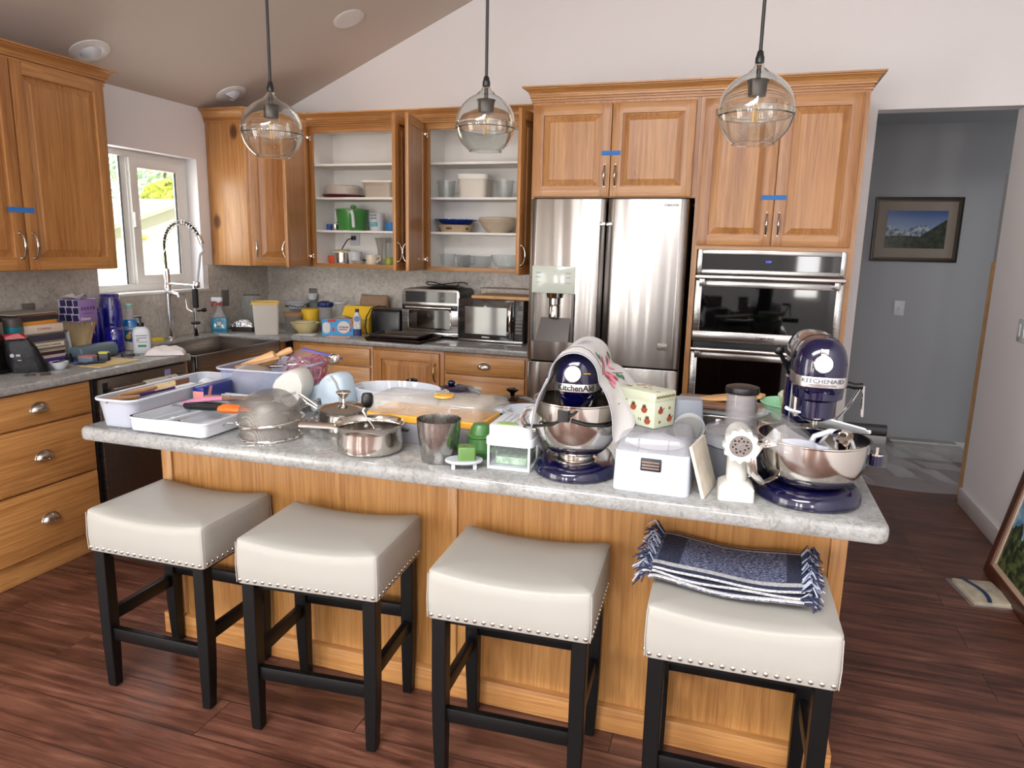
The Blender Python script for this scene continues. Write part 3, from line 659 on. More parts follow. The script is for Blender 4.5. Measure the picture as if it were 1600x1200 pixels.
# tall cabinets
TY = -.655
f = thing('fridge_cabinet', 'oak cabinet with two taped doors above the refrigerator', 'cabinet', (2.349, -.003, 0), 0, 'tall oak cabinets')
part('carcass', B().box(.003, .92, TY+.02, 0, 1.82, 2.35), oakz, f, bev=.002); part('side_panel', B().box(0, .018, TY+.003, 0, .002, 2.35), oakz, f); part('face_frame', B().box(.018, .938, TY+.003, TY+.022, 1.815, 2.35), oakz, f)
door(f, .449, .505, (.012, TY+.002, 1.82), 0, 'l', .115); door(f, .449, .505, (.915, TY+.002, 1.82), 0, 'r', .115)
blue_tape(f, .412, .518, 2.057, TY-.0222)
crown(f, [(0, -.385), (0, TY+.003), (.9385, TY+.003)], 2.343)
v = thing('oven_cabinet', 'tall oak cabinet with taped doors holding the wall ovens', 'cabinet', (3.288, -.003, 0), 0, 'tall oak cabinets')
part('carcass', B().box(.0, .824, TY+.02, 0, 1.545, 2.35).box(0, .02, TY+.022, 0, .002, 1.545).box(.804, .824, TY+.022, 0, .002, 1.545).box(.03, .794, TY+.02, 0, .1, .26).box(.03, .794, -.03, 0, .26, 1.545), oakz, v, bev=.002)
slots(part('face_frame', B().ring_frame(0, .824, .1, 2.35, .03, .03, .16, .812, TY+.003, TY+.022), oakz, v), oakx)
door(v, .386, .765, (.022, TY+.002, 1.562), 0, 'l', .115); door(v, .386, .765, (.798, TY+.002, 1.562), 0, 'r', .115)
blue_tape(v, .343, .47, 1.815, TY-.0222)
crown(v, [(.0, TY+.003), (.824, TY+.003), (.824, 0)], 2.343)
# ---- island
IX0, IX1, IY0, IY1 = 1.52, 3.938, -3.072, -2.08
isl = thing('kitchen_island', 'long oak panelled kitchen island base in the middle of the room', 'island', (0, 0, 0))
part('carcass', B().box(1.535, 3.895, -2.72, -2.12, .001, .872), oakz, isl)
def front(x0, x1): part('front_panel', B().box(x0, x1, -2.726, -2.72, .085, .872), veneer, isl)
front(1.575, 2.70); front(2.735, 3.865)
for x0, x1 in ((1.53, 1.575), (2.70, 2.735), (3.862, 3.905)): part('stile', B().box(x0, x1, -2.736, -2.715, .085, .872), veneer, isl, bev=.002)
part('plinth', B().box(1.505, 3.925, -2.754, -2.09, .001, .088), oakx, isl, bev=.003)
for x0, x1 in ((1.53, 1.535), (3.895, 3.90)): part('end_panel', B().box(x0, x1, -2.71, -2.12, .085, .872), oakz, isl)
ct = B().stack([(.873, rrect(IX1-IX0-.01, IY1-IY0-.01, .03)), (.878, rrect(IX1-IX0-.002, IY1-IY0-.002, .034)), (.888, rrect(IX1-IX0, IY1-IY0, .035)), (.902, rrect(IX1-IX0, IY1-IY0, .035)), (.910, rrect(IX1-IX0-.006, IY1-IY0-.006, .033)), (.914, rrect(IX1-IX0-.018, IY1-IY0-.018, .03))])
one('island_countertop', ct, stone_top, 'speckled grey stone slab on the island, overhanging the stools', 'countertop', ((IX0+IX1)/2, (IY0+IY1)/2, 0))
# ================================================================ stools
def make_stool(loc, rz, label):
    s = thing('bar_stool', label, 'stool', loc, rz, 'cream saddle stools along the island')
    W, D = .462, .355
    def zt(x): return .628+.022*(abs(x)/(W/2))**2.2
    def ring(w, d, r, dz, z=None): return [(x, y, (zt(x)+dz) if z is None else z) for x, y in rrect_d(w, d, r)]
    def rrect_d(w, d, r, m=10):
        p = []
        base = rrect(w, d, r, 3)
        for i, a in enumerate(base):
            b = base[(i+1) % len(base)]; k = m if i % 4 == 3 else 1
            for q in range(k): p.append((a[0]+(b[0]-a[0])*q/k, a[1]+(b[1]-a[1])*q/k))
        return p
    rings = [ring(W-.03, D-.03, .012, 0, .506), ring(W-.004, D-.004, .014, 0, .505), ring(W, D, .015, 0, .51), ring(W+.004, D+.004, .016, 0, .56), ring(W+.002, D+.002, .016, -.03), ring(W-.002, D-.002, .016, -.012), ring(W-.008, D-.008, .014, -.005), ring(W-.02, D-.02, .012, 0), ring(W-.08, D-.08, .01, .006), ring(W-.2, D-.2, .01, .01), ring(W-.33, D-.3, .01, .011)]
    part('seat', B().loft(rings), leather, s, ang=60)
    top = ring(W-.006, D-.006, .015, -.0072)
    sm = B().tube(top, .0014, 6, True)
    for sx in (-1, 1):
        for sy in (-1, 1): sm.tube([(sx*(W/2-.002), sy*(D/2-.002), .508), (sx*(W/2-.0005), sy*(D/2-.0005), .56), (sx*(W/2-.003), sy*(D/2-.003), zt(W/2)-.012)], .0012, 5)
    part('seam', sm, seam_m, s)
    nb = B()
    for k in range(18):
        for sy in (-1, 1): nb.sph((-W/2+.014+(W-.028)*k/17, sy*(D/2+.0005), .5185), (.0068, .0045, .0068), 10, 6)
    for k in range(14):
        for sx in (-1, 1): nb.sph((sx*(W/2+.0005), -D/2+.02+(D-.04)*k/13, .5185), (.0045, .0068, .0068), 10, 6)
    part('nailhead_trim', nb, polish, s)
    lw = .042; X, Y = .199, .147
    for sx in (-1, 1):
        for sy in (-1, 1):
            secs = []
            for z, k in ((.001, .030), (.01, .033), (.16, .040), (.26, lw), (.508, lw)):
                secs.append((z, rrect(k, k, .002, 1), sx*X+sx*(lw-k)*-.35, sy*Y+sy*(lw-k)*.25))
            part('leg', B().stack(secs), blackw, s)
    for sy, z in ((-1, .175), (1, .285)): part('stretcher', B().box(-X+.018, X-.018, sy*Y-.011, sy*Y+.011, z, z+.044), blackw, s, bev=.002)
    for sx in (-1, 1): part('stretcher', B().box(sx*X-.011, sx*X+.011, -Y+.018, Y-.018, .235, .279), blackw, s, bev=.002)
    part('apron', B().box(-X, X, -Y, Y, .48, .506), blackw, s)
    return s
st = make_stool((1.79, -2.925, 0), R(1), 'cream leather bar stool at the left end of island, beside the drawers')
dup(st, (2.39, -2.937, 0), R(4.5), 'cream leather bar stool between the leftmost stool and the island seam')
dup(st, (3.025, -2.934, 0), R(2.5), 'cream leather bar stool directly left of the stool with the throw')
dup(st, (3.63, -2.928, 0), R(1), 'cream leather bar stool with the blue fringed throw folded on it')
# folded throw
th = thing('folded_throw', 'navy and cream plaid fringed throw folded on the right bar stool', 'blanket', (3.61, -2.885, .6545), R(-3))
def weave():
    m, nt, b, out = newmat('plaid_weave'); tc = node(nt, 'ShaderNodeTexCoord'); sp = node(nt, 'ShaderNodeSeparateXYZ'); nt.links.new(tc.outputs['Object'], sp.inputs[0])
    mp = node(nt, 'ShaderNodeMapping'); mp.inputs['Scale'].default_value = (140, 420, 140); nt.links.new(tc.outputs['Object'], mp.inputs[0])
    n = node(nt, 'ShaderNodeTexNoise', Scale=1., Detail=2.); nt.links.new(mp.outputs[0], n.inputs['Vector'])
    base = ramp(nt, n.outputs[0], [(.38, '#1b2140'), (.52, '#48506e'), (.66, '#9c9fb2')])
    dark = ramp(nt, n.outputs[0], [(.4, '#141930'), (.7, '#3a4058')]); lite = ramp(nt, n.outputs[0], [(.35, '#8f8f98'), (.6, '#c9c5c0')])
    def bands(src, lims):
        tot = None
        for a, b2 in lims:
            g = node(nt, 'ShaderNodeMath', operation='GREATER_THAN'); g.inputs[1].default_value = a; l = node(nt, 'ShaderNodeMath', operation='LESS_THAN'); l.inputs[1].default_value = b2
            mm = node(nt, 'ShaderNodeMath', operation='MULTIPLY'); nt.links.new(src, g.inputs[0]); nt.links.new(src, l.inputs[0]); nt.links.new(g.outputs[0], mm.inputs[0]); nt.links.new(l.outputs[0], mm.inputs[1])
            if tot is None: tot = mm.outputs[0]
            else:
                a2 = node(nt, 'ShaderNodeMath', operation='MAXIMUM'); nt.links.new(tot, a2.inputs[0]); nt.links.new(mm.outputs[0], a2.inputs[1]); tot = a2.outputs[0]
        return tot
    c = mixc(nt, bands(sp.outputs[0], [(-.2, -.14), (.13, .19)]), base.outputs[0], dark.outputs[0])
    c = mixc(nt, bands(sp.outputs[1], [(-.102, -.082), (-.128, -.118), (.118, .13), (.1, .108)]), c, lite.outputs[0])
    c = mixc(nt, bands(sp.outputs[1], [(-.118, -.102), (.108, .118)]), c, dark.outputs[0])
    nt.links.new(c, b.inputs['Base Color']); b.inputs['Roughness'].default_value = .95; bump(nt, b, n.outputs[0], .5, .002)
    return m
wv = weave()
def sag(x): return .020*(abs(x)/.231)**2.2-.022*(1 if abs(x) > .231 else 0)*0
def thz(x, y, k):
    drop = max(0, -x-.19)**1.4*1.2
    return sag(min(abs(x), .235))+k*.0142-drop+.003*math.sin(23*x+k*2+9*y)
tl = B()
for k in range(3):
    W0, D0 = .385+.012*(k % 2), .25-.008*(k == 1); ox, oy = -.012*(k == 1)-.02, .004*(k-1)
    rings = []
    for i in range(25):
        x = -W0/2+W0*i/24+ox; r = []
        for a in range(20):
            t = 2*PI*a/20; cy, cz2 = math.cos(t), math.sin(t)
            y = math.copysign(abs(cy)**.35, cy)*D0/2+oy; r.append((x, y, thz(x, y, k)+.0072+.0068*math.copysign(abs(cz2)**.6, cz2)))
        rings.append(r)
    tl.loft(rings)
part('cloth', tl, wv, th, ang=50)
fr = [B(), B()]; rq = random.Random(11)
for side in (-1, 1):
    for k in range(3):
        for q in range(64):
            y = -.122+.244*q/63+rq.uniform(-.003, .003); x = side*.19-.02; z = thz(x, y, k)+.007
            L = rq.uniform(.028, .05); pts = [(x-side*.006, y, z)]; dy = rq.uniform(-.35, .35); dz = rq.uniform(-.1, .75)-.25*k
            for s2 in (.35, .65, 1.):
                up = .012*math.sin(PI*s2)*rq.uniform(.2, 1.6)*(1+.8*(k == 2))
                pts.append((x+side*L*s2*rq.uniform(.7, 1.1), y+dy*L*s2+rq.uniform(-.003, .003), z+up-dz*L*s2*s2*(1.3 if side < 0 else .8)))
            fr[rq.random() < .42].tube(pts, .0019, 5)
part('fringe', fr[0], mat('navy_yarn', '#272d48', .95), th)['kind'] = 'stuff'; part('fringe', fr[1], mat('grey_yarn', '#aab0c2', .95), th, label='pale threads')['kind'] = 'stuff'
# ================================================================ appliances
fg = thing('refrigerator', 'stainless french door refrigerator with water dispenser', 'refrigerator', (2.372, -.01, 0))
FWD = .892; FD = -.735
part('body', B().box(0, FWD, -.655, -.02, .02, 1.79), blackp, fg, bev=.004)
def fdoor(x0, x1, z0, z1, name='door'):
    w = x1-x0; secs = []
    out = [(-w/2, .0), (-w/2, -.055), (-w/2+.004, -.068), (-w/2+.016, -.076)]+[(-w/2+w*t, -.076-.006*math.sin(PI*t)) for t in (.1, .3, .5, .7, .9)]+[(w/2-.016, -.076), (w/2-.004, -.068), (w/2, -.055), (w/2, 0)]
    def sc(k): return [(x*k, y*k if y < -.01 else y) for x, y in out]
    return part(name, B().stack([(z0, sc(.99)), (z0+.006, out), (z1-.006, out), (z1, sc(.985))]), fridge_m, fg, (x0+w/2, -.662, 0))
L = fdoor(0, .444, .868, 1.803); Rr = fdoor(.449, FWD, .868, 1.803)
cut(L, B().box(-.405+.222+.002-.005, -.405+.222+.247-.005+.005, -.12, -.03, .985, 1.268).xf(T(fg.location.x*0+L.location.x, L.location.y, 0)))
fdoor(0, FWD, .46, .858, 'drawer'); fdoor(0, FWD, .06, .45, 'drawer')
part('toe_grille', B().box(.01, FWD-.01, -.66, -.62, .003, .055), blackp, fg)
part('door_gap', B().box(.443, .45, -.66, -.655, .87, 1.80), blackr, fg)
for x0, x1, d in ((.412, .4435, L), (.4495, .481, Rr)):
    part('handle', B().box(x0, x1, -.752, -.70, .92, 1.665), gunmetal, fg, bev=.006)
    part('handle_cap', B().box(x0-.001, x1+.001, -.754, -.70, 1.655, 1.675), steel_m, fg, bev=.003)
dp = part('dispenser', B().box(.02, .278, -.70, -.665, .972, .984).box(.02, .034, -.745, -.665, .984, 1.27).box(.264, .278, -.745, -.665, .984, 1.27).box(.034, .264, -.672, -.665, .984, 1.27), mat('dispenser_grey', '#55504d', .3, .5), fg)
part('dispenser_display', B().box(.022, .28, -.7485, -.735, 1.268, 1.425), mat('dispenser_glass', '#c4cabf', .12), dp, bev=.004)
part('dispenser_slope', B().loft([[(.05, -.735, .984), (.25, -.735, .984), (.25, -.674, .986), (.05, -.674, .986)], [(.075, -.68, 1.16), (.25, -.68, 1.16), (.25, -.674, 1.16), (.075, -.674, 1.16)]]), mat('dispenser_grey', '#55504d', .3, .5), dp)
part('spout', B().lathe([(.05, 1.268), (.046, 1.24), (.034, 1.236), (.034, 1.2), (.03, 1.196), (.034, 1.19), (.033, 1.125), (0, 1.125)], 24, (.152, -.70, 0)), polish, dp)
for x in (.045, .225):
    for i, z in enumerate((1.385, 1.36, 1.33)): part('icon', B().box(x, x+.032, -.7492, -.7484, z-.002, z+.003-.001*i), greyp, dp)
text('SAMSUNG', .017, mat('badge_grey', '#6d6864', .35, .6), fg, (.80, -.7435, 1.77), bold=.0006, name='brand_lettering')
one('fridge_magnet', B().rbox(.055, .006, .036, .002, -.018, 0, 0).xf(T(0, 0, 0)), mat('pewter', '#8a8378', .35, .9, bmp=(130, .9, .004)), 'small pewter scrollwork magnet low on the right refrigerator door', 'magnet', (3.168, -.7525, .993), bev=.001)
# ---- wall oven
ov = thing('wall_oven', 'stainless double wall oven with black glass doors', 'oven', (3.325, -.655, 0))
OW = .756
def fr4(b, x0, x1, z0, z1, t, y0, y1):
    for q in ((x0, x0+t, z0, z1), (x1-t, x1, z0, z1), (x0+t, x1-t, z1-t, z1), (x0+t, x1-t, z0, z0+t)): b.box(q[0], q[1], y0, y1, q[2], q[3])
    return b
part('housing', B().box(.005, OW-.005, -.008, .58, .262, 1.535), blackp, ov)
cp = part('control_panel', fr4(B(), 0, OW, 1.405, 1.538, .026, -.028, -.006), steel_m, ov, bev=.003)
part('display_glass', B().box(.026, OW-.026, -.024, -.006, 1.41, 1.512), blackg, cp)
text('5:09', .017, mat('clock_digits', '#3346c8', .5, emit=('#5a78ff', 1.6)), cp, (.372, -.0246, 1.478))
def odoor(z0, z1, brand):
    d = part('door', fr4(B(), 0, OW, z0, z1, .036, -.042, -.006), steel_m, ov, bev=.003)
    part('door_glass', B().box(.036, OW-.036, -.038, -.01, z0+.036, z1-.002), blackg, d)
    part('lower_strip', B().box(.001, OW-.001, -.0425, -.01, z0, z0+.055), steel_m, d, bev=.002)
    if brand: text('SAMSUNG', .021, mat('badge_dark', '#3b3836', .4), d, (OW/2+.01, -.0432, z0+.028), bold=.0006, name='brand_lettering')
    h = part('handle', B().box(-.004, OW+.004, -.092, -.066, z1+.008, z1+.03), mat('handle_steel', '#cfc4be', .22, 1.), ov, bev=.006, seg=3)
    for x in (.02, OW-.05): part('bracket', B().box(x, x+.03, -.07, -.03, z1-.03, z1+.022), steel_m, h, bev=.003)
odoor(1.035, 1.372, True); odoor(.30, .972, False)
# ---- countertop oven
g = 'small appliances on the back counter'
t = thing('toaster_oven', 'stainless countertop oven with black display next to the microwave', 'toaster oven', (1.56, -.335, .9), R(3))
TW, TH = .418, .335
for x in (-.16, .16):
    for y in (.04, .26): part('foot', B().cyl((x, y, 0), (x, y, .018), .015), blackr, t)
part('body', B().add(B().rbox(TW, TH-.016, .30, .03, 0), Mx.Translation((0, 0, .016+(TH-.016)/2)) @ RX(PI/2) @ T(0, 0, -.302)), blackp, t)
part('front_panel', B().add(B().rbox(TW, TH-.016, .014, .03, 0), Mx.Translation((0, 0, .016+(TH-.016)/2)) @ RX(PI/2)), steel_m, t, bev=.003)
part('display', B().box(-TW/2+.028, TW/2-.02, -.0165, -.012, .245, .318), blackg, t)
text('\u25CB \u25B5 \u25CB', .014, lgreyp, t, (.10, -.0168, .275), name='touch_icons')
dr = part('door', B().box(-TW/2+.004, TW/2-.004, -.026, -.013, .045, .225), steel_m, t, bev=.004)
part('door_glass', B().add(B().rbox(.30, .126, .006, .012), T(0, -.026, .13) @ RX(PI/2)), blackg, dr)
part('window_rim', B().tube([(x, -.0325, .13+z) for x, z in rrect(.305, .131, .014)], .003, 6, True), polish, dr)
h = part('handle', B().cyl((-.165, -.052, .212), (.165, -.052, .212), .010), polish, dr)
part('handle_band', B().box(-.2, .2, -.036, -.026, .195, .23), blackp, dr, bev=.004)
for x in (-.155, .155): part('bracket', B().cyl((x, -.026, .212), (x, -.052, .212), .008), blackp, h)
text('WOLF', .016, mat('badge_dark', '#3b3836', .4), dr, (.0, -.0268, .056), name='brand_lettering') if False else None
part('crumb_lip', B().box(-TW/2+.006, TW/2-.006, -.02, -.013, .018, .042), steel_m, t, bev=.002)
one('pan_lid', B().lathe([(0, .012), (.09, .010), (.125, 0), (.135, .002), (.128, .006), (.09, .016), (0, .02)], 32), blackp, 'black round pan lid lying on top of the countertop oven', 'lid', (1.60, -.16, 1.236))
one('coiled_cord', B().tube([(.17*math.cos(a*.5)*(1-.03*a), .05*math.sin(a*.5), .012+.012*math.sin(a)) for a in [q*.25 for q in range(54)]], .0035, 7), cordm, 'black power cord coiled on top of the countertop oven', 'cord', (1.60, -.2, 1.254))
# ---- microwave
m = thing('microwave_oven', 'black and steel microwave between the countertop oven and the refrigerator', 'microwave', (2.01, -.365, .9), R(-1))
part('body', B().box(-.225, .225, 0, .33, .012, .285), mat('charcoal_steel', '#4b4846', .35, .8), m, bev=.006)
part('door', B().box(-.228, .165, -.028, 0, .018, .285), mat('microwave_glass', '#242220', .06, spec=.8), m, bev=.004)
wd = part('window', B().box(-.178, .115, -.0292, -.027, .055, .235), mat('microwave_window', '#3b3633', .05, spec=.8), m)
part('control_panel', B().box(.167, .228, -.026, 0, .018, .285), mat('microwave_panel', '#3a3836', .25), m, bev=.003)
part('display', B().box(.178, .222, -.0275, -.025, .222, .255), blackg, m)
bt = B()
for r in range(6):
    for cc in range(3): bt.box(.178+.0155*cc, .1905+.0155*cc, -.0272, -.025, .07+.023*r, .085+.023*r)
part('keypad', bt, mat('key_grey', '#6d6a68', .4), m)
part('handle', B().tube([(.145, -.028, .045), (.147, -.052, .08), (.148, -.062, .15), (.147, -.052, .22), (.145, -.028, .265)], .0085, 12), polish, m)
part('bottom_trim', B().box(-.23, .228, -.03, 0, .004, .02), steel_m, m, bev=.002)
for x in (-.19, .19):
    for y in (.03, .29): part('foot', B().cyl((x, y, 0), (x, y, .013), .012), blackr, m)
text('EMERSON', .0125, steel_m, m, (-.03, -.0292, .036), name='brand_lettering')
one('cutting_board', B().box(-.215, .225, -.14, .14, 0, .022), wood_l, 'pale wooden cutting board lying on top of the microwave', 'cutting board', (2.075, -.21, 1.186), R(-1), bev=.004)
b = B()
for y in (-.06, .06):
    b.tube([(-.2, y, 0), (-.2, y, .042), (.2, y, .042), (.2, y, 0)], .0025, 6)
for k in range(9): b.tube([(-.2+.05*k, -.06, .042), (-.2+.05*k, .06, .042)], .002, 6)
one('wire_rack', b, polish, 'chrome wire rack standing on the wooden board above the microwave', 'rack', (2.09, -.2, 1.2095), R(-1))
# ---- toaster
t = thing('toaster', 'black toaster with a looping cord left of the countertop oven', 'toaster', (1.19, -.22, .9), R(4))
part('body', B().rbox(.24, .17, .17, .03, .006, top=.02), mat('black_toaster', '#0c0c0d', .3), t)
for y in (-.04, .035): part('bread_slot', B().box(-.09, .09, y-.013, y+.013, .17, .1775), gunmetal, t)
part('lever', B().box(-.14, -.12, -.015, .015, .1, .112), blackp, t, bev=.003)
part('base', B().rbox(.225, .155, .008, .03, 0.0005), blackr, t)
part('power_cord', B().tube([(-.02, -.02, .19), (-.06, -.05, .197), (-.11, -.085, .18), (-.14, -.1, .12), (-.145, -.11, .05), (-.13, -.12, .006), (-.08, -.13, .005)], .004, 8), cordm, t)
# ---- baking sheets
def sheet(w, d, h, m, name, label, loc, rz):
    o = rrect(w-.03, d-.03, .012); p = rrect(w, d, .014)
    return one(name, B().stack([(0, o), (h, rrect(w-.012, d-.012, .013)), (h, p), (h+.003, p), (h+.003, rrect(w-.016, d-.016, .012)), (.003, rrect(w-.034, d-.034, .011))], True, True), m, label, 'baking sheet', loc, rz, 'baking sheets stacked on the back counter')
sheet(.43, .32, .018, mat('dark_pan', '#3a2b27', .35, .6), 'baking_sheet', 'dark brown rimmed baking sheet, bottom of the stack by countertop oven', (1.435, -.515, .9005), R(-3))
sheet(.37, .26, .016, mat('pewter_pan', '#6a645f', .3, .8), 'baking_sheet', 'grey metal baking pan, topmost of the stack by the countertop oven', (1.41, -.50, .922), R(2))
# ---- faucet
f = thing('kitchen_faucet', 'tall chrome spring faucet standing behind the sink', 'faucet', (.078, -1.12, .9005))
part('base', B().lathe([(0, 0), (.03, 0), (.03, .006), (.024, .012), (0, .012)], 24), chrome, f)
part('column', B().lathe([(.0, .01), (.021, .01), (.021, .27), (.023, .272), (.023, .30), (.021, .302), (.021, .345), (.018, .35), (.018, .445), (0, .445)], 24), chrome, f)
arc = [(0, 0, .44)]
for k in range(25):
    t2 = k/24; a = PI*(1-t2)*.92+.0; arc.append((.138+.142*math.cos(PI-.02-t2*2.75)*1.0, 0, .585+.15*math.sin(PI-.02-t2*2.75)))
sp = B(); NT = 20*10; tot = len(arc)-1
hp = []
for q in range(NT+1):
    s = q/NT*tot; i = min(int(s), tot-1); u = s-i; a, b = V(arc[i]), V(arc[i+1]); p = a.lerp(b, u); d = (b-a).normalized(); n1 = V((0, 1, 0)); n2 = d.cross(n1); th_ = q/10*2*PI; hp.append(p+(n1*math.cos(th_)+n2*math.sin(th_))*.0165)
part('spring', sp.tube(hp, .0021, 6), chrome, f)
part('inner_hose', B().tube(arc, .008, 8), gunmetal, f)
e = V(arc[-1]); dd = (V(arc[-1])-V(arc[-2])).normalized()
part('hose_collar', B().cyl(e-dd*.01, e+dd*.035, .019, .017, 18), chrome, f)
e2 = e+dd*.03
part('hose', B().tube([e2, e2+V((.012, 0, -.05)), (.268, 0, .54), (.248, 0, .44), (.228, 0, .345)], .0085, 10), lgreyp, f)
part('holder_arm', B().cyl((.01, 0, .352), (.225, 0, .345), .006).lathe([(.017, .33), (.02, .335), (.02, .365), (.017, .37)], 16, (.228, 0, 0)), chrome, f)
hd = part('spray_head', B().lathe([(.0, .345), (.013, .343), (.013, .24), (.012, .17), (.011, .12), (0, .12)], 18, (.205, 0, 0)), chrome, f)
part('grip', B().lathe([(.014, .325), (.0185, .32), (.0185, .21), (.014, .205)], 18, (.212, 0, 0)), blackr, hd)
part('nozzle_ring', B().lathe([(.0, .118), (.028, .116), (.03, .108), (.026, .102), (0, .102)], 20, (.203, 0, 0)), blackr, hd)
part('nozzle', B().lathe([(0, .102), (.014, .1), (.017, .03), (.014, .024), (0, .024)], 18, (.2, 0, 0)), chrome, hd)
part('trigger', B().tube([(.195, -.015, .18), (.17, -.03, .2), (.165, -.035, .27)], .0035, 8), chrome, hd)
part('knob', B().cyl((.21, .01, .185), (.225, .045, .188), .006).cyl((.225, .045, .188), (.23, .062, .19), .013), blackp, hd)
part('spout', B().cyl((.01, -.01, .30), (.12, -.04, .285), .0125, .0125, 16).cyl((.115, -.04, .288), (.118, -.041, .27), .01), chrome, f)
# ================================================================ things on the island
IZ = .9145
def bin_b(w, d, h, taper, r=.03, rim=.009, th=.0025):
    o0, o1 = rrect(w-taper*2, d-taper*2, r), rrect(w, d, r+.006); l1 = rrect(w+rim*2, d+rim*2, r+.012)
    i0, i1 = rrect(w-taper*2-th*2, d-taper*2-th*2, r), rrect(w-th*2, d-th*2, r+.006)
    return B().stack([(0, o0), (h-.006, o1), (h-.006, l1), (h, l1), (h, i1), (th, i0)])
# -- long translucent bin of utensils
t = thing('utensil_bin', 'long translucent white bin of brushes at the left end of the island', 'bin', (1.625, -2.765, IZ), R(3))
part('tub', bin_b(.15, .53, .094, .012), cloudy, t); part('rim', B().tube([(x, y, .093) for x, y in rrect(.166, .546, .042, 5)], .0035, 6, True), whitep, t)
def utensil(name, label, cat, m1, p0, p1, r0, head=None, hm=None, group='utensils in the long white bin'):
    o = thing(name, label, cat, p0, 0, group)
    d = V(p1)-V(p0); part('handle', B().tube([V((0, 0, 0)), d*.3, d*.6, d], lambda q: r0*(1+.25*math.sin(q*5)), 10, flat=.6), m1, o)
    if head: part('head', head(d), hm, o)
    return o
def bristle(d):
    n = d.normalized(); b = B(); b.loft([[d+n*a+V((x*w, 0, z*.011))+V((-n.y, n.x, 0))*x*w for x, z in circ(1, 14)] for a, w in ((-.005, .016), (.02, .018), (.055, .024), (.07, .022))]); return b
utensil('pastry_brush', 'wooden pastry brush with pale bristles on top of the white bin', 'brush', wood_m, (1.60, -2.97, 1.004), (1.634, -2.84, 1.014), .011, bristle, mat('pale_bristle', '#d3b98c', .9, vary=(200, .3)))
utensil('pastry_brush', 'second wooden brush with a brown ferrule lying along the bin wall', 'brush', wood_l, (1.568, -2.9, 1.0), (1.60, -2.73, 1.006), .009, bristle, mat('brown_ferrule', '#6d4428', .6))
utensil('wooden_spoon', 'worn wooden spoon handle sticking out at the near end of bin', 'spoon', wood_m, (1.61, -3.03, 1.001), (1.648, -2.93, 1.0), .013)
utensil('plastic_spatula', 'purple handled spatula under the brushes in the white bin', 'spatula', mat('violet_plastic', '#4b2a7d', .4), (1.59, -2.96, .99), (1.60, -2.72, .99), .008, lambda d: B().box(-.02, .02, 0, .09, -.003, .003).xf(T(*(d)) @ RZ(R(-5))), whitep)
utensil('ladle', 'white ladle lying far back in the long white bin', 'ladle', whitep, (1.64, -2.75, .99), (1.635, -2.62, .995), .006, lambda d: B().sph(tuple(d+V((0, .03, -.008))), (.03, .035, .02)), whitep)
for k in range(3): utensil('wire_whisk', ['steel whisk wires seen through the front wall of white bin', 'steel fork seen through the near wall of the white bin', 'pale scoop seen through near wall of the white bin'][k], ['whisk', 'fork', 'scoop'][k], [chrome, chrome, wood_l][k], (1.58+.04*k, -2.97, .93+.006*k), (1.60+.03*k, -2.74, .965), .006+.003*k)
# -- blue box of film
t = thing('carton_box', 'navy blue printed box standing between the white bin and cutlery tray', 'box', (1.727, -2.665, .921), R(4))
part('carton', B().box(-.022, .022, -.085, .085, 0, .085), mat('navy_carton', '#1a2470', .35), t, bev=.002)
part('printed_flash', B().loft([[(.0225, -.08, .01), (.0225, -.05, .085), (.0225, -.035, .085), (.0225, -.06, .01)], [(.0232, -.08, .01), (.0232, -.05, .085), (.0232, -.035, .085), (.0232, -.06, .01)]]), mat('pink_print', '#d98b86', .5), t)
part('printed_flash', B().box(-.022, .022, -.0853, -.085, .03, .07), mat('pink_print', '#d98b86', .5), t)
# -- cutlery tray
tr = thing('cutlery_tray', 'white expandable cutlery tray with tools near the left front edge', 'tray', (1.86, -2.835, IZ), R(0))
tb = bin_b(.30, .42, .046, .004, .02, .004, .004).xf(T(0, 0, .004))
for x0, x1, y0, y1 in ((-.075, -.07, -.2, .2), (.0, .14, .07, .075), (-.07, .0, -.02, -.015)): tb.box(x0, x1, y0, y1, .006, .042)
part('tray_body', tb, whitep, tr)
part('slide_section', B().add(bin_b(.15, .40, .043, .003, .02, .004, .003).xf(T(-.073, -.012, .007))), whitep, tr)
for x, y in ((.12, -.18), (-.1, -.18), (.12, .17), (-.1, .17)): part('foot', B().cyl((x, y, .0), (x, y, .012), .013), whitep, tr)
t = thing('garden_knife', 'orange utility saw with a black loop handle lying across the tray', 'knife', (1.90, -2.87, .962), R(8), 'tools in the cutlery tray')
part('handle', B().tube([(-.1, 0, .01), (-.07, -.012, .012), (0, -.014, .013), (.03, -.005, .013), (.03, .02, .013), (-.04, .03, .013), (-.1, .012, .01)], .010, 10, True, flat=1.3), blackp, t)
part('sheath', B().loft([[(x, y*h, z*h*.5+.01) for y, z in circ(1, 14)] for x, h in ((.03, .026), (.05, .03), (.1, .027), (.125, .018), (.15, .014))]), mat('orange_plastic', '#e06a1d', .4), t)
part('blade', B().box(-.15, -.1, -.008, .01, .008, .0115), steel_m, t)
t = thing('spatula', 'pink handled spatula lying along the back of the cutlery tray', 'spatula', (1.80, -2.80, .965), R(38), 'tools in the cutlery tray')
part('handle', B().tube([(-.07, 0, 0), (0, .004, .012), (.06, 0, .014)], .009, 10, flat=.6), mat('pink_rubber', '#c4799b', .5), t)
part('blade', B().box(.06, .17, -.014, .014, .01, .014), mat('brown_nylon', '#7d6252', .5), t, bev=.001)
t = thing('knife', 'brown sheathed knife lying beside the pink spatula in the tray', 'knife', (1.86, -2.735, .968), R(20), 'tools in the cutlery tray')
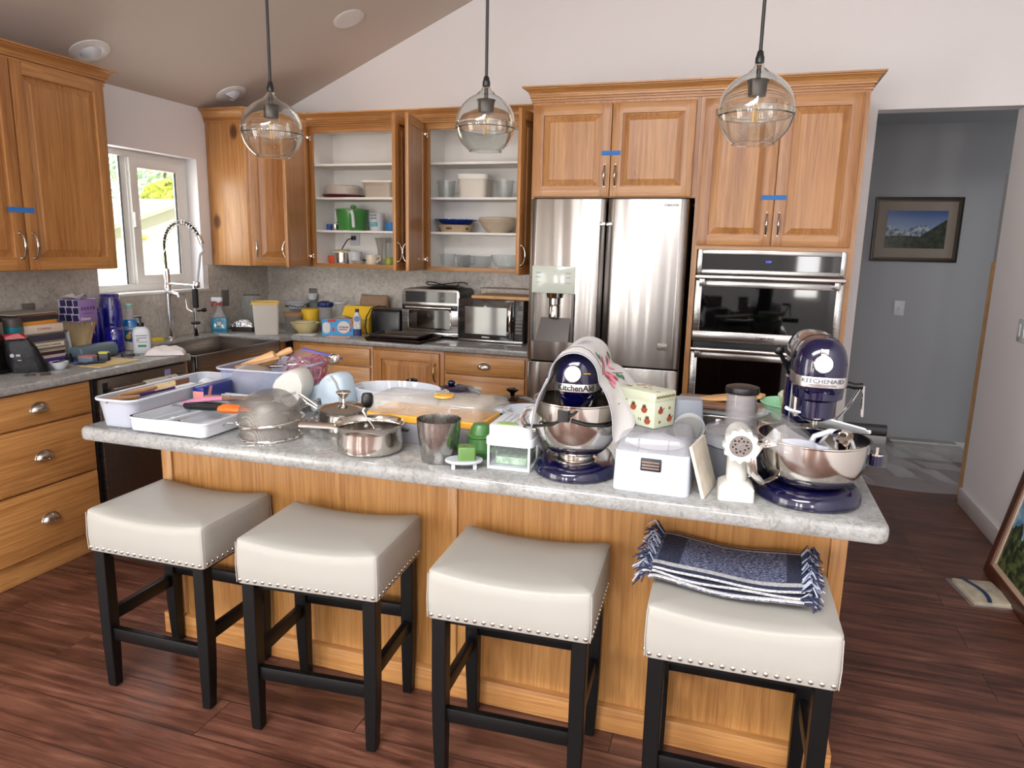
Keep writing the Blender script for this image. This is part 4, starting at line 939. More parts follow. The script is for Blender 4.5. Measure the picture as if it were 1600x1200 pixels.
part('sheath', B().box(0, .15, -.016, .016, 0, .012), mat('brown_nylon', '#7d6252', .5), t, bev=.003); part('handle', B().tube([(0, 0, .006), (-.04, 0, .008), (-.09, .004, .006)], .010, 10), wood_m, t)
for k, (x, y, a, L, m_, nm, lb) in enumerate(((1.76, -2.98, 55, .14, chrome, 'fork', 'small fork lying in the left channel of the cutlery tray'), (1.84, -2.97, -40, .10, gunmetal, 'paring_knife', 'dark paring knife propped on the near divider of the tray'), (1.90, -2.985, -8, .13, polish, 'skewer', 'thin steel skewer lying in the front compartment of the tray'), (1.94, -2.97, 10, .09, mat('red_plastic', '#8d2a2a', .4), 'bottle_opener', 'red handled opener lying at the front right of the tray'), (1.97, -2.955, 35, .06, mat('pale_yellow', '#d8cf9b', .5), 'corn_holder', 'pale yellow corn holder in the tray corner'))):
    o = thing(nm, lb, nm.replace('_', ' '), (x, y, .936), R(a), 'tools in the cutlery tray')
    part('shaft', B().tube([(-L/2, 0, 0), (0, 0, .004), (L/2, 0, .006+.01*(k == 1))], .0045, 8), m_, o); part('tip', B().box(L/2, L/2+.03, -.006, .006, .006, .009), chrome, o)
# -- big clear bin
t = thing('storage_bin', 'large clear plastic bin of baking gear behind the cutlery tray', 'bin', (1.80, -2.40, IZ), R(4))
part('tub', bin_b(.30, .33, .131, .018, .035), mat('blue_tinted_clear', '#b9c4e6', .1, alpha=.22, spec=.7), t); part('rim', B().tube([(x, y, .13) for x, y in rrect(.317, .347, .047, 5)], .0035, 6, True), mat('milky_rim', '#c3c9dc', .3, alpha=.8), t)
def rolling(p0, p1, label):
    o = thing('rolling_pin', label, 'rolling pin', p0); d = V(p1)-V(p0); L = d.length; q = d.to_track_quat('Z', 'Y'); o.rotation_mode = 'QUATERNION'; o.rotation_quaternion = q
    part('barrel', B().lathe([(0, 0), (.02, .0), (.026, .01), (.026, L*.66), (.02, L*.68), (0, L*.68)], 20), wood_l, o)
    part('handle', B().lathe([(0, L*.68), (.009, L*.68), (.013, L*.8), (.0145, L*.93), (.011, L*.99), (0, L)], 16), wood_l, o)
rolling((1.70, -2.47, 1.02), (1.87, -2.37, 1.105), 'wooden rolling pin sticking up out of the clear bin')
one('cutlery_stick', B().tube([(0, 0, 0), (.08, .02, .02), (.17, .05, .045)], .0075, 10), wood_m, 'thin wooden dowel resting on the rim beside the rolling pin', 'dowel', (1.69, -2.49, 1.035))
one('flour_sifter', B().lathe([(0, .05), (.03, .047), (.06, .034), (.08, .012), (.083, -.01), (.08, -.05), (.06, -.08), (0, -.085)], 32), mat('taupe_tin', '#8c8175', .45), 'taupe domed sifter lid rising out of the clear bin', 'sifter', (1.755, -2.47, 1.003))
one('loose_glass_lid', B().lathe([(0, .02), (.03, .018), (.055, .008), (.062, 0), (.064, -.004), (.055, .003), (0, .014)], 28), thing_glass, 'round glass lid leaning inside the front of the clear bin', 'lid', (1.87, -2.52, .98), rot=(R(70), 0, 0))  # a pot's glass lid, loose in the bin
t = thing('wire_whisk', 'balloon whisk lying in the middle of the clear bin', 'whisk', (1.83, -2.38, 1.035), R(30))
b = B()
for k in range(7):
    a = PI*k/7; b.tube([(.10*math.sin(PI*s/14), .024*math.sin(2*PI*s/14)*math.cos(a)*1.2, .024*math.sin(2*PI*s/14)*math.sin(a)) if False else (.11*(1-math.cos(PI*s/14))/2 if s <= 14 else 0, .026*math.sin(PI*s/14)*math.cos(a), .026*math.sin(PI*s/14)*math.sin(a)) for s in range(15)], .0013, 5)
part('wires', b, chrome, t); part('handle', B().cyl((-.08, 0, 0), (0, 0, 0), .009, .007), chrome, t)
t = thing('bag_of_cutters', 'zip bag of dark red cookie cutters in the back of the clear bin', 'bag', (1.90, -2.32, .99), R(6))
b = B(); rq = random.Random(4)
for k in range(34):
    a = rq.uniform(0, 6); x, y, z = rq.uniform(-.06, .06), rq.uniform(-.05, .05), rq.uniform(-.03, .07)
    b.tube([(x+.022*math.cos(q*PI/4+a)*(1+.25*(q % 2)), y+.01*math.sin(q), z+.022*math.sin(q*PI/4+a)*(1+.25*(q % 2))) for q in range(8)], .005, 6, True)
part('cookie_cutters', b, mat('crimson_plastic', '#95203f', .4), t)
part('bag_film', B().stack([(z, [(x*(1+.08*math.sin(9*y+20*z)), y*(1+.1*math.sin(7*x*9))) for x, y in rrect(w, d, .04)]) for z, w, d in ((-.06, .16, .13), (-.02, .19, .16), (.05, .185, .15), (.09, .15, .1), (.11, .06, .05))]), mat('bag_film', '#d9c6d2', .15, alpha=.13, spec=.8), t)
part('zip_strip', B().tube([(-.02, 0, .112), (.05, 0, .10), (.11, .01, .085), (.15, .02, .075)], .006, 8, flat=.4), mat('violet_zip', '#4a4aa0', .5), t)
one('measuring_scoop', B().lathe([(0, 0), (.016, .002), (.022, .012), (.023, .024), (.021, .024), (.019, .012), (0, .004)], 18), polish, 'round steel measuring scoop poking out beside the zip bag', 'scoop', (2.02, -2.3, 1.058), rot=(R(50), R(25), 0))
# -- mesh strainers
def mesh_m():
    m, nt, b, out = newmat('steel_mesh'); b.inputs['Base Color'].default_value = lin('#8f8a83'); b.inputs['Metallic'].default_value = .6; b.inputs['Roughness'].default_value = .45
    tc = node(nt, 'ShaderNodeTexCoord'); tot = None
    for d in ('X', 'Z'):
        w = node(nt, 'ShaderNodeTexWave', wave_type='BANDS', bands_direction=d, Scale=95.); nt.links.new(tc.outputs['Object'], w.inputs['Vector'])
        if tot is None: tot = w.outputs['Fac']
        else:
            mx = node(nt, 'ShaderNodeMath', operation='MAXIMUM'); nt.links.new(tot, mx.inputs[0]); nt.links.new(w.outputs['Fac'], mx.inputs[1]); tot = mx.outputs[0]
    mr = node(nt, 'ShaderNodeMapRange'); mr.inputs[3].default_value = .12; mr.inputs[4].default_value = .62; nt.links.new(tot, mr.inputs[0]); nt.links.new(mr.outputs[0], b.inputs['Alpha'])
    return m
sm = mesh_m()
def strainer(loc, rot, r, hgt, label, bar):
    t = thing('mesh_strainer', label, 'strainer', loc, rot=rot, group='mesh strainers stacked upside down')
    part('mesh_bowl', B().loft([[(r*math.cos(R(a))**.75*math.cos(2*PI*i/40), r*math.cos(R(a))**.75*math.sin(2*PI*i/40), hgt*math.sin(R(a))) for i in range(40)] for a in (0, 12, 24, 36, 48, 60, 70, 80, 88)], False, True), sm, t, ang=70)
    part('rim', B().tube([(r*1.01*math.cos(2*PI*i/48), r*1.01*math.sin(2*PI*i/48), 0) for i in range(48)], .0048, 8, True), polish, t)
    for a in (20, 140, 260): part('strap', B().tube([(r*1.0*math.cos(R(b))*math.cos(R(a)), r*1.0*math.cos(R(b))*math.sin(R(a)), hgt*math.sin(R(b))) for b in range(0, 60, 10)], .004, 6, flat=.3), polish, t)
    part('handle', B().tube([(r, -.012, 0), (r+.06, -.008, .004), (r+.13, 0, .008), (r+.06, .008, .004), (r, .012, 0)], .0028, 7).tube([(-r, -.02, 0), (-r-.012, 0, 0), (-r, .02, 0)], .0025, 7), polish, t)
    return t
strainer((2.165, -2.925, IZ+.004), (0, 0, R(85)), .094, .105, 'lower wire mesh strainer standing upside down on the counter edge', True)
strainer((2.168, -2.925, IZ+.056), (R(-3), R(-4), R(80)), .1, .096, 'upper wire mesh strainer, stacked domed side up on another', True)
# -- two electric hand mixers standing on end
def profile(pts, k, cx, cy): return [((x-cx)*k, (cy-y)*k) for x, y in pts]
def slab(poly, y0, y1, bevel): 
    n = len(poly); cxm = sum(p[0] for p in poly)/n; czm = sum(p[1] for p in poly)/n
    def ins(f): return [(cxm+(x-cxm)*f, czm+(z-czm)*f) for x, z in poly]
    return B().loft([[(x, y, z) for x, z in ins(f)] for y, f in ((y0, .90), (y0+bevel*.4, .965), (y0+bevel, 1.), (y1-bevel, 1.), (y1-bevel*.4, .965), (y1, .9))])
k8 = .000292
hm = thing('hand_mixer', 'pale blue hand mixer with a grey stripe standing on its end', 'hand mixer', (2.17, -2.56, IZ), R(-8))
k8 = .000325
bp = profile([(640, 1085), (598, 1000), (590, 850), (640, 800), (760, 745), (800, 690), (850, 645), (920, 617), (1010, 615), (1065, 660), (1100, 760), (1115, 900), (1120, 1085), (810, 1085), (805, 990), (790, 930), (760, 910), (730, 930), (718, 980), (715, 1085)], k8, 860, 1085)
part('body', slab(bp, -.042, .042, .016), mat('pale_blue_plastic', '#b4c4d0', .32), hm, ang=50)
st_ = profile([(930, 640), (1000, 715), (1045, 820), (1062, 1000), (1090, 1000), (1075, 810), (1030, 700), (965, 632)], k8, 860, 1085)
part('stripe', B().loft([[(x, y, z) for x, z in st_] for y in (-.0425, .0425)]), greyp, hm)
part('vent', B().loft([[(x, y, z) for x, z in profile([(880, 680), (930, 650), (965, 690), (910, 715)], k8, 860, 1085)] for y in (-.0423, -.038)]), lgreyp, hm)
part('speed_lever', B().rbox(.018, .03, .035, .004).xf(T(*(V((-.068, 0, .062)))) @ RY(R(-20))), greyp, hm)
k8 = .000305
hm = thing('hand_mixer', 'older cream white hand mixer standing on end by the clear bin', 'hand mixer', (2.06, -2.64, IZ), R(6))
wp = profile([(350, 1000), (275, 900), (262, 740), (300, 670), (420, 575), (520, 540), (610, 560), (650, 640), (670, 700), (660, 800), (580, 960), (500, 1000), (480, 1100), (380, 1100)], k8, 470, 1100)
part('body', slab(wp, -.045, .045, .018), mat('ivory_plastic', '#c0bdb6', .38), hm, ang=50)
part('handle_slot', B().loft([[(x, y, z) for x, z in profile([(395, 850), (570, 790), (580, 820), (400, 885)], k8, 470, 1100)] for y in (-.0456, -.04)]), greyp, hm)
part('vent', B().loft([[(x, y, z) for x, z in profile([(275, 775), (335, 770), (350, 860), (280, 880)], k8, 470, 1100)] for y in (-.0456, -.04)]), greyp, hm)
t = thing('mixer_beaters', 'pair of wire mixer beaters lying beside the back saucepan', 'beaters', (2.20, -2.70, IZ), R(-20))
b = B()
for dx in (0, .05):
    for a in (0, PI/2): b.tube([(dx+.02*math.sin(PI*s/10)*math.cos(a), -.05+.1*s/10, .02+.02*math.sin(PI*s/10)*math.sin(a)) for s in range(11)], .0022, 6)
    b.cyl((dx, .05, .02), (dx, .12, .02), .003)
part('wires', b, polish, t)
t = thing('tongs', 'steel tongs leaning from the strainers to the back saucepan', 'tongs', (2.165, -2.76, 1.02))
for s in (-1, 1): part('arm', B().tube([(0, .006*s, 0), (.04, .012*s, -.025), (.09, .006*s, -.05)], .0032, 8, flat=.6), chrome, t)
# -- saucepans
def saucepan(loc, rz, r, h, label, lid):
    p = thing('saucepan', label, 'saucepan', loc, rz, 'steel saucepans on the island')
    part('pan', B().lathe([(0, 0), (r*.86, 0), (r*.95, .008), (r*.97, .03), (r*.93, h*.75), (r*.95, h*.9), (r*1.02, h), (r*1.0, h+.002), (r*.92, h*.9), (r*.9, h*.72), (r*.93, .03), (r*.88, .008), (0, .006)], 40), steel('pan_steel', '#c9c3bb', .13, 'z', .3) if 'pan_steel' not in MATS else MATS['pan_steel'], p)
    part('handle', B().tube([(-r*.95, 0, h*.72), (-r-.03, 0, h*.74), (-r-.1, 0, h*.72), (-r-.135, 0, h*.70)], .011, 12, flat=.5), polish, p)
    if lid:
        l = part('lid', B().lathe([(0, h+.02), (r*.3, h+.018), (r*.7, h+.011), (r*.99, h+.002), (r*1.03, h+.0005), (r*.7, h+.006), (0, h+.014)], 40), polish, p)
        part('knob', B().lathe([(0, h+.048), (.015, h+.05), (.024, h+.054), (.025, h+.051), (.012, h+.036), (.006, h+.03), (.008, h+.018), (0, h+.018)], 24), polish, l)
    return p
saucepan((2.335, -2.76, IZ), R(160), .086, .075, 'lidded steel saucepan standing behind the other saucepan', True)
saucepan((2.535, -2.945, IZ), R(3), .102, .085, 'open steel saucepan near the counter edge with handle pointing left', False)
t = thing('food_mill_crank', 'curved steel crank with a black knob standing in the front saucepan', 'crank', (2.53, -2.93, .935))
part('rod', B().tube([(.0, .0, 0), (.02, -.01, .03), (.015, -.01, .05), (-.015, 0, .075), (-.025, 0, .095), (-.01, 0, .115)], .0035, 8), chrome, t)
part('disc', B().lathe([(0, .002), (.07, .0), (.075, .012), (.07, .014), (0, .01)], 28), gunmetal, t)
part('knob', B().lathe([(0, .108), (.012, .108), (.018, .118), (.0185, .14), (.014, .15), (0, .152)], 10), blackp, t, (-.01, 0, 0))
# -- tall steel cup
t = thing('steel_beaker', 'tall brushed steel measuring cup with a pouring lip', 'measuring cup', (2.77, -2.965, IZ))
def lip(r, z, k): return [((r+k*math.exp(-((a-1.) / .22)**2))*math.cos(a-1.0-R(25)), (r+k*math.exp(-((a-1.) / .22)**2))*math.sin(a-1.0-R(25)), z) for a in [2*PI*i/44-PI+1 for i in range(44)]]
part('cup', B().loft([lip(r, z, k) for r, z, k in ((.001, .001, 0), (.046, 0, 0), (.05, .004, 0), (.0615, .085, 0), (.063, .108, .003), (.0645, .124, .009), (.063, .124, .009), (.0615, .108, .003), (.06, .085, 0), (.048, .006, 0), (.001, .005, 0))]), steelz, t)
# -- white crock
def oval(rx, ry, n=40): return [(rx*math.cos(2*PI*i/n), ry*math.sin(2*PI*i/n)) for i in range(n)]
porcelain = mat('white_porcelain', '#c2c6cc', .12, coat=.5)
def crock(loc, rz, rx, ry, h, label):
    p = thing('casserole_dish', label, 'casserole dish', loc, rz, 'white casserole dishes on the island')
    part('dish', B().stack([(0, oval(rx*.86, ry*.86)), (.01, oval(rx*.9, ry*.9)), (h*.6, oval(rx*.95, ry*.95)), (h, oval(rx, ry)), (h+.002, oval(rx-.003, ry-.003)), (h*.6, oval(rx*.92, ry*.92)), (.012, oval(rx*.86, ry*.86))]), porcelain, p, ang=50)
    for s in (-1, 1): part('lug_handle', B().rbox(.05, .07, .012, .02, h-.014, s*(rx+.004), 0, top=.004), porcelain, p)
    return p
c = crock((2.385, -2.47, IZ), R(2), .17, .115, .095, 'large white oval casserole dish behind the saucepans')
def flower(parent, x, y, z, n, col, r, nm='painted_flower'):
    b = B()
    for k in range(8): a = 2*PI*k/8; b.sph((x+r*.6*math.cos(a), y, z+r*.6*math.sin(a)), (r*.42, .0012, r*.42), 8, 5)
    b.sph((x, y-.0005, z), (r*.35, .0016, r*.35), 8, 5); return part(nm, b, col, parent)
gold = mat('ochre_print', '#b9a545', .6)
flower(c, -.10, -.0905, .042, 8, gold, .012)
c = crock((2.905, -2.53, IZ), R(0), .085, .085, .072, 'small white casserole dish with a daisy behind the glass chopper')
flower(c, .045, -.071, .03, 8, gold, .014)
part('painted_vine', B().tube([(-.03+.012*math.cos(a), -.080, .03+.012*math.sin(a)) for a in [q*.5 for q in range(9)]], .0011, 5), mat('blue_print', '#55688f', .6), c)
# -- yogurt maker
y = thing('yogurt_maker', 'long grey and yellow yogurt maker box with a clear lid', 'yogurt maker', (2.655, -2.745, IZ), R(-1))
part('base', B().rbox(.395, .17, .066, .012, 0, taper=.96), mat('warm_grey_plastic', '#96959b', .4), y)
yel = mat('amber_plastic', '#e3a437', .35)
yb = B().rbox(.4, .178, .02, .016, .066, top=.004)
part('yellow_tray', yb, yel, y)
for k in range(4): part('jar_well', B().lathe([(0, .079), (.034, .08), (.038, .0885), (.042, .0885), (.042, .086), (0, .085)], 24), mat('deep_amber', '#c98820', .4), y, (-.145+.097*k, 0, 0))
part('clear_lid', B().rbox(.385, .165, .055, .03, .087, top=.018), mat('smoky_lid', '#c9bfb3', .08, alpha=.3, spec=.9), y)
part('lid_knob', B().lathe([(0, .155), (.03, .152), (.032, .147), (.02, .143), (.012, .141), (0, .141)], 24), yel, y, (.05, -.03, 0))
text('Yogurt Maker', .018, mat('ink', '#191919', .6), y, (-.094, -.0853, .04), bold=.0004)
text('electric', .011, mat('ink', '#191919', .6), y, (-.115, -.0853, .02))
# -- glass casserole
g = thing('lidded_casserole', 'white casserole with a domed clear glass lid behind yogurt maker', 'casserole', (2.70, -2.49, IZ), R(4))
part('dish', B().rbox(.235, .21, .05, .05, 0, taper=.9), porcelain, g)
for s in (-1, 1): part('lug_handle', B().rbox(.05, .09, .012, .02, .036, s*.125, 0, top=.004), porcelain, g)
lg = part('glass_lid', B().stack([(.05, rrect(.23, .205, .05, 6)), (.06, rrect(.235, .21, .055, 6)), (.08, rrect(.215, .19, .055, 6)), (.092, rrect(.15, .13, .05, 6)), (.096, rrect(.06, .05, .02, 6))]), mat('lid_glass', '#c4bcb0', .05, alpha=.32, spec=.9), g)
part('knob', B().lathe([(.012, .094), (.012, .102), (.026, .118), (.027, .121), (.022, .121), (.008, .106), (0, .104)], 24, cap=True), thing_glass, lg)
# -- blue pot, amber pots
t = thing('enamel_pot', 'dark blue enamel pot with a knobbed lid behind the casseroles', 'pot', (2.53, -2.25, IZ))
part('pot', B().lathe([(0, 0), (.08, 0), (.092, .01), (.094, .045), (0, .045)], 32), cobalt, t)
l = part('lid', B().lathe([(.097, .045), (.097, .05), (.07, .066), (.03, .074), (0, .075)], 32), cobalt, t); part('knob', B().sph((-.02, 0, .083), (.016, .016, .012)), cobalt, l)
def amberpot(loc, rz, r, h, label):
    t = thing('amber_pot', label, 'pot', loc, rz, 'dark amber glass pots')
    part('pot', B().lathe([(0, 0), (r*.85, 0), (r*.97, .012), (r, h), (r*.96, h), (r*.93, .014), (0, .008)], 32), amber, t)
    l = part('lid', B().lathe([(r*1.02, h), (r*1.02, h+.006), (r*.7, h+.016), (r*.2, h+.022), (0, h+.022)], 32), amber, t)
    part('knob', B().lathe([(0, h+.022), (.008, h+.024), (.009, h+.036), (.024, h+.047), (.024, h+.052), (.014, h+.056), (0, h+.057)], 20), blackg, l)
    part('loop_handle', B().tube([(r*.9, -.03, h-.008), (r+.028, -.024, h-.004), (r+.036, 0, h-.004), (r+.028, .024, h-.004), (r*.9, .03, h-.008)], .009, 8, flat=.7), amber, t)
    return t
amberpot((2.335, -2.24, IZ), R(-30), .092, .028, 'dark amber glass pot behind the large white casserole')
amberpot((2.765, -2.255, IZ), R(-50), .10, .028, 'dark amber glass pot, left one of the knobbed pair near the fridge')
amberpot((2.93, -2.18, IZ), R(-70), .055, .025, 'small amber glass pot, right one of the knobbed pair near the fridge')
# -- green juicer, cutter, chopper
gr = mat('leaf_green_plastic', '#437038', .35); gr2 = mat('spring_green_plastic', '#557a3a', .32)
t = thing('citrus_juicer', 'green plastic juicer cup standing between yogurt maker and chopper', 'juicer', (2.868, -2.885, IZ), R(10))
part('cup', B().lathe([(0, 0), (.036, 0), (.038, .02), (.055, .022), (.056, .026), (.04, .03), (.037, .06), (.042, .064), (.042, .069), (.031, .072), (.028, .09), (.022, .1), (0, .102)], 28), gr, t)
part('spout', B().box(-.075, -.04, -.012, .012, .018, .025), gr, t, bev=.003)
part('side_handle', B().tube([(.03, -.02, .066), (.05, -.03, .058), (.052, -.03, .035), (.038, -.022, .026)], .005, 8), gr, t)
t = thing('egg_slicer', 'green press on a small white footed base at the counter edge', 'slicer', (2.862, -3.0, IZ), R(22))
part('base_plate', B().stack([(.017, oval(.052, .036, 28)), (.021, oval(.054, .038, 28)), (.025, oval(.052, .036, 28))]), lgreyp, t)
for x, ym_ in ((-.03, -.02), (.03, -.02), (-.03, .02), (.03, .02)): part('foot', B().box(x-.005, x+.005, ym_-.004, ym_+.004, 0, .018), lgreyp, t)
pr = part('press', B().rbox(.05, .044, .038, .007, .025, .008, 0, top=.004), gr2, t); part('slot', B().box(-.004, .01, -.008, -.003, .0628, .0634), blackp, pr)
ch = thing('food_chopper', 'white vegetable chopper with a clear box and pale green lid', 'chopper', (2.985, -2.90, IZ), R(2))
part('frame', B().box(-.062, .062, -.085, .085, 0, .009).box(-.062, -.055, -.086, -.078, 0, .072).box(.055, .062, -.086, -.078, 0, .072).box(.057, .063, .0, .085, 0, .072).box(-.063, -.057, .0, .085, 0, .072), whitep, ch, bev=.002)
part('catch_box', B().rbox(.112, .16, .06, .008, .01), thing_glass, ch)
part('chopped_herbs', B().rbox(.095, .12, .02, .01, .0112), mat('herb_green', '#9db89a', .6, vary=(90, .4)), ch)
part('side_strut', B().loft([[(.066, -.03, .068), (.066, .085, .005), (.066, .085, .015), (.066, -.015, .072)], [(.074, -.03, .068), (.074, .085, .005), (.074, .085, .015), (.074, -.015, .072)]]), whitep, ch)
part('rim', B().rbox(.138, .178, .022, .02, .07, top=.004), whitep, ch)
l = part('lid', B().rbox(.125, .162, .034, .018, .092, top=.006), whitep, ch, rot=(R(0), 0, 0))
part('lid_ridges', B().add(B().box(-.035, -.031, -.04, .07, .1255, .128)).add(B().box(-.018, -.014, -.04, .07, .1255, .128)).add(B().box(0, .004, -.04, .07, .1255, .128)).add(B().box(.018, .022, -.04, .07, .1255, .128)), lgreyp, l)
part('green_pad', B().stack([(.126, oval(.032, .02, 24), -.012, -.055), (.1285, oval(.03, .018, 24), -.012, -.055)]), mat('sage_pad', '#93a66b', .5), l)
# ================================================================ stand mixers
def egg(cx, w, h, n=36, e=2.3):
    p = []
    for i in range(n):
        a = 2*PI*i/n; c, s = math.cos(a), math.sin(a); p.append((math.copysign(abs(c)**(2/e), c)*w, math.copysign(abs(s)**(2/e), s)*h))
    return p
silver = mat('silver_band', '#c9c6c2', .28, 1.)
ink = mat('ink', '#191919', .6)
# -- tilt head mixer with the towel
mx = thing('stand_mixer', 'cobalt blue stand mixer under a white towel, left of the recipe tin', 'stand mixer', (3.165, -2.925, IZ), R(5), 'cobalt blue stand mixers')
base = []
for i in range(48):
    a = 2*PI*i/48; x, y = .112*math.cos(a), .112*math.sin(a)
    if y > 0: x *= 1-.12*(y/.112); y *= 2.3
    base.append((x, y))
def bs(k, dz=0): return [(x*k, (y-.07)*k+.07) for x, y in base]
part('base', B().stack([(0, bs(.96)), (.006, bs(1.)), (.02, bs(1.)), (.03, bs(.96)), (.036, bs(.88)), (.04, bs(.7))]), cobalt, mx)
part('bowl_clamp', B().lathe([(0, .036), (.062, .036), (.064, .04), (.058, .046), (.05, .048), (.05, .062), (.054, .066), (0, .066)], 32), polish, mx)
part('column', B().stack([(.036, rrect(.12, .13, .04), 0, .17), (.08, rrect(.1, .09, .035), 0, .185), (.19, rrect(.095, .085, .035), 0, .18), (.24, rrect(.1, .1, .035), 0, .165)]), cobalt, mx)
secs = []
for yv, k in ((-.088, .05), (-.0865, .34), (-.082, .58), (-.073, .77), (-.058, .91), (-.035, .985), (0, 1.), (.1, 1.), (.18, .95), (.23, .8), (.25, .55), (.257, .15)):
    secs.append([(x*k, yv, .277+(z+.0)*k) for x, z in egg(0, .0595, .073)])
hd = part('head', B().loft(secs), cobalt, mx, ang=60)
part('planetary_housing', B().lathe([(0, .158), (.03, .158), (.044, .165), (.05, .18), (.053, .186), (.053, .2), (.056, .205), (.056, .23), (0, .23)], 32), cobalt, mx, (0, -.02, .035))
def nose_line(yk, w, h, e, dz):
    """plan outline of a head at height dz off its axis, left to right, resampled by arc length from the nose"""
    L = []
    for i in range(len(yk)-1):
        for q in range(6):
            u = q/6; yv = yk[i][0]*(1-u)+yk[i+1][0]*u; k = yk[i][1]*(1-u)+yk[i+1][1]*u; t = abs(dz)/(h*k)
            if t < 1: L.append((w*k*(1-t**e)**(1/e), yv))
    half = [(0., L[0][1])]+[p for p in L if p[1] < .08]
    return [(-x, y) for x, y in reversed(half[1:])]+half
def path_at(P, s, o):
    """point a distance s along P from the nose, pushed o outward"""
    m = len(P)//2; i = m; d = 1 if s >= 0 else -1; r = abs(s)
    while 0 <= i+d < len(P):
        a, b = V(P[i]), V(P[i+d]); l = (b-a).length
        if r <= l: break
        r -= l; i += d
    else: a, b, l = V(P[i-d]), V(P[i]), 1; r = l
    p = a.lerp(b, min(1, r/max(l, 1e-6))); A = V(P[max(0, min(i, i+d)-2)]); Bq = V(P[min(len(P)-1, max(i, i+d)+2)]); t = (Bq-A).normalized()
    return p+V((t.y, -t.x))*o
def band_mesh(P, z0, z1, reach): return B().loft([[tuple(path_at(P, s, o))+(z,) for o, z in ((-.012, z0), (.003, z0), (.0042, (z0+z1)/2), (.003, z1), (-.012, z1))] for s in [reach*(q/30-1) for q in range(61)]])
yk1 = [(-.088, .05), (-.0865, .34), (-.082, .58), (-.073, .77), (-.058, .91), (-.035, .985), (0, 1.), (.1, 1.)]
NP1 = nose_line(yk1, .0595, .073, 2.3, -.022)
bd = part('band', band_mesh(NP1, .244, .265, .13), silver, hd)
def wrap(co): p = path_at(NP1, co.x+.004, .0046+co.z); return V((p.x, p.y, .2545+co.y))
text('KitchenAid', .021, ink, bd, (0, 0, 0), (0, 0, 0), warp=wrap, bold=.0006, name='brand_lettering')
part('hub_knob', B().lathe([(0, .014), (.021, .013), (.0235, .009), (.0235, 0), (0, 0)], 28).box(-.019, .019, -.004, .004, .013, .0175), chrome, hd, (-.004, -.084, .292), (R(82), 0, 0))
part('hub_lock', B().cyl((.022, -.084, .293), (.04, -.078, .293), .0035), brass, hd)
part('beater_shaft', B().cyl((0, -.02, .14), (0, -.02, .195), .008), polish, mx)
part('flat_beater', B().tube([(0, -.02, .15), (.03, -.02, .13), (.034, -.02, .10), (0, -.02, .085), (-.034, -.02, .10), (-.03, -.02, .13), (0, -.02, .15)], .0045, 8).tube([(0, -.02, .15), (0, -.02, .09)], .004, 8), whitep, mx)
def bowl(r, zb, zt, foot):
    H = zt-zb-.004; c = [(r*f, zb+.004+H*t) for f, t in ((.50, 0), (.66, .07), (.79, .18), (.89, .33), (.955, .5), (.985, .68), (.998, .86))]
    return B().lathe([(0, zb), (foot, zb), (foot+.002, zb+.004)]+[q for q in c if q[0] > foot+.003]+[(r, zt-.006), (r+.0035, zt-.003), (r+.0035, zt), (r-.002, zt)]+[(a-.002, b+.002) for a, b in reversed(c)]+[(0, zb+.008)], 56)
bw = part('bowl', bowl(.118, .056, .212, .052), MATS['pan_steel'], mx)
part('bowl_handle', B().tube([(-.116, -.02, .18), (-.137, -.025, .175), (-.149, -.028, .15), (-.135, -.025, .12), (-.112, -.02, .12)], .0055, 9, flat=1.6), polish, bw)
part('power_cord', B().tube([(.07, .06, .21), (.04, -.03, .222), (.02, -.11, .205), (.0, -.124, .19), (-.05, -.114, .16), (-.1, -.085, .145), (-.128, -.06, .14), (-.142, -.03, .125), (-.135, -.02, .105)], .0042, 8).tube([(.0, -.124, .175), (.04, -.118, .165), (.09, -.085, .16), (.125, -.03, .162), (.13, .03, .17)], .0042, 8), cordm, mx)
part('cord_plug', B().rbox(.03, .016, .03, .004).xf(T(-.02, -.122, .172)), blackp, mx)
# -- towel draped over the head
def tow(u, v):
    # u: -1 .. 1 left hem to right hem, v: 0 front .. 1 back
    yv = -.10+.33*v; s = abs(u); drop_l = .235-.08*v-.02*math.sin(v*7); drop_r = .20+.0*v
    w = .0645+.003*math.sin(v*9); top = .3545+.003*math.sin(v*6)
    arc_ = .40; ZT = .277
    if s < arc_:
        a = u/arc_*PI/2*1.0; x = w*math.sin(a); z = ZT+(top-ZT)*math.cos(a)**.9
    else:
        q = (s-arc_)/(1-arc_); sg = 1 if u > 0 else -1
        D = drop_l if sg < 0 else drop_r
        fl = (.046+.02*v)*q**.7 if sg < 0 else (.052+.06*min(1, 2.2*v))*q**.62
        x = sg*(w+fl+.007*math.sin(14*v+5*q)*q); z = 0
        if sg < 0: z = ZT-(.125-.06*v)*q
        else: z = ZT-(.14-.05*v)*q-.012*math.sin(6*v+2*q)*q
    nose = max(0, .22-v)/.22
    return (x*(1+.03*nose), yv+.012*math.sin(u*4)*v-(.012*s if v < .3 else 0), z-.004*nose)
tw = thing('tea_towel', 'white tea towel embroidered with pink roses draped over the stand mixer', 'towel', (3.165, -2.925, IZ), R(5))
def towel_sm(i, j): return tow(i*2-1, j)
part('cloth', B().grid(towel_sm, 64, 36, .0025), mat('white_linen', '#c6c3c0', .9, bmp=(300, .15, .0008)), tw, ang=80)
def tn(u, v, o=.002):
    p = V(tow(u, v)); a = V(tow(u+.01, v))-p; c = V(tow(u, v+.01))-p; n = a.cross(c).normalized(); n = n if n.z > 0 or (u > .3 and n.x > 0) or (u < -.3 and n.x < 0) else -n
    return p+n*o
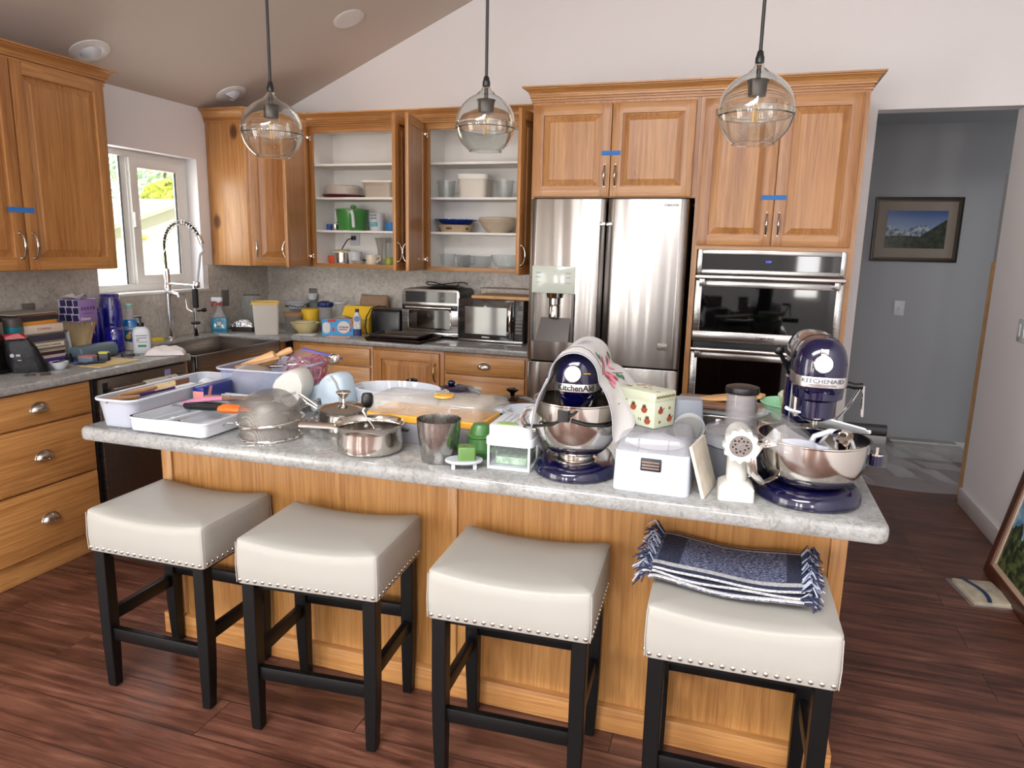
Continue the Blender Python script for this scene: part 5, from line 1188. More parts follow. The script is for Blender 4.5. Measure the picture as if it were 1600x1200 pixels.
def blot(b, u, v, ru, rv, rot=0., n=10, o=.002):
    c = b.bm.verts.new(tn(u, v, o+.0006)); ring = []
    for k in range(n):
        a = 2*PI*k/n; x, y = ru*math.cos(a), rv*math.sin(a); ring.append(b.bm.verts.new(tn(u+x*math.cos(rot)-y*math.sin(rot), v+x*math.sin(rot)+y*math.cos(rot), o)))
    for k in range(n): b.bm.faces.new((c, ring[k], ring[(k+1) % n]))
rose = B(); rose2 = B(); leaf = B(); stem = B(); blue = B()
rq = random.Random(3)
for k in range(14): blot(rose, .40+rq.uniform(-.11, .11), .36+rq.uniform(-.12, .12), .045, .04, rq.uniform(0, 3), o=.0021+.00004*k)
for k in range(9): blot(rose2, .40+rq.uniform(-.1, .1), .36+rq.uniform(-.11, .11), .03, .012, rq.uniform(0, 3), o=.0032)
for k in range(5): blot(rose, .36+rq.uniform(-.05, .05), .70+rq.uniform(-.05, .05), .035, .03, rq.uniform(0, 3))
for k in range(2): blot(rose2, .36+rq.uniform(-.04, .04), .70+rq.uniform(-.04, .04), .025, .012, rq.uniform(0, 3), o=.003)
for u, v, a in ((.22, .25, .3), (.50, .60, 1.2), (.55, .66, 2), (.30, .80, .6), (-.30, .22, .4), (-.24, .2, 1.4)): blot(leaf, u, v, .05, .03, a)
for u, v in ((-.28, .28), (-.22, .27)): blot(blue, u, v, .035, .03)
for k in range(7): blot(blue, -.02+.03*(k % 3), .35+.06*k, .05, .008, .3)
stem.tube([tn(.22+.02*q, .30-.02*q*q*.3, .002) for q in range(4)], .001, 5).tube([tn(.44+.02*q, .56+.05*q, .002) for q in range(5)], .001, 5).tube([tn(-.15+.09*q, .16+.03*math.sin(q), .002) for q in range(6)], .0008, 5)
for nm, b, c in (('embroidered_rose', rose, '#e08c9a'), ('embroidered_petals', rose2, '#b8455e'), ('embroidered_leaves', leaf, '#3d7a55'), ('embroidered_stems', stem, '#5c4a4a'), ('embroidered_blossom', blue, '#5f76a8')):
    part(nm, b, mat('thread_'+c[1:], c, .8), tw, ang=80)
part('hem_line', B().tube([tuple(V(tow(-1+2*q/40, .0))+V((0, -.001, .001))) for q in range(41)], .0011, 5), mat('hem_grey', '#6e7288', .8), tw)
# -- white box with the clear lid, recipe tin on it
wb = thing('dehydrator_case', 'white plastic case with a clear arched lid and black latch', 'appliance', (3.385, -2.925, IZ), R(-1))
part('case', B().rbox(.19, .20, .105, .02, 0, taper=1.03, top=.003), mat('cool_white_plastic', '#c3c9d6', .35), wb)
lidm = mat('hazy_clear_plastic', '#a9a9af', .16, alpha=.45, spec=.7)
l = part('lid', B().stack([(.106, rrect(.19, .2, .02)), (.112, rrect(.188, .198, .02)), (.138, rrect(.174, .184, .02)), (.147, rrect(.16, .17, .018)), (.15, rrect(.14, .15, .015))]), lidm, wb)
for x in (-.035, .04): part('rib', B().box(x-.0012, x+.0012, -.1, -.092, .108, .14), lidm, l)
part('inner_cone', B().lathe([(.075, .108), (.02, .135), (0, .137)], 28), mat('pale_core', '#c3c2c4', .5), wb)
la = part('latch', B().box(-.026, .026, -.109, -.1, .06, .092), blackp, wb, bev=.002)
for z in (.068, .076, .084): part('latch_bar', B().box(-.022, .022, -.1115, -.109, z-.0022, z+.0022), polish, la)
# recipe tin
tin = thing('recipe_tin', 'small cream recipe tin printed with copper kettles on the white case', 'tin', (3.345, -2.885, 1.066), R(-33))
tinm = mat('cream_tin', '#b5b9a2', .35); red = mat('russet_print', '#8f3a1e', .5); olive = mat('olive_print', '#7d6a2c', .5); dk = mat('dark_print', '#3a2a1c', .5)
part('box', B().box(-.065, .065, -.042, .042, 0, .072), tinm, tin, bev=.002)
part('lid', B().box(-.066, .066, -.043, .043, .068, .095), tinm, tin, bev=.003)
b1, b2, b3 = B(), B(), B(); rq = random.Random(8)
def motif(fx):
    pass
def face(side, a, z):  # side 'f' long front, 's' short right end, 't' top
    return (a, -.0424, z) if side == 'f' else ((.0656, a, z) if side == 's' else (a, z, .0953))
def disc(b, side, a, z, r, r2=None):
    n = 12; r2 = r2 or r; c = V(face(side, a, z)); off = V((0, -.0006, 0)) if side == 'f' else (V((.0006, 0, 0)) if side == 's' else V((0, 0, .0004)))
    b.loft([[V(face(side, a+r*math.cos(2*PI*k/n), z+r2*math.sin(2*PI*k/n)))+o for k in range(n)] for o in (V((0, 0, 0)), off)])
def strip(b, side, p, r=.0009): b.tube([face(side, *q) for q in p], r, 5)
for a, z in ((-.05, .018), (-.015, .018), (-.008, .047), (.03, .045), (.042, .016)):
    disc(b1, 'f', a, z, .010, .008); disc(b3, 'f', a, z+.009, .004); strip(b3, 'f', [(a-.007, z+.004), (a-.004, z+.014), (a+.004, z+.014), (a+.007, z+.004)]); strip(b3, 'f', [(a+.007, z), (a+.012, z+.005)])
for k in range(4): strip(b2, 'f', [(-.052+.006*k, .062), (-.051+.0065*k, .045-.003*k)], .0012)
strip(b2, 'f', [(-.056, .063), (-.03, .064)], .0018)
for k in range(2): strip(b3, 'f', [(.012+.006*k, .022), (.014+.006*k, .014)], .001)
for a, z in ((-.018, .045), (.02, .02)):
    disc(b1, 's', a, z, .010, .008); disc(b3, 's', a, z+.009, .004); strip(b3, 's', [(a+.006, z), (a+.014, z+.007)])
disc(b2, 's', .018, .05, .005, .004); disc(b2, 's', -.02, .016, .005, .004)
for k in range(11): disc(b2 if k % 2 else b3, 's', -.034+.0068*k, .083, .003, .005 if k % 2 else .003)
for k in range(10): disc((b1, b2, b3)[k % 3], 't', rq.uniform(-.055, .055), rq.uniform(-.032, .032), .007, .003)
part('kettle_marking', b1, red, tin); part('utensil_marking', b2, olive, tin); part('outline_marking', b3, dk, tin)
# -- booklet, grinder, processor
one('booklet', B().box(-.004, .004, -.07, .07, 0, .135), mat('old_booklet', '#cfc4b2', .8, vary=(30, .12)), 'cream instruction booklet leaning on the white case beside the grinder', 'booklet', (3.528, -2.955, IZ+.001), rot=(0, R(-17), R(-10)))
gd = thing('meat_grinder', 'white meat grinder attachment standing upright on its square foot', 'grinder', (3.592, -2.965, IZ), R(4))
gw = mat('ivory_gloss', '#c4c2bb', .3)
part('foot', B().stack([(0, rrect(.088, .095, .008)), (.03, rrect(.086, .092, .008)), (.036, rrect(.078, .08, .01)), (.046, rrect(.055, .055, .012))]), gw, gd)
part('neck', B().lathe([(.026, .044), (.026, .11), (.03, .13), (0, .13)], 28), gw, gd)
part('barrel', B().cyl((0, -.035, .147), (0, .045, .152), .036, .032, 32), gw, gd)
rg = part('ring_nut', B().loft([[((.0405+.003*math.cos(12*2*PI*i/96))*math.cos(2*PI*i/96), y, .147+(.0405+.003*math.cos(12*2*PI*i/96))*math.sin(2*PI*i/96)) for i in range(96)] for y in (-.036, -.04, -.062)]+[[(.027*math.cos(2*PI*i/96), y, .147+.027*math.sin(2*PI*i/96)) for i in range(96)] for y in (-.062, -.055)]), gw, gd)
part('steel_plate', B().cyl((0, -.05, .147), (0, -.0585, .147), .0265, n=32), steel_m, rg)
hb = B()
for k in range(14):
    a = 2*PI*k/14+.2; r = .019 if k % 2 else .0135; hb.cyl((r*math.cos(a), -.058, .147+r*math.sin(a)), (r*math.cos(a), -.0592, .147+r*math.sin(a)), .0026, n=10)
part('plate_holes', hb, blackr, rg)
part('centre_pin', B().cyl((0, -.058, .147), (0, -.062, .147), .004), steel_m, rg)
fp = thing('food_processor', 'grey food processor with a clear feed tube and black cap', 'food processor', (3.592, -2.775, IZ), R(8))
gm = mat('slate_plastic', '#5c5c60', .4)
part('base', B().lathe([(0, 0), (.088, 0), (.09, .012), (.086, .085), (0, .085)], 36), gm, fp)
part('dial', B().cyl((.02, -.085, .045), (.02, -.098, .045), .024, .021, 24).box(.017, .023, -.106, -.097, .026, .064), polish, fp)
part('bowl', B().lathe([(.084, .085), (.09, .09), (.091, .122), (.088, .122), (.084, .09)], 36, cap=False), greyp, fp)
part('bowl_lid', B().lathe([(.093, .118), (.094, .126), (.086, .134), (.05, .142), (0, .143)], 36), smoke, fp)
ft = part('feed_tube', B().lathe([(.042, .14), (.041, .235), (.038, .235), (.039, .142)], 28, cap=False), smoke, fp)
part('pusher_cap', B().lathe([(.044, .233), (.046, .24), (.044, .25), (.03, .254), (.0, .253)], 28), blackp, ft, (0, 0, 0))
part('pusher', B().cyl((0, 0, .15), (0, 0, .235), .036, n=24), mat('pusher_grey', '#a7a3a6', .3, alpha=.35), ft)
# -- kitchen scale, roaster, boards
t = thing('kitchen_scale', 'grey mechanical kitchen scale with round dial behind the recipe tin', 'scale', (3.44, -2.575, IZ), R(10))
part('body', B().stack([(0, rrect(.10, .085, .01)), (.03, rrect(.10, .085, .01)), (.09, rrect(.088, .075, .01)), (.158, rrect(.08, .068, .01)), (.165, rrect(.076, .064, .01))]), mat('scale_grey', '#8b8f97', .35), t)
d = part('dial', B().cyl((.0, -.034, .085), (.0, -.05, .08), .045, .043, 36), mat('dial_face', '#bcbab6', .25), t)
tk = B()
for k in range(24): a = 2*PI*k/24; tk.cyl((.034*math.cos(a), -.0505, .0805+.034*math.sin(a)), (.040*math.cos(a), -.0505, .0805+.040*math.sin(a)), .0007, n=5)
part('dial_ticks', tk, ink, d); part('dial_rim', B().tube([(.045*math.cos(2*PI*k/36), -.0485, .081+.045*math.sin(2*PI*k/36)) for k in range(36)], .0035, 7, True), lgreyp, d)
part('side_knob', B().cyl((.045, -.03, .04), (.07, -.035, .042), .012), lgreyp, t)
ro = thing('steel_roaster', 'polished steel roasting pan under the boards behind the food processor', 'roaster', (3.545, -2.36, IZ), R(-4))
part('pan', B().stack([(0, rrect(.24, .19, .05, 6)), (.01, rrect(.25, .2, .05, 6)), (.085, rrect(.26, .21, .055, 6)), (.09, rrect(.275, .225, .06, 6)), (.093, rrect(.27, .22, .06, 6)), (.085, rrect(.25, .2, .05, 6))]), polish, ro)
one('serving_tray', B().stack([(0, rrect(.26, .2, .05, 6)), (.004, rrect(.28, .22, .06, 6)), (.012, rrect(.29, .23, .06, 6)), (.012, rrect(.284, .224, .06, 6)), (.004, rrect(.26, .2, .05, 6))]), porcelain, 'thin white rimmed tray lying on the steel roasting pan', 'tray', (3.54, -2.36, IZ+.0935), R(-4))
one('wooden_board', B().stack([(0, rrect(.25, .17, .03, 6)), (.014, rrect(.25, .17, .03, 6))]), mat('dark_board', '#6b4a36', .5, vary=(10, .3)), 'dark brown wooden board on the white tray under the pale paddle', 'board', (3.52, -2.35, IZ+.107), R(5), bev=.003)
one('wooden_paddle', B().stack([(0, [(-.15, -.012), (-.1, -.012), (-.03, -.05), (.05, -.065), (.11, -.05), (.13, 0), (.11, .05), (.05, .065), (-.03, .05), (-.1, .012), (-.15, .012)]), (.009, [(-.15, -.012), (-.1, -.012), (-.03, -.05), (.05, -.065), (.11, -.05), (.13, 0), (.11, .05), (.05, .065), (-.03, .05), (-.1, .012), (-.15, .012)])]), wood_l, 'pale paddle shaped wooden board lying on top of the dark board', 'board', (3.545, -2.33, IZ+.1245), rot=(R(-3), R(-7), R(6)), bev=.003)
# -- bowls right of the boards
bm_ = mat('beige_melamine', '#c7bba3', .35); mint = mat('mint_plastic', '#9fd6ac', .35, alpha=.93); pale = mat('pale_lid_plastic', '#d3dbc0', .4, alpha=.9)
def bowl_b(r, h, f=.55): return B().lathe([(0, 0), (r*f, 0), (r*f+.003, .004), (r*.85, h*.5), (r*.98, h*.93), (r*1.03, h*.95), (r*1.03, h), (r*.97, h), (r*.82, h*.52), (r*f, .008), (0, .006)], 40)
one('mixing_bowl', bowl_b(.115, .085), bm_, 'beige mixing bowl, bottom of the stack beside the right mixer', 'bowl', (3.735, -2.36, IZ))
one('mixing_bowl', bowl_b(.098, .05, .7), mint, 'mint green plastic bowl sitting on the beige bowl', 'bowl', (3.755, -2.36, IZ+.086))
t = thing('food_container', 'pale round plastic container, topmost of the stack on the mint bowl', 'container', (3.785, -2.36, IZ+.098))
part('tub', B().lathe([(0, 0), (.06, 0), (.072, .055), (.0, .055)], 36), mat('cream_tub', '#d8d6b4', .4), t); part('lid', B().lathe([(.076, .053), (.077, .062), (.07, .07), (.06, .068), (0, .069)], 36), pale, t)
# -- bowl lift mixer
m2 = thing('stand_mixer', 'large cobalt bowl lift stand mixer at the right end of island', 'stand mixer', (3.768, -2.905, IZ), R(3), 'cobalt blue stand mixers')
base2 = []
for i in range(48):
    a = 2*PI*i/48; x, y = .126*math.cos(a), .126*math.sin(a)
    if y > 0: x *= 1-.1*(y/.126); y *= 2.2
    base2.append((x, y))
def b2s(k): return [(x*k, (y-.07)*k+.07) for x, y in base2]
part('base', B().stack([(0, b2s(.965)), (.006, b2s(1.)), (.022, b2s(1.)), (.033, b2s(.965)), (.04, b2s(.88)), (.043, b2s(.7))]), cobalt, m2)
part('pedestal', B().lathe([(.075, .03), (.07, .034), (.05, .035), (0, .035)], 32), cobalt, m2)
part('column', B().stack([(.04, rrect(.13, .10, .035), 0, .19), (.1, rrect(.115, .085, .03), 0, .195), (.28, rrect(.11, .085, .03), 0, .195)]), cobalt, m2)
arm = part('bowl_arms', B().box(-.05, .05, .12, .16, .115, .15).tube([(-.045, .14, .118), (-.12, .12, .115), (-.147, .05, .113), (-.147, .0, .113)], .012, 10).tube([(.045, .14, .118), (.12, .12, .115), (.147, .05, .113), (.147, .0, .113)], .012, 10), cobalt, m2)
for s in (-1, 1): part('bowl_pin', B().cyl((s*.15, 0, .10), (s*.15, 0, .126), .0155, n=20), cobalt, arm); part('pin_tip', B().cyl((s*.15, 0, .126), (s*.15, 0, .13), .0165, n=20).cyl((s*.15, 0, .13), (s*.15, 0, .146), .0045), polish, arm)
bw = part('bowl', bowl(.132, .034, .163, .062), MATS['pan_steel'], m2)
part('bowl_handle', B().tube([(-.108, -.062, .15), (-.135, -.085, .15), (-.152, -.098, .122), (-.146, -.095, .08), (-.12, -.08, .05), (-.088, -.062, .062)], .014, 10, flat=.4), polish, bw)
secs = []
HZ2 = .334
for yv, k in ((-.062, .05), (-.0605, .36), (-.056, .62), (-.047, .81), (-.03, .94), (-.008, .99), (.03, 1.), (.16, 1.), (.22, .93), (.255, .75), (.27, .4), (.273, .1)):
    secs.append([(x*k, yv, HZ2+z*k) for x, z in egg(0, .061, .080, e=2.5)])
hd = part('head', B().loft(secs), cobalt, m2, ang=60)
part('top_seam', B().loft([[(x*1.012, yv, HZ2+z*1.012) for x, z in egg(0, .061, .080, e=2.5)] for yv in (.03, .05)], False, False), gunmetal, hd)
part('planetary_housing', B().lathe([(0, .205), (.03, .205), (.045, .214), (.046, .255), (.058, .262), (.06, .29), (0, .29)], 32), cobalt, m2, (0, .005, 0))
yk2 = [(-.062, .05), (-.0605, .36), (-.056, .62), (-.047, .81), (-.03, .94), (-.008, .99), (.03, 1.), (.16, 1.)]
NP2 = nose_line(yk2, .061, .080, 2.5, -.025)
bd = part('band', band_mesh(NP2, .296, .321, .14), silver, hd)
def wrap2(co): p = path_at(NP2, co.x, .0046+co.z); return V((p.x, p.y, co.y))
text('KITCHENAID', .0135, mat('band_print', '#5b5c66', .5), bd, (0, 0, .3115), (0, 0, 0), warp=wrap2, bold=.0004, name='brand_lettering', squash=1.2)
text('PROFESSIONAL', .007, mat('band_print', '#5b5c66', .5), bd, (.0, 0, .3015), (0, 0, 0), warp=wrap2, name='lettering', squash=1.3)
part('hub_knob', B().lathe([(0, .012), (.021, .0115), (.0235, .008), (.0235, 0), (0, 0)], 28).box(-.019, .019, -.004, .004, .0115, .0155), chrome, hd, (-.004, -.056, .352), (R(78), 0, 0))
part('hub_hinge', B().box(-.011, .007, -.058, -.045, .376, .389), chrome, hd, bev=.001)
part('hub_lock', B().cyl((.022, -.052, .352), (.048, -.04, .352), .0065), blackp, hd)
part('lift_lever', B().cyl((-.06, .14, .31), (-.085, .12, .355), .006).sph((-.087, .118, .36), .014), blackp, m2)
part('beater_shaft', B().cyl((0, .005, .18), (0, .005, .21), .009).cyl((-.04, .05, .2), (-.04, .05, .26), .009), polish, m2)
# things standing in the bowl
gi = 'attachments in the right mixer bowl'
one('pouring_shield', B().add(B().loft([[(r*math.cos(R(a)), r*math.sin(R(a)), z) for a in range(-150, 151, 10)] for r, z in ((.098, 0), (.102, .004), (.092, .012), (.085, .04), (.055, .055))], closed=False)).loft([[(r*math.cos(R(a)), r*math.sin(R(a)), z) for a in range(-150, 151, 10)] for r, z in ((.053, .054), (.083, .039), (.09, .01), (.098, -.002))], closed=False), mat('shield_plastic', '#d0cccb', .06, alpha=.15, spec=.9), 'clear pouring shield tilted over the left rim of mixer bowl', 'shield', (3.69, -2.955, 1.062), rot=(R(18), R(26), R(30)), group=gi)
t = thing('grater_panel', 'white curved slicer panel sticking up in the right mixer bowl', 'grater', (3.80, -2.89, 1.105), rot=(R(-30), R(4), R(-8)), group=gi)
part('panel', B().stack([(0, [(-.10, -.06), (-.02, .035), (.04, .04), (.10, .02), (.085, -.01), (-.03, -.05)]), (.005, [(-.10, -.06), (-.02, .035), (.04, .04), (.10, .02), (.085, -.01), (-.03, -.05)])]), whitep, t, bev=.0015)
part('raised_edge', B().tube([(-.10, -.06, .006), (-.02, .036, .008), (.04, .041, .008), (.10, .02, .007)], .0045, 8), whitep, t)
t = thing('dough_hook', 'grey coated dough hook standing in the right mixer bowl', 'dough hook', (3.80, -2.965, 1.018), R(-12), gi)
part('hook', B().tube([(-.045, 0, -.01), (-.05, 0, .03), (-.035, 0, .07), (0, 0, .088), (.03, 0, .086)], .007, 10), lgreyp, t)
part('collar', B().lathe([(0, .062), (.017, .064), (.018, .085), (.023, .09), (.023, .098), (.011, .1), (.008, .092), (0, .092)], 24).xf(T(.03, 0, 0) @ RX(R(22))), polish, t)
part('collar_hole', B().cyl((.03, -.036, .0845), (.03, -.0375, .089), .0075, n=14), blackr, t)
t = thing('flat_beater', 'clear edged flat beater lying on the right side of mixer bowl', 'beater', (3.825, -2.93, 1.005), rot=(R(65), R(15), R(20)), group=gi)
part('blade', B().tube([(0, 0, 0), (.04, .015, 0), (.05, .05, 0), (.03, .085, 0), (-.03, .085, 0), (-.05, .05, 0), (-.04, .015, 0)], .005, 8, True).tube([(0, 0, 0), (0, .085, 0)], .0045, 8).tube([(0, .03, 0), (.045, .06, 0)], .004, 8).tube([(0, .03, 0), (-.045, .06, 0)], .004, 8), mat('beater_clear', '#cfcfd0', .12, alpha=.6, spec=.8), t)
for k, lb in enumerate(('folded white instruction sheet tucked into the front of mixer bowl', 'second white leaflet under the instruction sheet in mixer bowl')):
    one('leaflet', B().grid(lambda u, v: ((u-.5)*.085, (v-.5)*.05, .008*math.sin(u*3+k)), 8, 4, .001), mat('leaflet_paper', '#b5b8c6', .7), lb, 'paper', (3.735+.018*k, -2.992+.006*k, 1.062-.006*k), rot=(R(28), R(6-12*k), R(10-22*k)), group=gi)
# -- hand crank grinder behind the mixer
t = thing('hand_crank', 'steel pasta machine crank with black grips behind the right mixer', 'pasta machine', (3.86, -2.45, IZ), R(0))
part('body', B().rbox(.05, .14, .11, .008, 0, top=.004), polish, t)
part('crank_arm', B().tube([(.02, -.02, .12), (.045, -.02, .16), (.075, -.02, .22), (.08, -.02, .225), (.085, -.02, .13)], .006, 8, flat=.6), chrome, t)
part('crank_grip', B().tube([(.02, -.02, .222), (.04, -.02, .226), (.055, -.02, .222), (.078, -.02, .224)], .010, 10), blackp, t)
part('side_grip', B().cyl((.03, -.05, .10), (.15, -.05, .10), .017, .0175, 18), blackr, t)
# ================================================================ things on the left counter
LZ = .9005
def BX(x0, x1, y0, y1, z0, z1): return B().box(x0, x1, y0, y1, z0, z1)
t = thing('coffee_maker', 'steel coffee maker at the far left edge of the left counter', 'coffee maker', (.23, -2.50, LZ), R(0))
part('body', BX(-.1, .1, -.11, .105, .012, .235), steel_m, t, bev=.006); part('top_cover', BX(-.1, .1, -.11, .105, .235, .262), blackp, t, bev=.005); part('base', BX(-.105, .13, -.115, .11, 0, .014), blackp, t, bev=.003)
t = thing('tumbler', 'teal insulated tumbler with a grey lid beside the books', 'tumbler', (.262, -2.306, LZ))
part('cup', B().lathe([(0, 0), (.034, 0), (.036, .004), (.042, .2), (0, .2)], 28), mat('teal_steel', '#1f7f8f', .35, .3), t); part('lid', B().lathe([(.043, .2), (.044, .215), (.043, .238), (.036, .245), (0, .245)], 28), mat('grey_lid', '#4a4645', .45), t)
t = thing('coffee_bag', 'black crumpled coffee bag with a red top standing at counter front', 'bag', (.40, -2.355, LZ), R(40))
def bagring(w, d, z, dx, ph): return [((x*(1+.06*math.sin(5*y/d+ph)))+dx, y*(1+.18*math.sin(x*60+ph)), z+.004*math.sin(x*70+ph)) for x, y in rrect(w, d, min(w, d)*.4, 5)]
part('bag_body', B().loft([bagring(*q) for q in ((.155, .07, .001, .012, 0), (.15, .085, .03, .006, 1), (.13, .08, .07, -.004, 2), (.12, .07, .11, -.012, 3), (.10, .045, .145, -.022, 4), (.085, .028, .16, -.03, 5))]), mat('black_foil', '#09090b', .45, bmp=(28, .5, .008), spec=.3), t, ang=60)
part('red_fold', B().loft([bagring(*q) for q in ((.095, .036, .145, -.024, 4), (.088, .03, .165, -.034, 5), (.07, .02, .18, -.045, 6))]), mat('red_foil', '#8e1a20', .4, bmp=(30, .5, .01)), t, ang=60)
lb = part('printed_label', B().lathe([(0, 0), (.009, 0), (.009, .0006), (0, .0006)], 16).xf(T(-.045, -.044, .085) @ RX(PI/2)).box(-.03, -.012, -.0445, -.043, .08, .09).box(-.025, -.01, -.0455, -.043, .06, .064), mat('bag_print', '#9a9aa0', .6), t)
# books, every one its own
gb = 'books stacked on the left counter'
def book(label, z, h, L, D, col, y=-2.15, x=.18, rz=0., title=None, tcol='#2a2422', tsz=.014, pagecol='#cfc4ae', panel=None):
    o = thing('book', label, 'book', (x, y, LZ+z), R(rz), gb); m = mat('cloth_'+col[1:], col, .6)
    # spine faces +x
    part('cover', BX(-D/2, D/2, -L/2, L/2, 0, .003).box(-D/2, D/2, -L/2, L/2, h-.003, h).box(D/2-.003, D/2, -L/2, L/2, .003, h-.003), m, o, bev=.0008)
    part('pages', BX(-D/2+.005, D/2-.003, -L/2+.004, L/2-.004, .003, h-.003), mat('page_'+pagecol[1:], pagecol, .9), o)
    if panel: part('spine_panel', BX(D/2, D/2+.0006, -L/2*.8, L/2*.86, h*.25, h*.78), mat('panel_'+panel[1:], panel, .7), o)
    if title: text(title, tsz, mat('ink_'+tcol[1:], tcol, .6), o, (D/2+.0009, L*.0, h/2), (PI/2, 0, PI/2))
    return o
book('violet paperback, bottom book of the stack on the left counter', 0, .026, .21, .19, '#4d2f86', -2.13)
book('white paperback lying on the violet book', .0265, .014, .20, .19, '#cfc6bd', -2.14)
book('dark maroon book in the lower part of the stack', .041, .017, .195, .185, '#4a2226', -2.145, rz=2)
book('cream paperback directly under the large grey cookbook', .0585, .014, .20, .185, '#bfae9a', -2.14, rz=-2)
book('thick grey cookbook with a cream title panel on its spine', .073, .042, .215, .2, '#7d746a', -2.145, title='Natural Foods Cookbook', tsz=.014, panel='#d2c8b2')
book('dark violet grey book lying on the thick grey cookbook', .1155, .03, .21, .19, '#3d3848', -2.145, rz=-1)
book('thin grey brown book under the thick cream book', .146, .009, .225, .19, '#6f665c', -2.13, rz=3)
book('thick cream book with red lettering near the top of stack', .1555, .042, .21, .19, '#d0bfae', -2.15, title='COOKING', tcol='#a0564a', tsz=.016)
book('orange book between the cream book and the black book', .198, .020, .175, .18, '#c9822f', -2.16, rz=-2)
book('black book on top of the orange one in the stack', .2185, .022, .20, .185, '#26262a', -2.165, rz=1)
book('rust brown thin book near the top of the stack', .241, .011, .20, .18, '#7a4631', -2.17, rz=-3)
book('pale magazine lying uppermost on the stack of books', .2525, .006, .24, .19, '#8e8a80', -2.20, rz=4)
t = thing('tissue_box', 'purple tissue box with dark geometric tiles balanced on the fanned file', 'tissue box', (.20, -1.885, 1.088), R(6))
lil = mat('lilac_card', '#8a6fa5', .5)
part('carton', BX(-.062, .062, -.062, .062, 0, .118), lil, t, bev=.001)
tl_ = B(); tn_ = B()
part('tile_field', BX(-.0615, .0615, -.0628, -.062, .001, .117), mat('pale_grout', '#a9a2b8', .5), t)
for r in range(3):
    for c_ in range(3):
        x0 = -.06+.042*c_-.0; z0 = .002+.039*r+.012*(c_-1)*0; 
        q = [(x0+.006*r, z0), (x0+.036+.006*r, z0+.004), (x0+.030+.006*r, z0+.036), (x0-.004+.006*r, z0+.033)]
        q = [(max(-.061, min(.061, a)), b_) for a, b_ in q]
        (tl_ if (r+c_) % 2 else tn_).loft([[(a, y, b_) for a, b_ in q] for y in (-.0634, -.0627)])
part('dark_tiles', tl_, mat('midnight_tile', '#141a33', .4), t); part('violet_tiles', tn_, mat('violet_tile', '#2b1d4f', .4), t)
text('Kleenex', .02, paper, t, (.0626, -.02, .016), (PI/2, 0, PI/2), bold=.0004)
ic = B()
for k in range(5): ic.box(.062, .0628, -.045+.02*k, -.034+.02*k, .062, .078)
ic.box(.062, .0628, -.03, .03, .042, .045)
part('printed_icons', ic, mat('plum_print', '#4c3568', .6), t)
part('tissue', B().grid(lambda u, v: ((u-.5)*.09+.02*math.sin(v*5), (v-.5)*.10, .121+.016*math.sin(u*7+1)*math.sin(v*4)+.012), 12, 12, .001), paper, t)
t = thing('accordion_file', 'fanned open tan accordion file holding up the tissue box', 'file', (.19, -1.885, LZ), R(52))
fb = B()
for k in range(19):
    s = (k-9)/9; fb.loft([[(s*.04+s*.035*q*q-.0014, y, .187*q), (s*.04+s*.035*q*q+.0014, y, .187*q)] for q in (0, .25, .5, .75, 1) for y in (-.07,)]+[[(s*.04+s*.035*q*q-.0014, .07, .187*q), (s*.04+s*.035*q*q+.0014, .07, .187*q)] for q in (1, .75, .5, .25, 0)], closed=False)
part('paper_leaves', fb, mat('buff_paper', '#b79e72', .85), t, flat=True)
fb = B()
for s in (-1, 1): fb.loft([[(s*(.045+.04*q*q)+a, y, .187*q) for a, y in ((-.002, -.04), (.002, -.04), (.002, .075), (-.002, .075))] for q in (0, .25, .5, .75, 1)])
part('cover', fb, mat('rust_cover', '#9a5527', .6), t)
one('envelope', BX(-.07, .07, -.002, .002, 0, .15), mat('pale_blue_paper', '#b9bfc9', .8), 'pale envelope standing between the books and the accordion file', 'envelope', (.2, -2.005, LZ), rot=(R(6), 0, R(5)))
one('storage_case', B().add(B().rbox(.085, .075, .235, .028, 0, top=.01), T(0, .117, .0385) @ RX(PI/2)), mat('slate_blue_case', '#56666f', .5), 'slate blue rounded zip case lying in front of the accordion file', 'case', (.335, -1.93, LZ), R(3))
cob = mat('cobalt_glass', '#10108a', .03, alpha=.88, spec=.9, coat=.6)
def clampjar(loc, r, h, label, rz=45):
    t = thing('clamp_jar', label, 'jar', loc, R(rz), 'cobalt glass clamp jars')
    part('jar', B().lathe([(0, 0), (r*.94, 0), (r, .008), (r, h*.8), (r*.86, h*.9), (r*.84, h*.94), (0, h*.94)], 32), cob, t); part('lid', B().lathe([(r*.9, h*.945), (r*.92, h*.96), (r*.8, h), (0, h)], 32), cob, t)
    part('wire_bail', B().tube([(r*.9*math.cos(a), r*.9*math.sin(a), h*.93) for a in [2*PI*q/28 for q in range(28)]], .0016, 6, True).tube([(-.012, -r*.92, h*.95), (-.014, -r*1.2, h*.86), (-.012, -r*1.12, h*.72), (.012, -r*1.12, h*.72), (.014, -r*1.2, h*.86), (.012, -r*.92, h*.95)], .0018, 6), polish, t)
clampjar((.115, -1.60, LZ), .058, .315, 'tall cobalt glass canister below the window corner')
clampjar((.13, -1.735, LZ), .05, .245, 'middle cobalt clamp jar between tissue box and the tall canister')
clampjar((.235, -1.70, LZ), .05, .14, 'short cobalt clamp jar in front of the tall canister')
t = thing('lotion_bottle', 'white lotion pump bottle with a black pump near the sink', 'bottle', (.40, -1.675, LZ), R(45))
part('bottle', B().stack([(0, rrect(.086, .05, .018)), (.004, rrect(.09, .054, .02)), (.11, rrect(.09, .054, .02)), (.13, rrect(.08, .05, .02)), (.142, rrect(.056, .042, .018)), (.148, rrect(.03, .03, .014))]), whitep, t)
part('pump', B().lathe([(.017, .148), (.018, .17), (.008, .174), (.005, .176), (.005, .2), (0, .2)], 16).box(-.03, .008, -.007, .007, .196, .206), blackp, t, bev=.001)
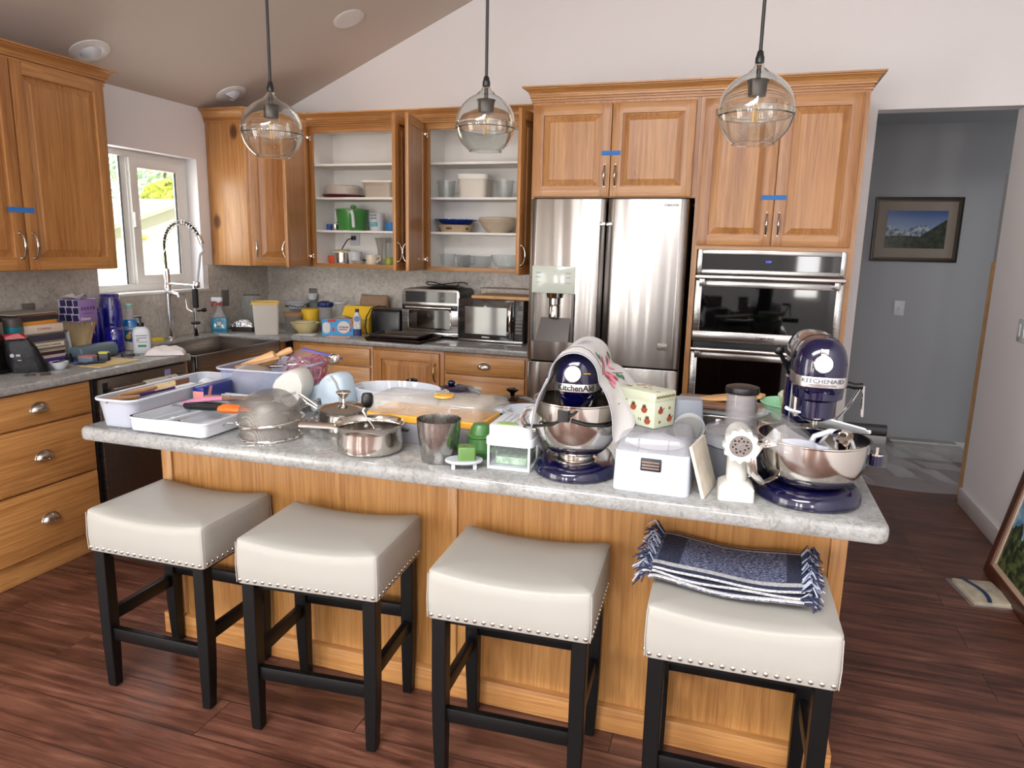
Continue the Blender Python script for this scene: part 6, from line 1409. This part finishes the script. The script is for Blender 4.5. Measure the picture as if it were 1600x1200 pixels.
part('label_band', BX(-.03, .03, -.0276, -.0268, .097, .101).box(-.025, .026, -.0276, -.0268, .084, .088).box(-.028, -.012, -.0276, -.0268, .072, .077).box(-.025, .028, -.0276, -.0268, .062, .065), mat('label_grey', '#56605a', .6), t)
part('green_label', BX(-.02, .022, -.0277, -.0268, .035, .048), mat('label_green', '#2f7d58', .6), t)
t = thing('dish_soap', 'blue dish soap bottle upside down behind the lotion bottle', 'bottle', (.115, -1.47, LZ), R(45))
part('bottle', B().stack([(0, oval(.03, .026, 28)), (.008, oval(.043, .03, 28)), (.05, oval(.054, .034, 28)), (.1, oval(.052, .034, 28)), (.14, oval(.04, .03, 28)), (.155, oval(.03, .024, 28))]), mat('soap_blue', '#1b6fb0', .15, coat=.5), t)
part('upper_neck', B().stack([(.154, oval(.03, .024, 24)), (.185, oval(.022, .02, 24)), (.215, oval(.016, .016, 24)), (.225, oval(.016, .016, 24))]), clear, t); part('cap', B().lathe([(0, .224), (.017, .224), (.017, .245), (0, .245)], 18), mat('aqua_cap', '#8fc4b8', .4), t)
text('Dawn', .026, paper, t, (0, -.0345, .105), bold=.0006)
part('duck_print', B().sph((-.015, -.034, .055), (.013, .002, .017), 10, 6).sph((-.006, -.0345, .075), (.008, .002, .008), 10, 6), mat('duck_yellow', '#d8a83a', .5), t)
def cloth_lump(sx, sy, h, seed, fold=1.):
    rq = random.Random(seed); ph = [(rq.uniform(-9, 9), rq.uniform(-9, 9), rq.uniform(0, 6)) for _ in range(5)]
    def f(u, v):
        x, y = (u-.5)*2, (v-.5)*2; e = max(0, 1-max(abs(x), abs(y))**3.); w = sum(math.sin(a*u+b*v+c) for a, b, c in ph)/5
        w2 = abs(math.sin(3.1*x+2.2*y+seed))*.5+abs(math.sin(-2.3*x+4.1*y+seed*2))*.35
        return (x*sx*(1+.10*w), y*sy*(1+.12*w), .002+h*(e**.5)*(.45+.35*w*fold+.45*w2))
    return B().grid(f, 26, 26)
one('white_towel', cloth_lump(.10, .075, .05, 5), mat('terry_white', '#d6cfcb', .95, bmp=(250, .3, .001)), 'crumpled white towel on the counter corner beside the sink', 'towel', (.545, -1.655, LZ), R(35), ang=70)
one('grey_cloth', cloth_lump(.075, .07, .055, 8, 1.4), mat('beige_cloth', '#a59b90', .95, bmp=(200, .3, .001)), 'rumpled beige dish cloth behind the lotion bottle', 'cloth', (.275, -1.575, LZ), R(10), ang=70)
one('sponge', B().rbox(.085, .05, .02, .012, top=.005), mat('yellow_sponge', '#c9b436', .9, bmp=(150, .6, .002)), 'yellow sponge lying on the ledge left of the faucet', 'sponge', (.105, -1.27, LZ), R(70))
t = thing('scissors', 'red handled scissors in front of the beige cloth', 'scissors', (.33, -1.775, LZ), R(60))
for s in (-1, 1): part('handle', B().tube([(-.03+.022*math.cos(a), s*.016+.013*math.sin(a), .006) for a in [q*PI/5 for q in range(10)]], .0048, 8, True), mat('red_grip', '#8c1f25', .4), t); part('blade', B().loft([[(x, y+s*.003, z) for x, y in ((0, -.004), (0, .004), (.075, 0))] for z in (.004+.002*s, .006+.002*s)]), steel_m, t)
t = thing('key_fob', 'black key fob lying in front of the scissors', 'key fob', (.425, -1.80, LZ), R(50)); part('fob', B().rbox(.065, .034, .014, .012, top=.005), blackp, t); part('button', B().rbox(.02, .014, .002, .004, .0138), greyp, t); part('ring', B().tube([(.045+.014*math.cos(a), .014*math.sin(a), .003) for a in [q*PI/8 for q in range(16)]], .0014, 6, True), polish, t)
t = thing('legal_pad', 'yellow paper folder lying flat at the front of the left counter', 'folder', (.445, -2.015, LZ), R(2)); part('folder', BX(-.155, .155, -.13, .13, 0, .004), mat('manila', '#c2ab6c', .75), t); part('sheets', BX(-.14, .05, -.12, .03, .004, .006), mat('blue_print_sheet', '#4f66a5', .7, vary=(40, .3)), t); part('sheets', BX(-.02, .15, -.02, .125, .004, .0055), mat('manila_light', '#cdb883', .8), t)
t = thing('tape_measure', 'yellow and black tape measure lying on the yellow folder', 'tape measure', (.46, -1.985, LZ+.0065), R(35)); part('case', B().rbox(.06, .036, .04, .012, top=.006), blackp, t); part('cover', B().rbox(.045, .038, .008, .008, .036), mat('acid_yellow', '#c3c73a', .5), t)
t = thing('note_block', 'pink and grey note block beside the tape measure', 'note pad', (.42, -2.04, LZ+.0065), R(20)); part('pad', BX(-.035, .035, -.03, .03, 0, .022), mat('grey_notes', '#70808a', .7), t); part('pad_layer', BX(-.036, .036, -.031, .031, .022, .03), mat('pink_notes', '#b5767a', .7), t)
for k, (x, y, a, col, nm) in enumerate(((.50, -2.09, 62, '#15181c', 'black'), (.47, -2.10, 80, '#23406e', 'blue'))):
    o = thing('pen', nm+' pen lying on the yellow folder in front of the note block', 'pen', (x, y, LZ+.0105), R(a)); part('barrel', B().cyl((-.06, 0, 0), (.05, 0, 0), .0045, n=10).cyl((.05, 0, 0), (.062, 0, 0), .0045, .001, 10), mat('pen_'+nm, col, .4), o); part('clip', BX(-.058, -.02, -.0015, .0015, .004, .0062), polish, o)
t = thing('bowl', 'small white bowl of black utensils beside the coffee bag', 'bowl', (.455, -2.235, LZ)); part('dish', bowl_b(.042, .035), porcelain, t); part('utensil_tips', B().tube([(-.03, -.01, .03), (.0, .0, .036), (.02, .015, .042)], .004, 7).tube([(-.02, .015, .03), (.015, -.015, .038)], .004, 7), blackp, t)
one('small_bottle', B().lathe([(0, 0), (.018, 0), (.019, .03), (.013, .034), (.013, .05), (0, .05)], 20), blackp, 'small black bottle standing in front of the book stack', 'bottle', (.36, -2.10, LZ))
t = thing('eyeglasses', 'folded wire eyeglasses at the front edge of the left counter', 'glasses', (.52, -2.40, LZ), R(50))
for s in (-1, 1): part('lens_rim', B().tube([(s*.03+.022*math.cos(a), .018*math.sin(a), .004) for a in [q*PI/9 for q in range(18)]], .0014, 6, True), gunmetal, t); part('temple', B().tube([(s*.052, 0, .004), (s*.03, .05, .006), (-s*.03, .055, .006)], .0014, 6), gunmetal, t)
def outlet(loc, rz, label, m=None):
    t = thing('wall_outlet', label, 'outlet', loc, rz, 'grey outlets on the splashback'); m = m or mat('stone_grey_plate', '#6d675f', .5)
    part('plate', BX(-.036, .036, -.006, 0, -.058, .058), m, t, bev=.003)
    for z in (-.022, .022): part('socket', B().rbox(.03, .026, .003, .008).xf(T(0, -.006, z) @ RX(PI/2)), m, t)
outlet((.0165, -.52, 1.12), RL, 'grey wall outlet between the window and the corner')
outlet((.0165, -2.02, 1.125), RL, 'grey wall outlet behind the stack of books')
outlet((.425, -.0165, 1.125), 0, 'grey wall outlet above the yellow canister')
# ================================================================ things on the back counter
t = thing('spray_bottle', 'clear spray bottle of blue cleaner with red trigger right of sink', 'spray bottle', (.125, -.715, LZ), R(30))
part('bottle', B().stack([(0, rrect(.105, .06, .012)), (.09, rrect(.108, .062, .014)), (.1, rrect(.10, .055, .016))]), mat('cleaner_blue', '#1c7d9e', .12, coat=.4), t)
part('upper_bottle', B().stack([(.1, rrect(.10, .055, .016)), (.12, rrect(.07, .045, .016)), (.16, rrect(.03, .03, .012)), (.19, rrect(.026, .026, .012))]), clear, t)
part('label', BX(-.04, .035, -.0318, -.031, .03, .034).box(-.012, .012, -.0318, -.031, .05, .074), paper, t)
h = part('sprayer_head', B().rbox(.075, .026, .026, .01, .215, -.012, 0, top=.006).cyl((0, 0, .188), (0, 0, .218), .015), whitep, t); part('collar', B().lathe([(0, .186), (.0165, .186), (.0165, .206), (0, .206)], 18), mat('red_collar', '#b32a2c', .4), h); part('trigger', B().tube([(-.03, 0, .215), (-.045, 0, .2), (-.045, 0, .175)], .006, 8), mat('red_collar', '#b32a2c', .4), h)
t = thing('foil_loaf', 'foil wrapped loaf in a brown tin next to the blue cleaner', 'loaf', (.235, -.60, LZ), R(15)); part('tin', B().rbox(.17, .09, .035, .015, 0, taper=.9), mat('brown_tin', '#4b4038', .4, .5), t)
part('foil', B().grid(lambda u, v: ((u-.5)*.165, (v-.5)*.085, .034+.045*(math.sin(PI*u)*math.sin(PI*v))**.45+.007*math.sin(31*u)*math.sin(27*v)), 26, 16), mat('aluminium_foil', '#d0d0d2', .14, 1., bmp=(60, .9, .008)), t, ang=15)
t = thing('glass_jar', 'tall clear glass jar behind the foil loaf', 'jar', (.17, -.42, LZ)); part('jar', B().lathe([(0, 0), (.07, 0), (.075, .01), (.075, .2), (.06, .225), (.06, .24)], 32, cap=False), thing_glass, t); part('wire_bail', B().tube([(.062*math.cos(q*PI/12), .062*math.sin(q*PI/12), .243) for q in range(24)], .002, 6, True), gunmetal, t)
t = thing('tall_container', 'tall cloudy square container with a pale yellow lid in the corner', 'container', (.455, -.645, LZ), R(38))
part('tub', B().stack([(0, rrect(.155, .155, .02)), (.2, rrect(.172, .172, .022)), (.21, rrect(.174, .174, .022))]), milky, t); part('lid', B().stack([(.207, rrect(.182, .182, .024)), (.222, rrect(.184, .184, .024)), (.222, rrect(.16, .16, .02)), (.216, rrect(.155, .155, .02))]), mat('butter_lid', '#d9b45e', .45), t)
t = thing('round_container', 'round smoky container with a tan lid beside the tall container', 'container', (.47, -.35, LZ)); part('tub', B().lathe([(0, 0), (.06, 0), (.068, .105), (0, .105)], 32), mat('smoky_tub', '#8b8680', .3, alpha=.85), t); part('lid', B().lathe([(.07, .1), (.073, .118), (.066, .124), (0, .12)], 32), mat('tan_lid', '#b08a62', .45), t)
t = thing('glass_canister', 'clear glass canister under the patterned bowl', 'canister', (.37, -.155, LZ)); part('jar', B().lathe([(.0, 0), (.06, 0), (.062, .12), (.05, .132), (0, .132)], 28), thing_glass, t); part('rim', B().tube([(.052*math.cos(q*PI/12), .052*math.sin(q*PI/12), .131) for q in range(24)], .003, 6, True), thing_glass, t)
t = thing('patterned_bowl', 'cream bowl with a brown printed band on the glass canister', 'bowl', (.37, -.155, LZ+.136)); part('dish', B().lathe([(0, 0), (.07, 0), (.085, .04), (.098, .046), (.098, .05), (.083, .046), (.068, .006), (0, .004)], 36), porcelain, t)
pb = B(); rq = random.Random(2)
for k in range(34): a = 2*PI*k/34; pb.sph((.082*math.cos(a), .082*math.sin(a), .022+.008*rq.uniform(-1, 1)), (.006, .006, .005), 7, 5)
part('printed_band', pb, mat('brown_print', '#4a3524', .6), t)
t = thing('canister', 'bright yellow plastic canister behind the cream bowl', 'canister', (.572, -.285, LZ)); ym2 = mat('bright_yellow_plastic', '#d9b02e', .38); part('tub', B().lathe([(0, 0), (.052, 0), (.06, .125), (0, .125)], 32), ym2, t); part('lid', B().lathe([(.064, .122), (.066, .145), (.06, .15), (.055, .146), (0, .146)], 32), ym2, t)
t = thing('lidded_bowl', 'cream plastic mixing bowl with a small lid resting on top', 'bowl', (.635, -.45, LZ)); part('bowl', bowl_b(.10, .07), mat('cream_melamine', '#cdbf8d', .4), t); part('lid', B().lathe([(0, .068), (.066, .068), (.07, .074), (.066, .08), (0, .08)], 32), mat('cream_lid', '#d3c9a2', .45), t)
one('glass_tumbler', B().lathe([(0, 0), (.03, 0), (.036, .2), (.034, .2), (.028, .006), (0, .006)], 24), thing_glass, 'clear glass cylinder under the little white cup by the outlet', 'glass', (.455, -.075, LZ))
one('white_cup', B().lathe([(0, 0), (.03, 0), (.038, .042), (.036, .045), (.03, .008), (0, .006)], 24), whitep, 'little white cup in front of the wall outlet, on a glass', 'cup', (.455, -.075, LZ+.2005))
t = thing('storage_jar', 'clear jar with a crinkled dark blue lid beside the yellow canister', 'jar', (.685, -.265, LZ)); part('jar', B().lathe([(0, 0), (.044, 0), (.047, .17), (0, .17)], 28), mat('grey_clear', '#9d9a98', .1, alpha=.5, spec=.8), t)
part('lid', B().loft([[((r+.003*math.cos(12*a))*math.cos(a), (r+.003*math.cos(12*a))*math.sin(a), z) for a in [2*PI*q/72 for q in range(72)]] for r, z in ((.05, .168), (.058, .18), (.055, .2), (.02, .212))]), navyp, t)
t = thing('carafe', 'clear plastic carafe with a white lid behind the blue snack box', 'carafe', (.775, -.20, LZ)); part('jar', B().lathe([(0, 0), (.045, 0), (.05, .08), (.04, .19), (.04, .19), (0, .185)], 28), thing_glass, t); part('lid', B().lathe([(.044, .188), (.054, .198), (.054, .204), (0, .206)], 28), whitep, t)
t = thing('snack_box', 'torn open light blue box of bags on the back counter', 'box', (.93, -.475, LZ), R(26))
part('carton', B().box(-.115, .115, -.045, -.043, 0, .115).box(-.115, .115, .043, .045, 0, .1).box(-.115, -.113, -.043, .043, 0, .115).box(.113, .115, -.043, .043, 0, .1).box(-.113, .113, -.043, .043, 0, .003), mat('sky_blue_card', '#3f93c8', .5), t)
part('torn_flap', B().grid(lambda u, v: (-.05+.14*u, -.043+.07*v, .115+.018*math.sin(PI*u)*v), 8, 5, .001), mat('brown_card', '#8f7a6a', .8), t); part('plastic_wrap', B().sph((.02, .0, .085), (.05, .03, .045), 14, 8), mat('wrap_film', '#c9d6de', .2, alpha=.5), t)
part('white_oval', B().cyl((.03, -.045, .058), (.03, -.0462, .058), .042, n=32), paper, t); part('side_oval', B().add(B().rbox(.05, .075, .0012, .022), T(-.085, -.045, .055) @ RX(PI/2)), paper, t)
rb_ = part('red_print', BX(-.075, -.02, -.0462, -.045, .095, .112).box(.0, .055, -.0475, -.046, .04, .047).box(-.045, -.032, -.0462, -.045, .03, .055).box(.072, .082, -.0462, -.045, .03, .05), mat('red_print', '#b52c2c', .5), t)
text('STORAGE', .0145, ink, t, (.03, -.0466, .058), bold=.0005, name='lettering'); part('pattern_print', BX(.075, .112, -.0462, -.045, .065, .112), mat('amber_print', '#a8641f', .5, vary=(90, .6)), t)
t = thing('salad_dressing', 'white and blue squeeze bottle standing right of the blue box', 'bottle', (1.068, -.475, LZ), R(25)); part('bottle', B().stack([(0, rrect(.05, .034, .01)), (.06, rrect(.054, .036, .012)), (.12, rrect(.054, .036, .014)), (.15, rrect(.036, .03, .013)), (.165, rrect(.022, .022, .01))]), mat('label_white', '#b9bcc6', .3), t)
part('lower_label', B().stack([(.002, rrect(.052, .036, .01)), (.05, rrect(.055, .037, .012))]), navyp, t); part('cap', B().lathe([(0, .165), (.013, .165), (.013, .187), (0, .187)], 18), mat('ink_blue', '#141a3c', .4), t); part('round_badge', B().cyl((0, -.018, .12), (0, -.0195, .12), .02, n=24), mat('badge_blue', '#6d7fa8', .5), t); part('picture_label', BX(-.017, .017, -.0195, -.018, .055, .09), mat('olive_label', '#c7ccb9', .5, vary=(120, .6)), t)
one('pink_envelope', B().prism([(-.075, -.05), (.06, -.055), (.085, 0), (.06, .05), (-.075, .05)], 0, .002), mat('pink_paper', '#d3aa97', .8), 'pink paper envelope lying at the front of the back counter', 'paper', (.985, -.585, LZ), R(8))
one('letter', B().prism([(-.075, -.045), (.075, -.045), (.075, .045), (-.075, .045)], 0, .002), paper, 'white opened letter lying near the inner corner of the counter', 'paper', (.725, -.578, LZ), R(6))
one('letter', B().prism([(-.05, -.035), (.05, -.035), (.05, .035), (-.05, .035)], 0, .003), mat('lined_paper', '#cfc9c6', .8, vary=(60, .15)), 'small lined note lying on the white opened letter', 'paper', (.745, -.565, LZ+.0025), R(10))
t = thing('bread_box', 'yellow slant front plastic bin in front of a brown paper bag', 'bin', (.955, -.225, LZ), R(4))
part('tub', B().loft([[(x, -.10, 0), (x, .08, 0), (x, .08, .185), (x, -.03, .185), (x, -.10, .1)] for x in (-.105, .105)]), mat('mustard_plastic', '#c9a227', .38), t, bev=.004); part('front_flap', B().loft([[(x, -.104, .098), (x, -.034, .186), (x, -.031, .184), (x, -.10, .096)] for x in (-.108, .108)]), mat('bright_yellow_plastic', '#d9b02e', .38), t)
one('paper_bag', B().loft([bagring(*q) for q in ((.22, .08, .001, 0, 0), (.225, .085, .12, 0, 1), (.22, .07, .2, 0, 2), (.21, .04, .255, .005, 3))]), mat('kraft_bag', '#8d7257', .7, bmp=(40, .6, .008)), 'brown paper bag standing behind the yellow bin', 'bag', (.995, -.085, LZ), R(2), ang=60)
# ================================================================ things on the open shelves
S = {0: 1.3825, 1: 1.6188, 2: 1.8458}; gs = 'dishes on the open shelves'
def put(name, label, cat, x, lv, b, m, y=-.16, rz=0, bev=0, **kw): return one(name, b, m, label, cat, (x, y, S[lv]), R(rz), gs, bev=bev, **kw)
def root(name, label, cat, x, lv, y=-.16, rz=0): return thing(name, label, cat, (x, y, S[lv]), R(rz), gs)
t = root('cake_carrier', 'cake carrier with a maroon base and clear dome', 'cake carrier', .80, 2, -.165); part('base', B().lathe([(0, 0), (.135, 0), (.148, .012), (.15, .02), (0, .02)], 40), mat('maroon_plastic', '#4f1526', .35), t); part('dome', B().lathe([(.135, .02), (.134, .07), (.12, .085), (0, .088)], 40), mat('dome_plastic', '#c9bdb0', .15, alpha=.55, spec=.7), t)
t = root('food_box', 'frosted rectangular food box beside the cake carrier', 'container', 1.115, 2, -.165); part('tub', B().rbox(.23, .19, .10, .03, 0, taper=.9), mat('frosted_box', '#bfb3a4', .35, alpha=.85), t); part('lid', B().rbox(.25, .205, .014, .03, .1, top=.004), creamp, t)
t = root('measuring_cups', 'nested steel measuring cup with a black handle', 'measuring cup', .70, 1, -.12); part('cup', B().lathe([(0, 0), (.022, 0), (.026, .045), (.024, .045), (.02, .004), (0, .004)], 24), polish, t); part('handle', BX(.02, .09, -.006, .006, .05, .056).xf(RY(R(-14))), blackp, t)
put('blue_cup', 'tiny blue cup at the left end of the green pitcher shelf', 'cup', .648, 1, B().lathe([(0, 0), (.019, 0), (.022, .045), (.02, .045), (.017, .004), (0, .004)], 20), mat('royal_blue', '#2b4f9d', .4), -.12)
grc = mat('green_clear', '#4f9a4e', .2, alpha=.72)
t = root('batter_pitcher', 'green translucent batter pitcher with a white handle', 'pitcher', .862, 1); part('bowl', B().lathe([(0, 0), (.095, 0), (.1, .008), (.115, .14), (.118, .142), (.113, .14), (.098, .01), (0, .008)], 36), grc, t); part('lid', B().lathe([(.119, .141), (.119, .148), (.09, .153), (0, .155)], 36), grc, t); part('lid_knob', B().sph((.01, 0, .168), (.022, .022, .014)), grc, t); part('handle', B().tube([(.05, -.112, .125), (.075, -.135, .128), (.086, -.14, .10), (.088, -.135, .02)], .011, 10), whitep, t)
t = root('food_tub_stack', 'white printed tubs nested beside the green pitcher', 'tubs', 1.06, 1)
for k in range(3): part('tub', B().lathe([(0, .02*k), (.046, .02*k), (.056, .075+.022*k), (.058, .078+.022*k), (0, .078+.022*k)], 28), whitep, t); 
part('teal_print', BX(-.03, .03, -.0535, -.05, .03, .062), mat('teal_print', '#5f9aa0', .6, vary=(120, .5)), t); part('grey_print', BX(-.025, .025, -.060, -.055, .082, .092).box(-.025, .025, -.0605, -.055, .104, .114), mat('grey_print', '#7e868c', .6), t)
put('blue_tub', 'small bright blue tub at the right end of the pitcher shelf', 'tub', 1.175, 1, B().lathe([(0, 0), (.038, 0), (.05, .06), (.047, .06), (.036, .004), (0, .004)], 26), mat('azure_plastic', '#2f78b8', .4))
put('orange_cup', 'orange plastic cup on the bottom shelf next to hinge', 'cup', .68, 0, B().lathe([(0, 0), (.032, 0), (.04, .055), (.037, .055), (.03, .004), (0, .004)], 26), mat('orange_cup', '#d4522b', .4), -.13)
t = root('steel_canister', 'steel canister with a cream lid beside the orange cup', 'canister', .765, 0, -.15); part('pot', B().lathe([(0, 0), (.055, 0), (.057, .08), (0, .08)], 28), polish, t); part('lid', B().lathe([(.063, .078), (.066, .088), (.05, .1), (0, .102)], 28), mat('cream_lid', '#d3c9a2', .45), t)
t = root('plug_cord', 'black plug with a cord in the socket inside the cabinet', 'plug', .80, 0, -.02); part('socket_plate', BX(-.036, .036, .0, .005, .13, .245), whitep, t); part('plug', B().rbox(.028, .03, .03, .006).xf(T(-.005, -.014, .17)), blackp, t); part('cord', B().tube([(-.01, -.03, .185), (-.03, -.06, .17), (-.055, -.09, .11), (-.06, -.10, .03), (-.06, -.1, .002)], .004, 8), cordm, t)
put('white_cup', 'white plastic cup on the bottom shelf below the socket', 'cup', .872, 0, B().lathe([(0, 0), (.042, 0), (.052, .088), (.049, .088), (.04, .004), (0, .004)], 28), whitep, -.15)
t = root('tea_strainer', 'small steel strainer dish in front of the white cup', 'strainer', .935, 0, -.22); part('dish', B().lathe([(0, 0), (.03, 0), (.05, .02), (.052, .026), (.046, .022), (0, .006)], 28), polish, t); part('handle', BX(.04, .07, -.006, .006, .024, .036), blackp, t)
t = root('cream_jug', 'little cream coloured jug on the bottom shelf', 'jug', 1.03, 0, -.19); part('jug', B().lathe([(0, 0), (.036, 0), (.044, .04), (.04, .07), (.037, .07), (.04, .04), (0, .006)], 28), mat('cream_pottery', '#d6cbb8', .35), t); part('handle', B().tube([(.04, 0, .06), (.065, 0, .062), (.068, 0, .035), (.042, 0, .02)], .006, 8), mat('cream_pottery', '#d6cbb8', .35), t)
fl = B().loft([[((r+.003*math.cos(10*a))*math.cos(a), (r+.003*math.cos(10*a))*math.sin(a), z) for a in [2*PI*q/60 for q in range(60)]] for r, z in ((.03, 0), (.031, .06), (.036, .12), (.05, .18), (.055, .19), (.052, .19), (.034, .12), (.027, .05))], True, False)
put('vase', 'fluted clear glass vase at the back of bottom shelf', 'vase', 1.06, 0, fl, mat('fluted_glass', '#b9b3ab', .08, alpha=.5, spec=.8), -.08)
t = root('tall_glass', 'tall glass with a green bottom at the right of shelf', 'glass', 1.165, 0, -.18); part('glass', B().lathe([(.028, .05), (.034, .155), (.032, .155), (.027, .05)], 24, cap=False), thing_glass, t); part('green_base', B().lathe([(0, 0), (.034, 0), (.036, .04), (.03, .055), (0, .055)], 24), mat('lime_glass', '#8f9a3f', .3), t)
# right hand shelves
def jug(x, lv, r, h, label, y=-.17):
    t = root('measuring_jug', label, 'measuring jug', x, lv, y); part('jug', B().lathe([(0, 0), (r*.85, 0), (r*1.02, h), (r, h), (r*.82, .005), (0, .005)], 30), thing_glass, t); part('handle', B().tube([(r*.95, -.01, h*.9), (r+.04, -.01, h*.88), (r+.038, -.01, h*.3), (r*.9, -.01, h*.22)], .005, 8), thing_glass, t); part('spout', B().loft([[(-r*1.0, -.015, h*.8), (-r-.02, 0, h), (-r*1.0, .015, h*.8)], [(-r*.97, -.012, h*.82), (-r-.012, 0, h), (-r*.97, .012, h*.82)]]), thing_glass, t); return t
jug(1.60, 2, .062, .118, 'clear plastic measuring jug left of the white canister'); jug(2.02, 2, .06, .115, 'clear measuring jug right of the white canister')
t = root('square_canister', 'square white pebbled canister on the jug shelf', 'canister', 1.81, 2, -.17, 4); part('tub', B().rbox(.20, .17, .125, .03, 0, taper=.93), mat('pebbled_white', '#d0c9bd', .5, bmp=(40, .5, .004)), t); part('lid', B().rbox(.215, .185, .035, .03, .118, top=.006), mat('lid_white', '#d9d6d0', .4), t)
put('measuring_scoop_set', 'nested clear cups at the right end of the jug shelf', 'cups', 2.145, 2, B().lathe([(0, 0), (.035, 0), (.042, .05), (.044, .06), (.044, .1), (.04, .1), (.033, .006), (0, .006)], 26), thing_glass)
t = root('pie_dish', 'beige pie dish with a dark print under the blue plate', 'pie dish', 1.668, 1); part('dish', B().lathe([(0, 0), (.1, 0), (.125, .045), (.13, .048), (.122, .046), (.098, .006), (0, .006)], 40), mat('beige_stoneware', '#c2ab8b', .4), t)
pb = B()
for a in (-100, -93, -86, -30, -24): pb.sph((.114*math.cos(R(a)), .114*math.sin(R(a)), .024), (.006, .006, .009), 8, 5)
part('printed_marking', pb, mat('brown_print', '#4a3524', .6), t)
t = root('pie_plate', 'dark blue fluted pie plate stacked on the beige dish', 'pie plate', 1.668, 1); t.location.z += .049
part('plate', B().loft([[((r+.002*math.cos(24*a)*k)*math.cos(a), (r+.002*math.cos(24*a)*k)*math.sin(a), z) for a in [2*PI*q/96 for q in range(96)]] for r, z, k in ((.09, 0, 0), (.12, .022, 1), (.146, .032, 1.5), (.146, .036, 1.5), (.118, .028, 1), (.088, .006, 0))]), mat('royal_glaze', '#1d3f9a', .2, coat=.5), t)
t = root('stacked_bowls', 'stack of two cream serving bowls on the pie plate shelf', 'bowls', 1.975, 1); part('lower_bowl', bowl_b(.125, .07), mat('ivory_stoneware', '#bcae99', .4), t); part('upper_bowl', B().lathe([(0, .03), (.1, .04), (.13, .072), (.135, .085), (.128, .1), (.09, .104), (0, .104)], 40), mat('ivory_stoneware', '#bcae99', .4), t)
jug(1.62, 0, .055, .09, 'glass measuring jug, left one on the bottom right shelf', -.19); jug(1.70, 0, .05, .085, 'smaller glass measuring jug beside the other glass jug', -.10)
put('glass_dish', 'rectangular clear baking dish on the bottom right shelf', 'baking dish', 1.82, 0, B().stack([(0, rrect(.17, .15, .03)), (.075, rrect(.2, .18, .035)), (.08, rrect(.21, .19, .035)), (.08, rrect(.19, .17, .03)), (.006, rrect(.16, .14, .03))]), thing_glass, -.15)
def cutg(): return B().loft([[((r+.005*abs(math.sin(9*a+z*40)))*math.cos(a), (r+.005*abs(math.sin(9*a+z*40)))*math.sin(a), z) for a in [2*PI*q/108 for q in range(108)]] for r, z in ((.06, 0), (.085, .02), (.103, .05), (.115, .09), (.112, .09), (.098, .05), (.08, .024), (.05, .01))])
put('cut_glass_bowl', 'cut crystal bowl at the right end of bottom shelf', 'bowl', 2.05, 0, cutg(), mat('crystal', '#dfe6e4', .04, alpha=.4, spec=1.), ang=15)
# ================================================================ camera and light
cam = bpy.data.cameras.new('camera'); co = bpy.data.objects.new('camera', cam); COL.objects.link(co)
cam.sensor_fit = 'HORIZONTAL'; cam.sensor_width = 36.; cam.lens = 36*1105.3/1600; cam.clip_start = .05; cam.clip_end = 200
fw = V((-.29717509, .93579621, -.18966395)); rt = V((.95158965, .30660029, .02175774)); up = V((-.07851183, .17401639, .98160796))
m = Mx((( rt.x, up.x, -fw.x, 3.56549), (rt.y, up.y, -fw.y, -4.78451), (rt.z, up.z, -fw.z, 1.52605), (0, 0, 0, 1)))
co.matrix_world = m; SC.camera = co
def area(name, loc, rot, sx, sy, power, col=(1, 1, 1)):
    l = bpy.data.lights.new(name, 'AREA'); l.shape = 'RECTANGLE'; l.size = sx; l.size_y = sy; l.energy = power; l.color = col
    o = bpy.data.objects.new(name, l); COL.objects.link(o); o.location = loc; o.rotation_euler = rot; return o
# daylight through the rear glazing
for i, o in enumerate(OP):
    area('rear_daylight', ((o[0]+o[1])/2, YR-.12, (o[2]+o[3])/2), (R(90), 0, 0), o[1]-o[0]-.1, o[3]-o[2]-.1, 130*(o[1]-o[0])*(o[3]-o[2])*W_REAR, (1., .97, .95))
area('door_daylight', (-.14, (DY0+DY1)/2, DZ/2), (0, R(-90), 0), DZ-.15, DY1-DY0-.15, 130*(DZ-.15)*(DY1-DY0-.15)*W_DOOR, (1., .97, .93))
kx, ky = (KX0+KX1)/2, (KY0+KY1)/2
area('skylight_fill', (kx, ky, cz(kx)+.1), (0, -math.atan(CK), 0), KX1-KX0-.1, KY1-KY0-.1, W_FILL, (.96, .98, 1.))  # soft fill lamp set in the added skylight
area('hall_daylight', (7.05, .8, 1.5), (0, R(90), 0), 1.1, .9, W_HALL, (.93, .97, 1.))
# daylight through the sink window
area('window_daylight', (-.15, (WY0+WY1)/2, (WZ0+WZ1)/2), (0, R(-90), 0), WZ1-WZ0-.1, WY1-WY0-.1, 8., (.95, .98, 1.))
s = bpy.data.lights.new('recessed_lamp', 'SPOT'); s.energy = 16; s.color = (1, .86, .68); s.spot_size = R(130); s.spot_blend = .6; s.shadow_soft_size = .06
o = bpy.data.objects.new('recessed_lamp', s); COL.objects.link(o); o.location = (1.134+.02, -.617, cz(1.134)-.03); o.rotation_euler = (0, -tilt*0, 0)
sun = bpy.data.lights.new('sun', 'SUN'); sun.energy = 11.; sun.angle = R(.6); sun.color = (1, .95, .86)
o = bpy.data.objects.new('sun', sun); COL.objects.link(o); o.rotation_euler = V((-.5, -.3, -.8)).to_track_quat('-Z', 'Y').to_euler()
wd_ = bpy.data.worlds.new('sky'); SC.world = wd_; wd_.use_nodes = True
bg = wd_.node_tree.nodes['Background']; bg.inputs[0].default_value = (.75, .86, 1., 1); bg.inputs[1].default_value = 3.5
SC.view_settings.view_transform = 'Standard'; SC.view_settings.look = 'None'; SC.view_settings.gamma = 1.; SC.view_settings.exposure = EXPO
SC.view_settings.use_curve_mapping = False
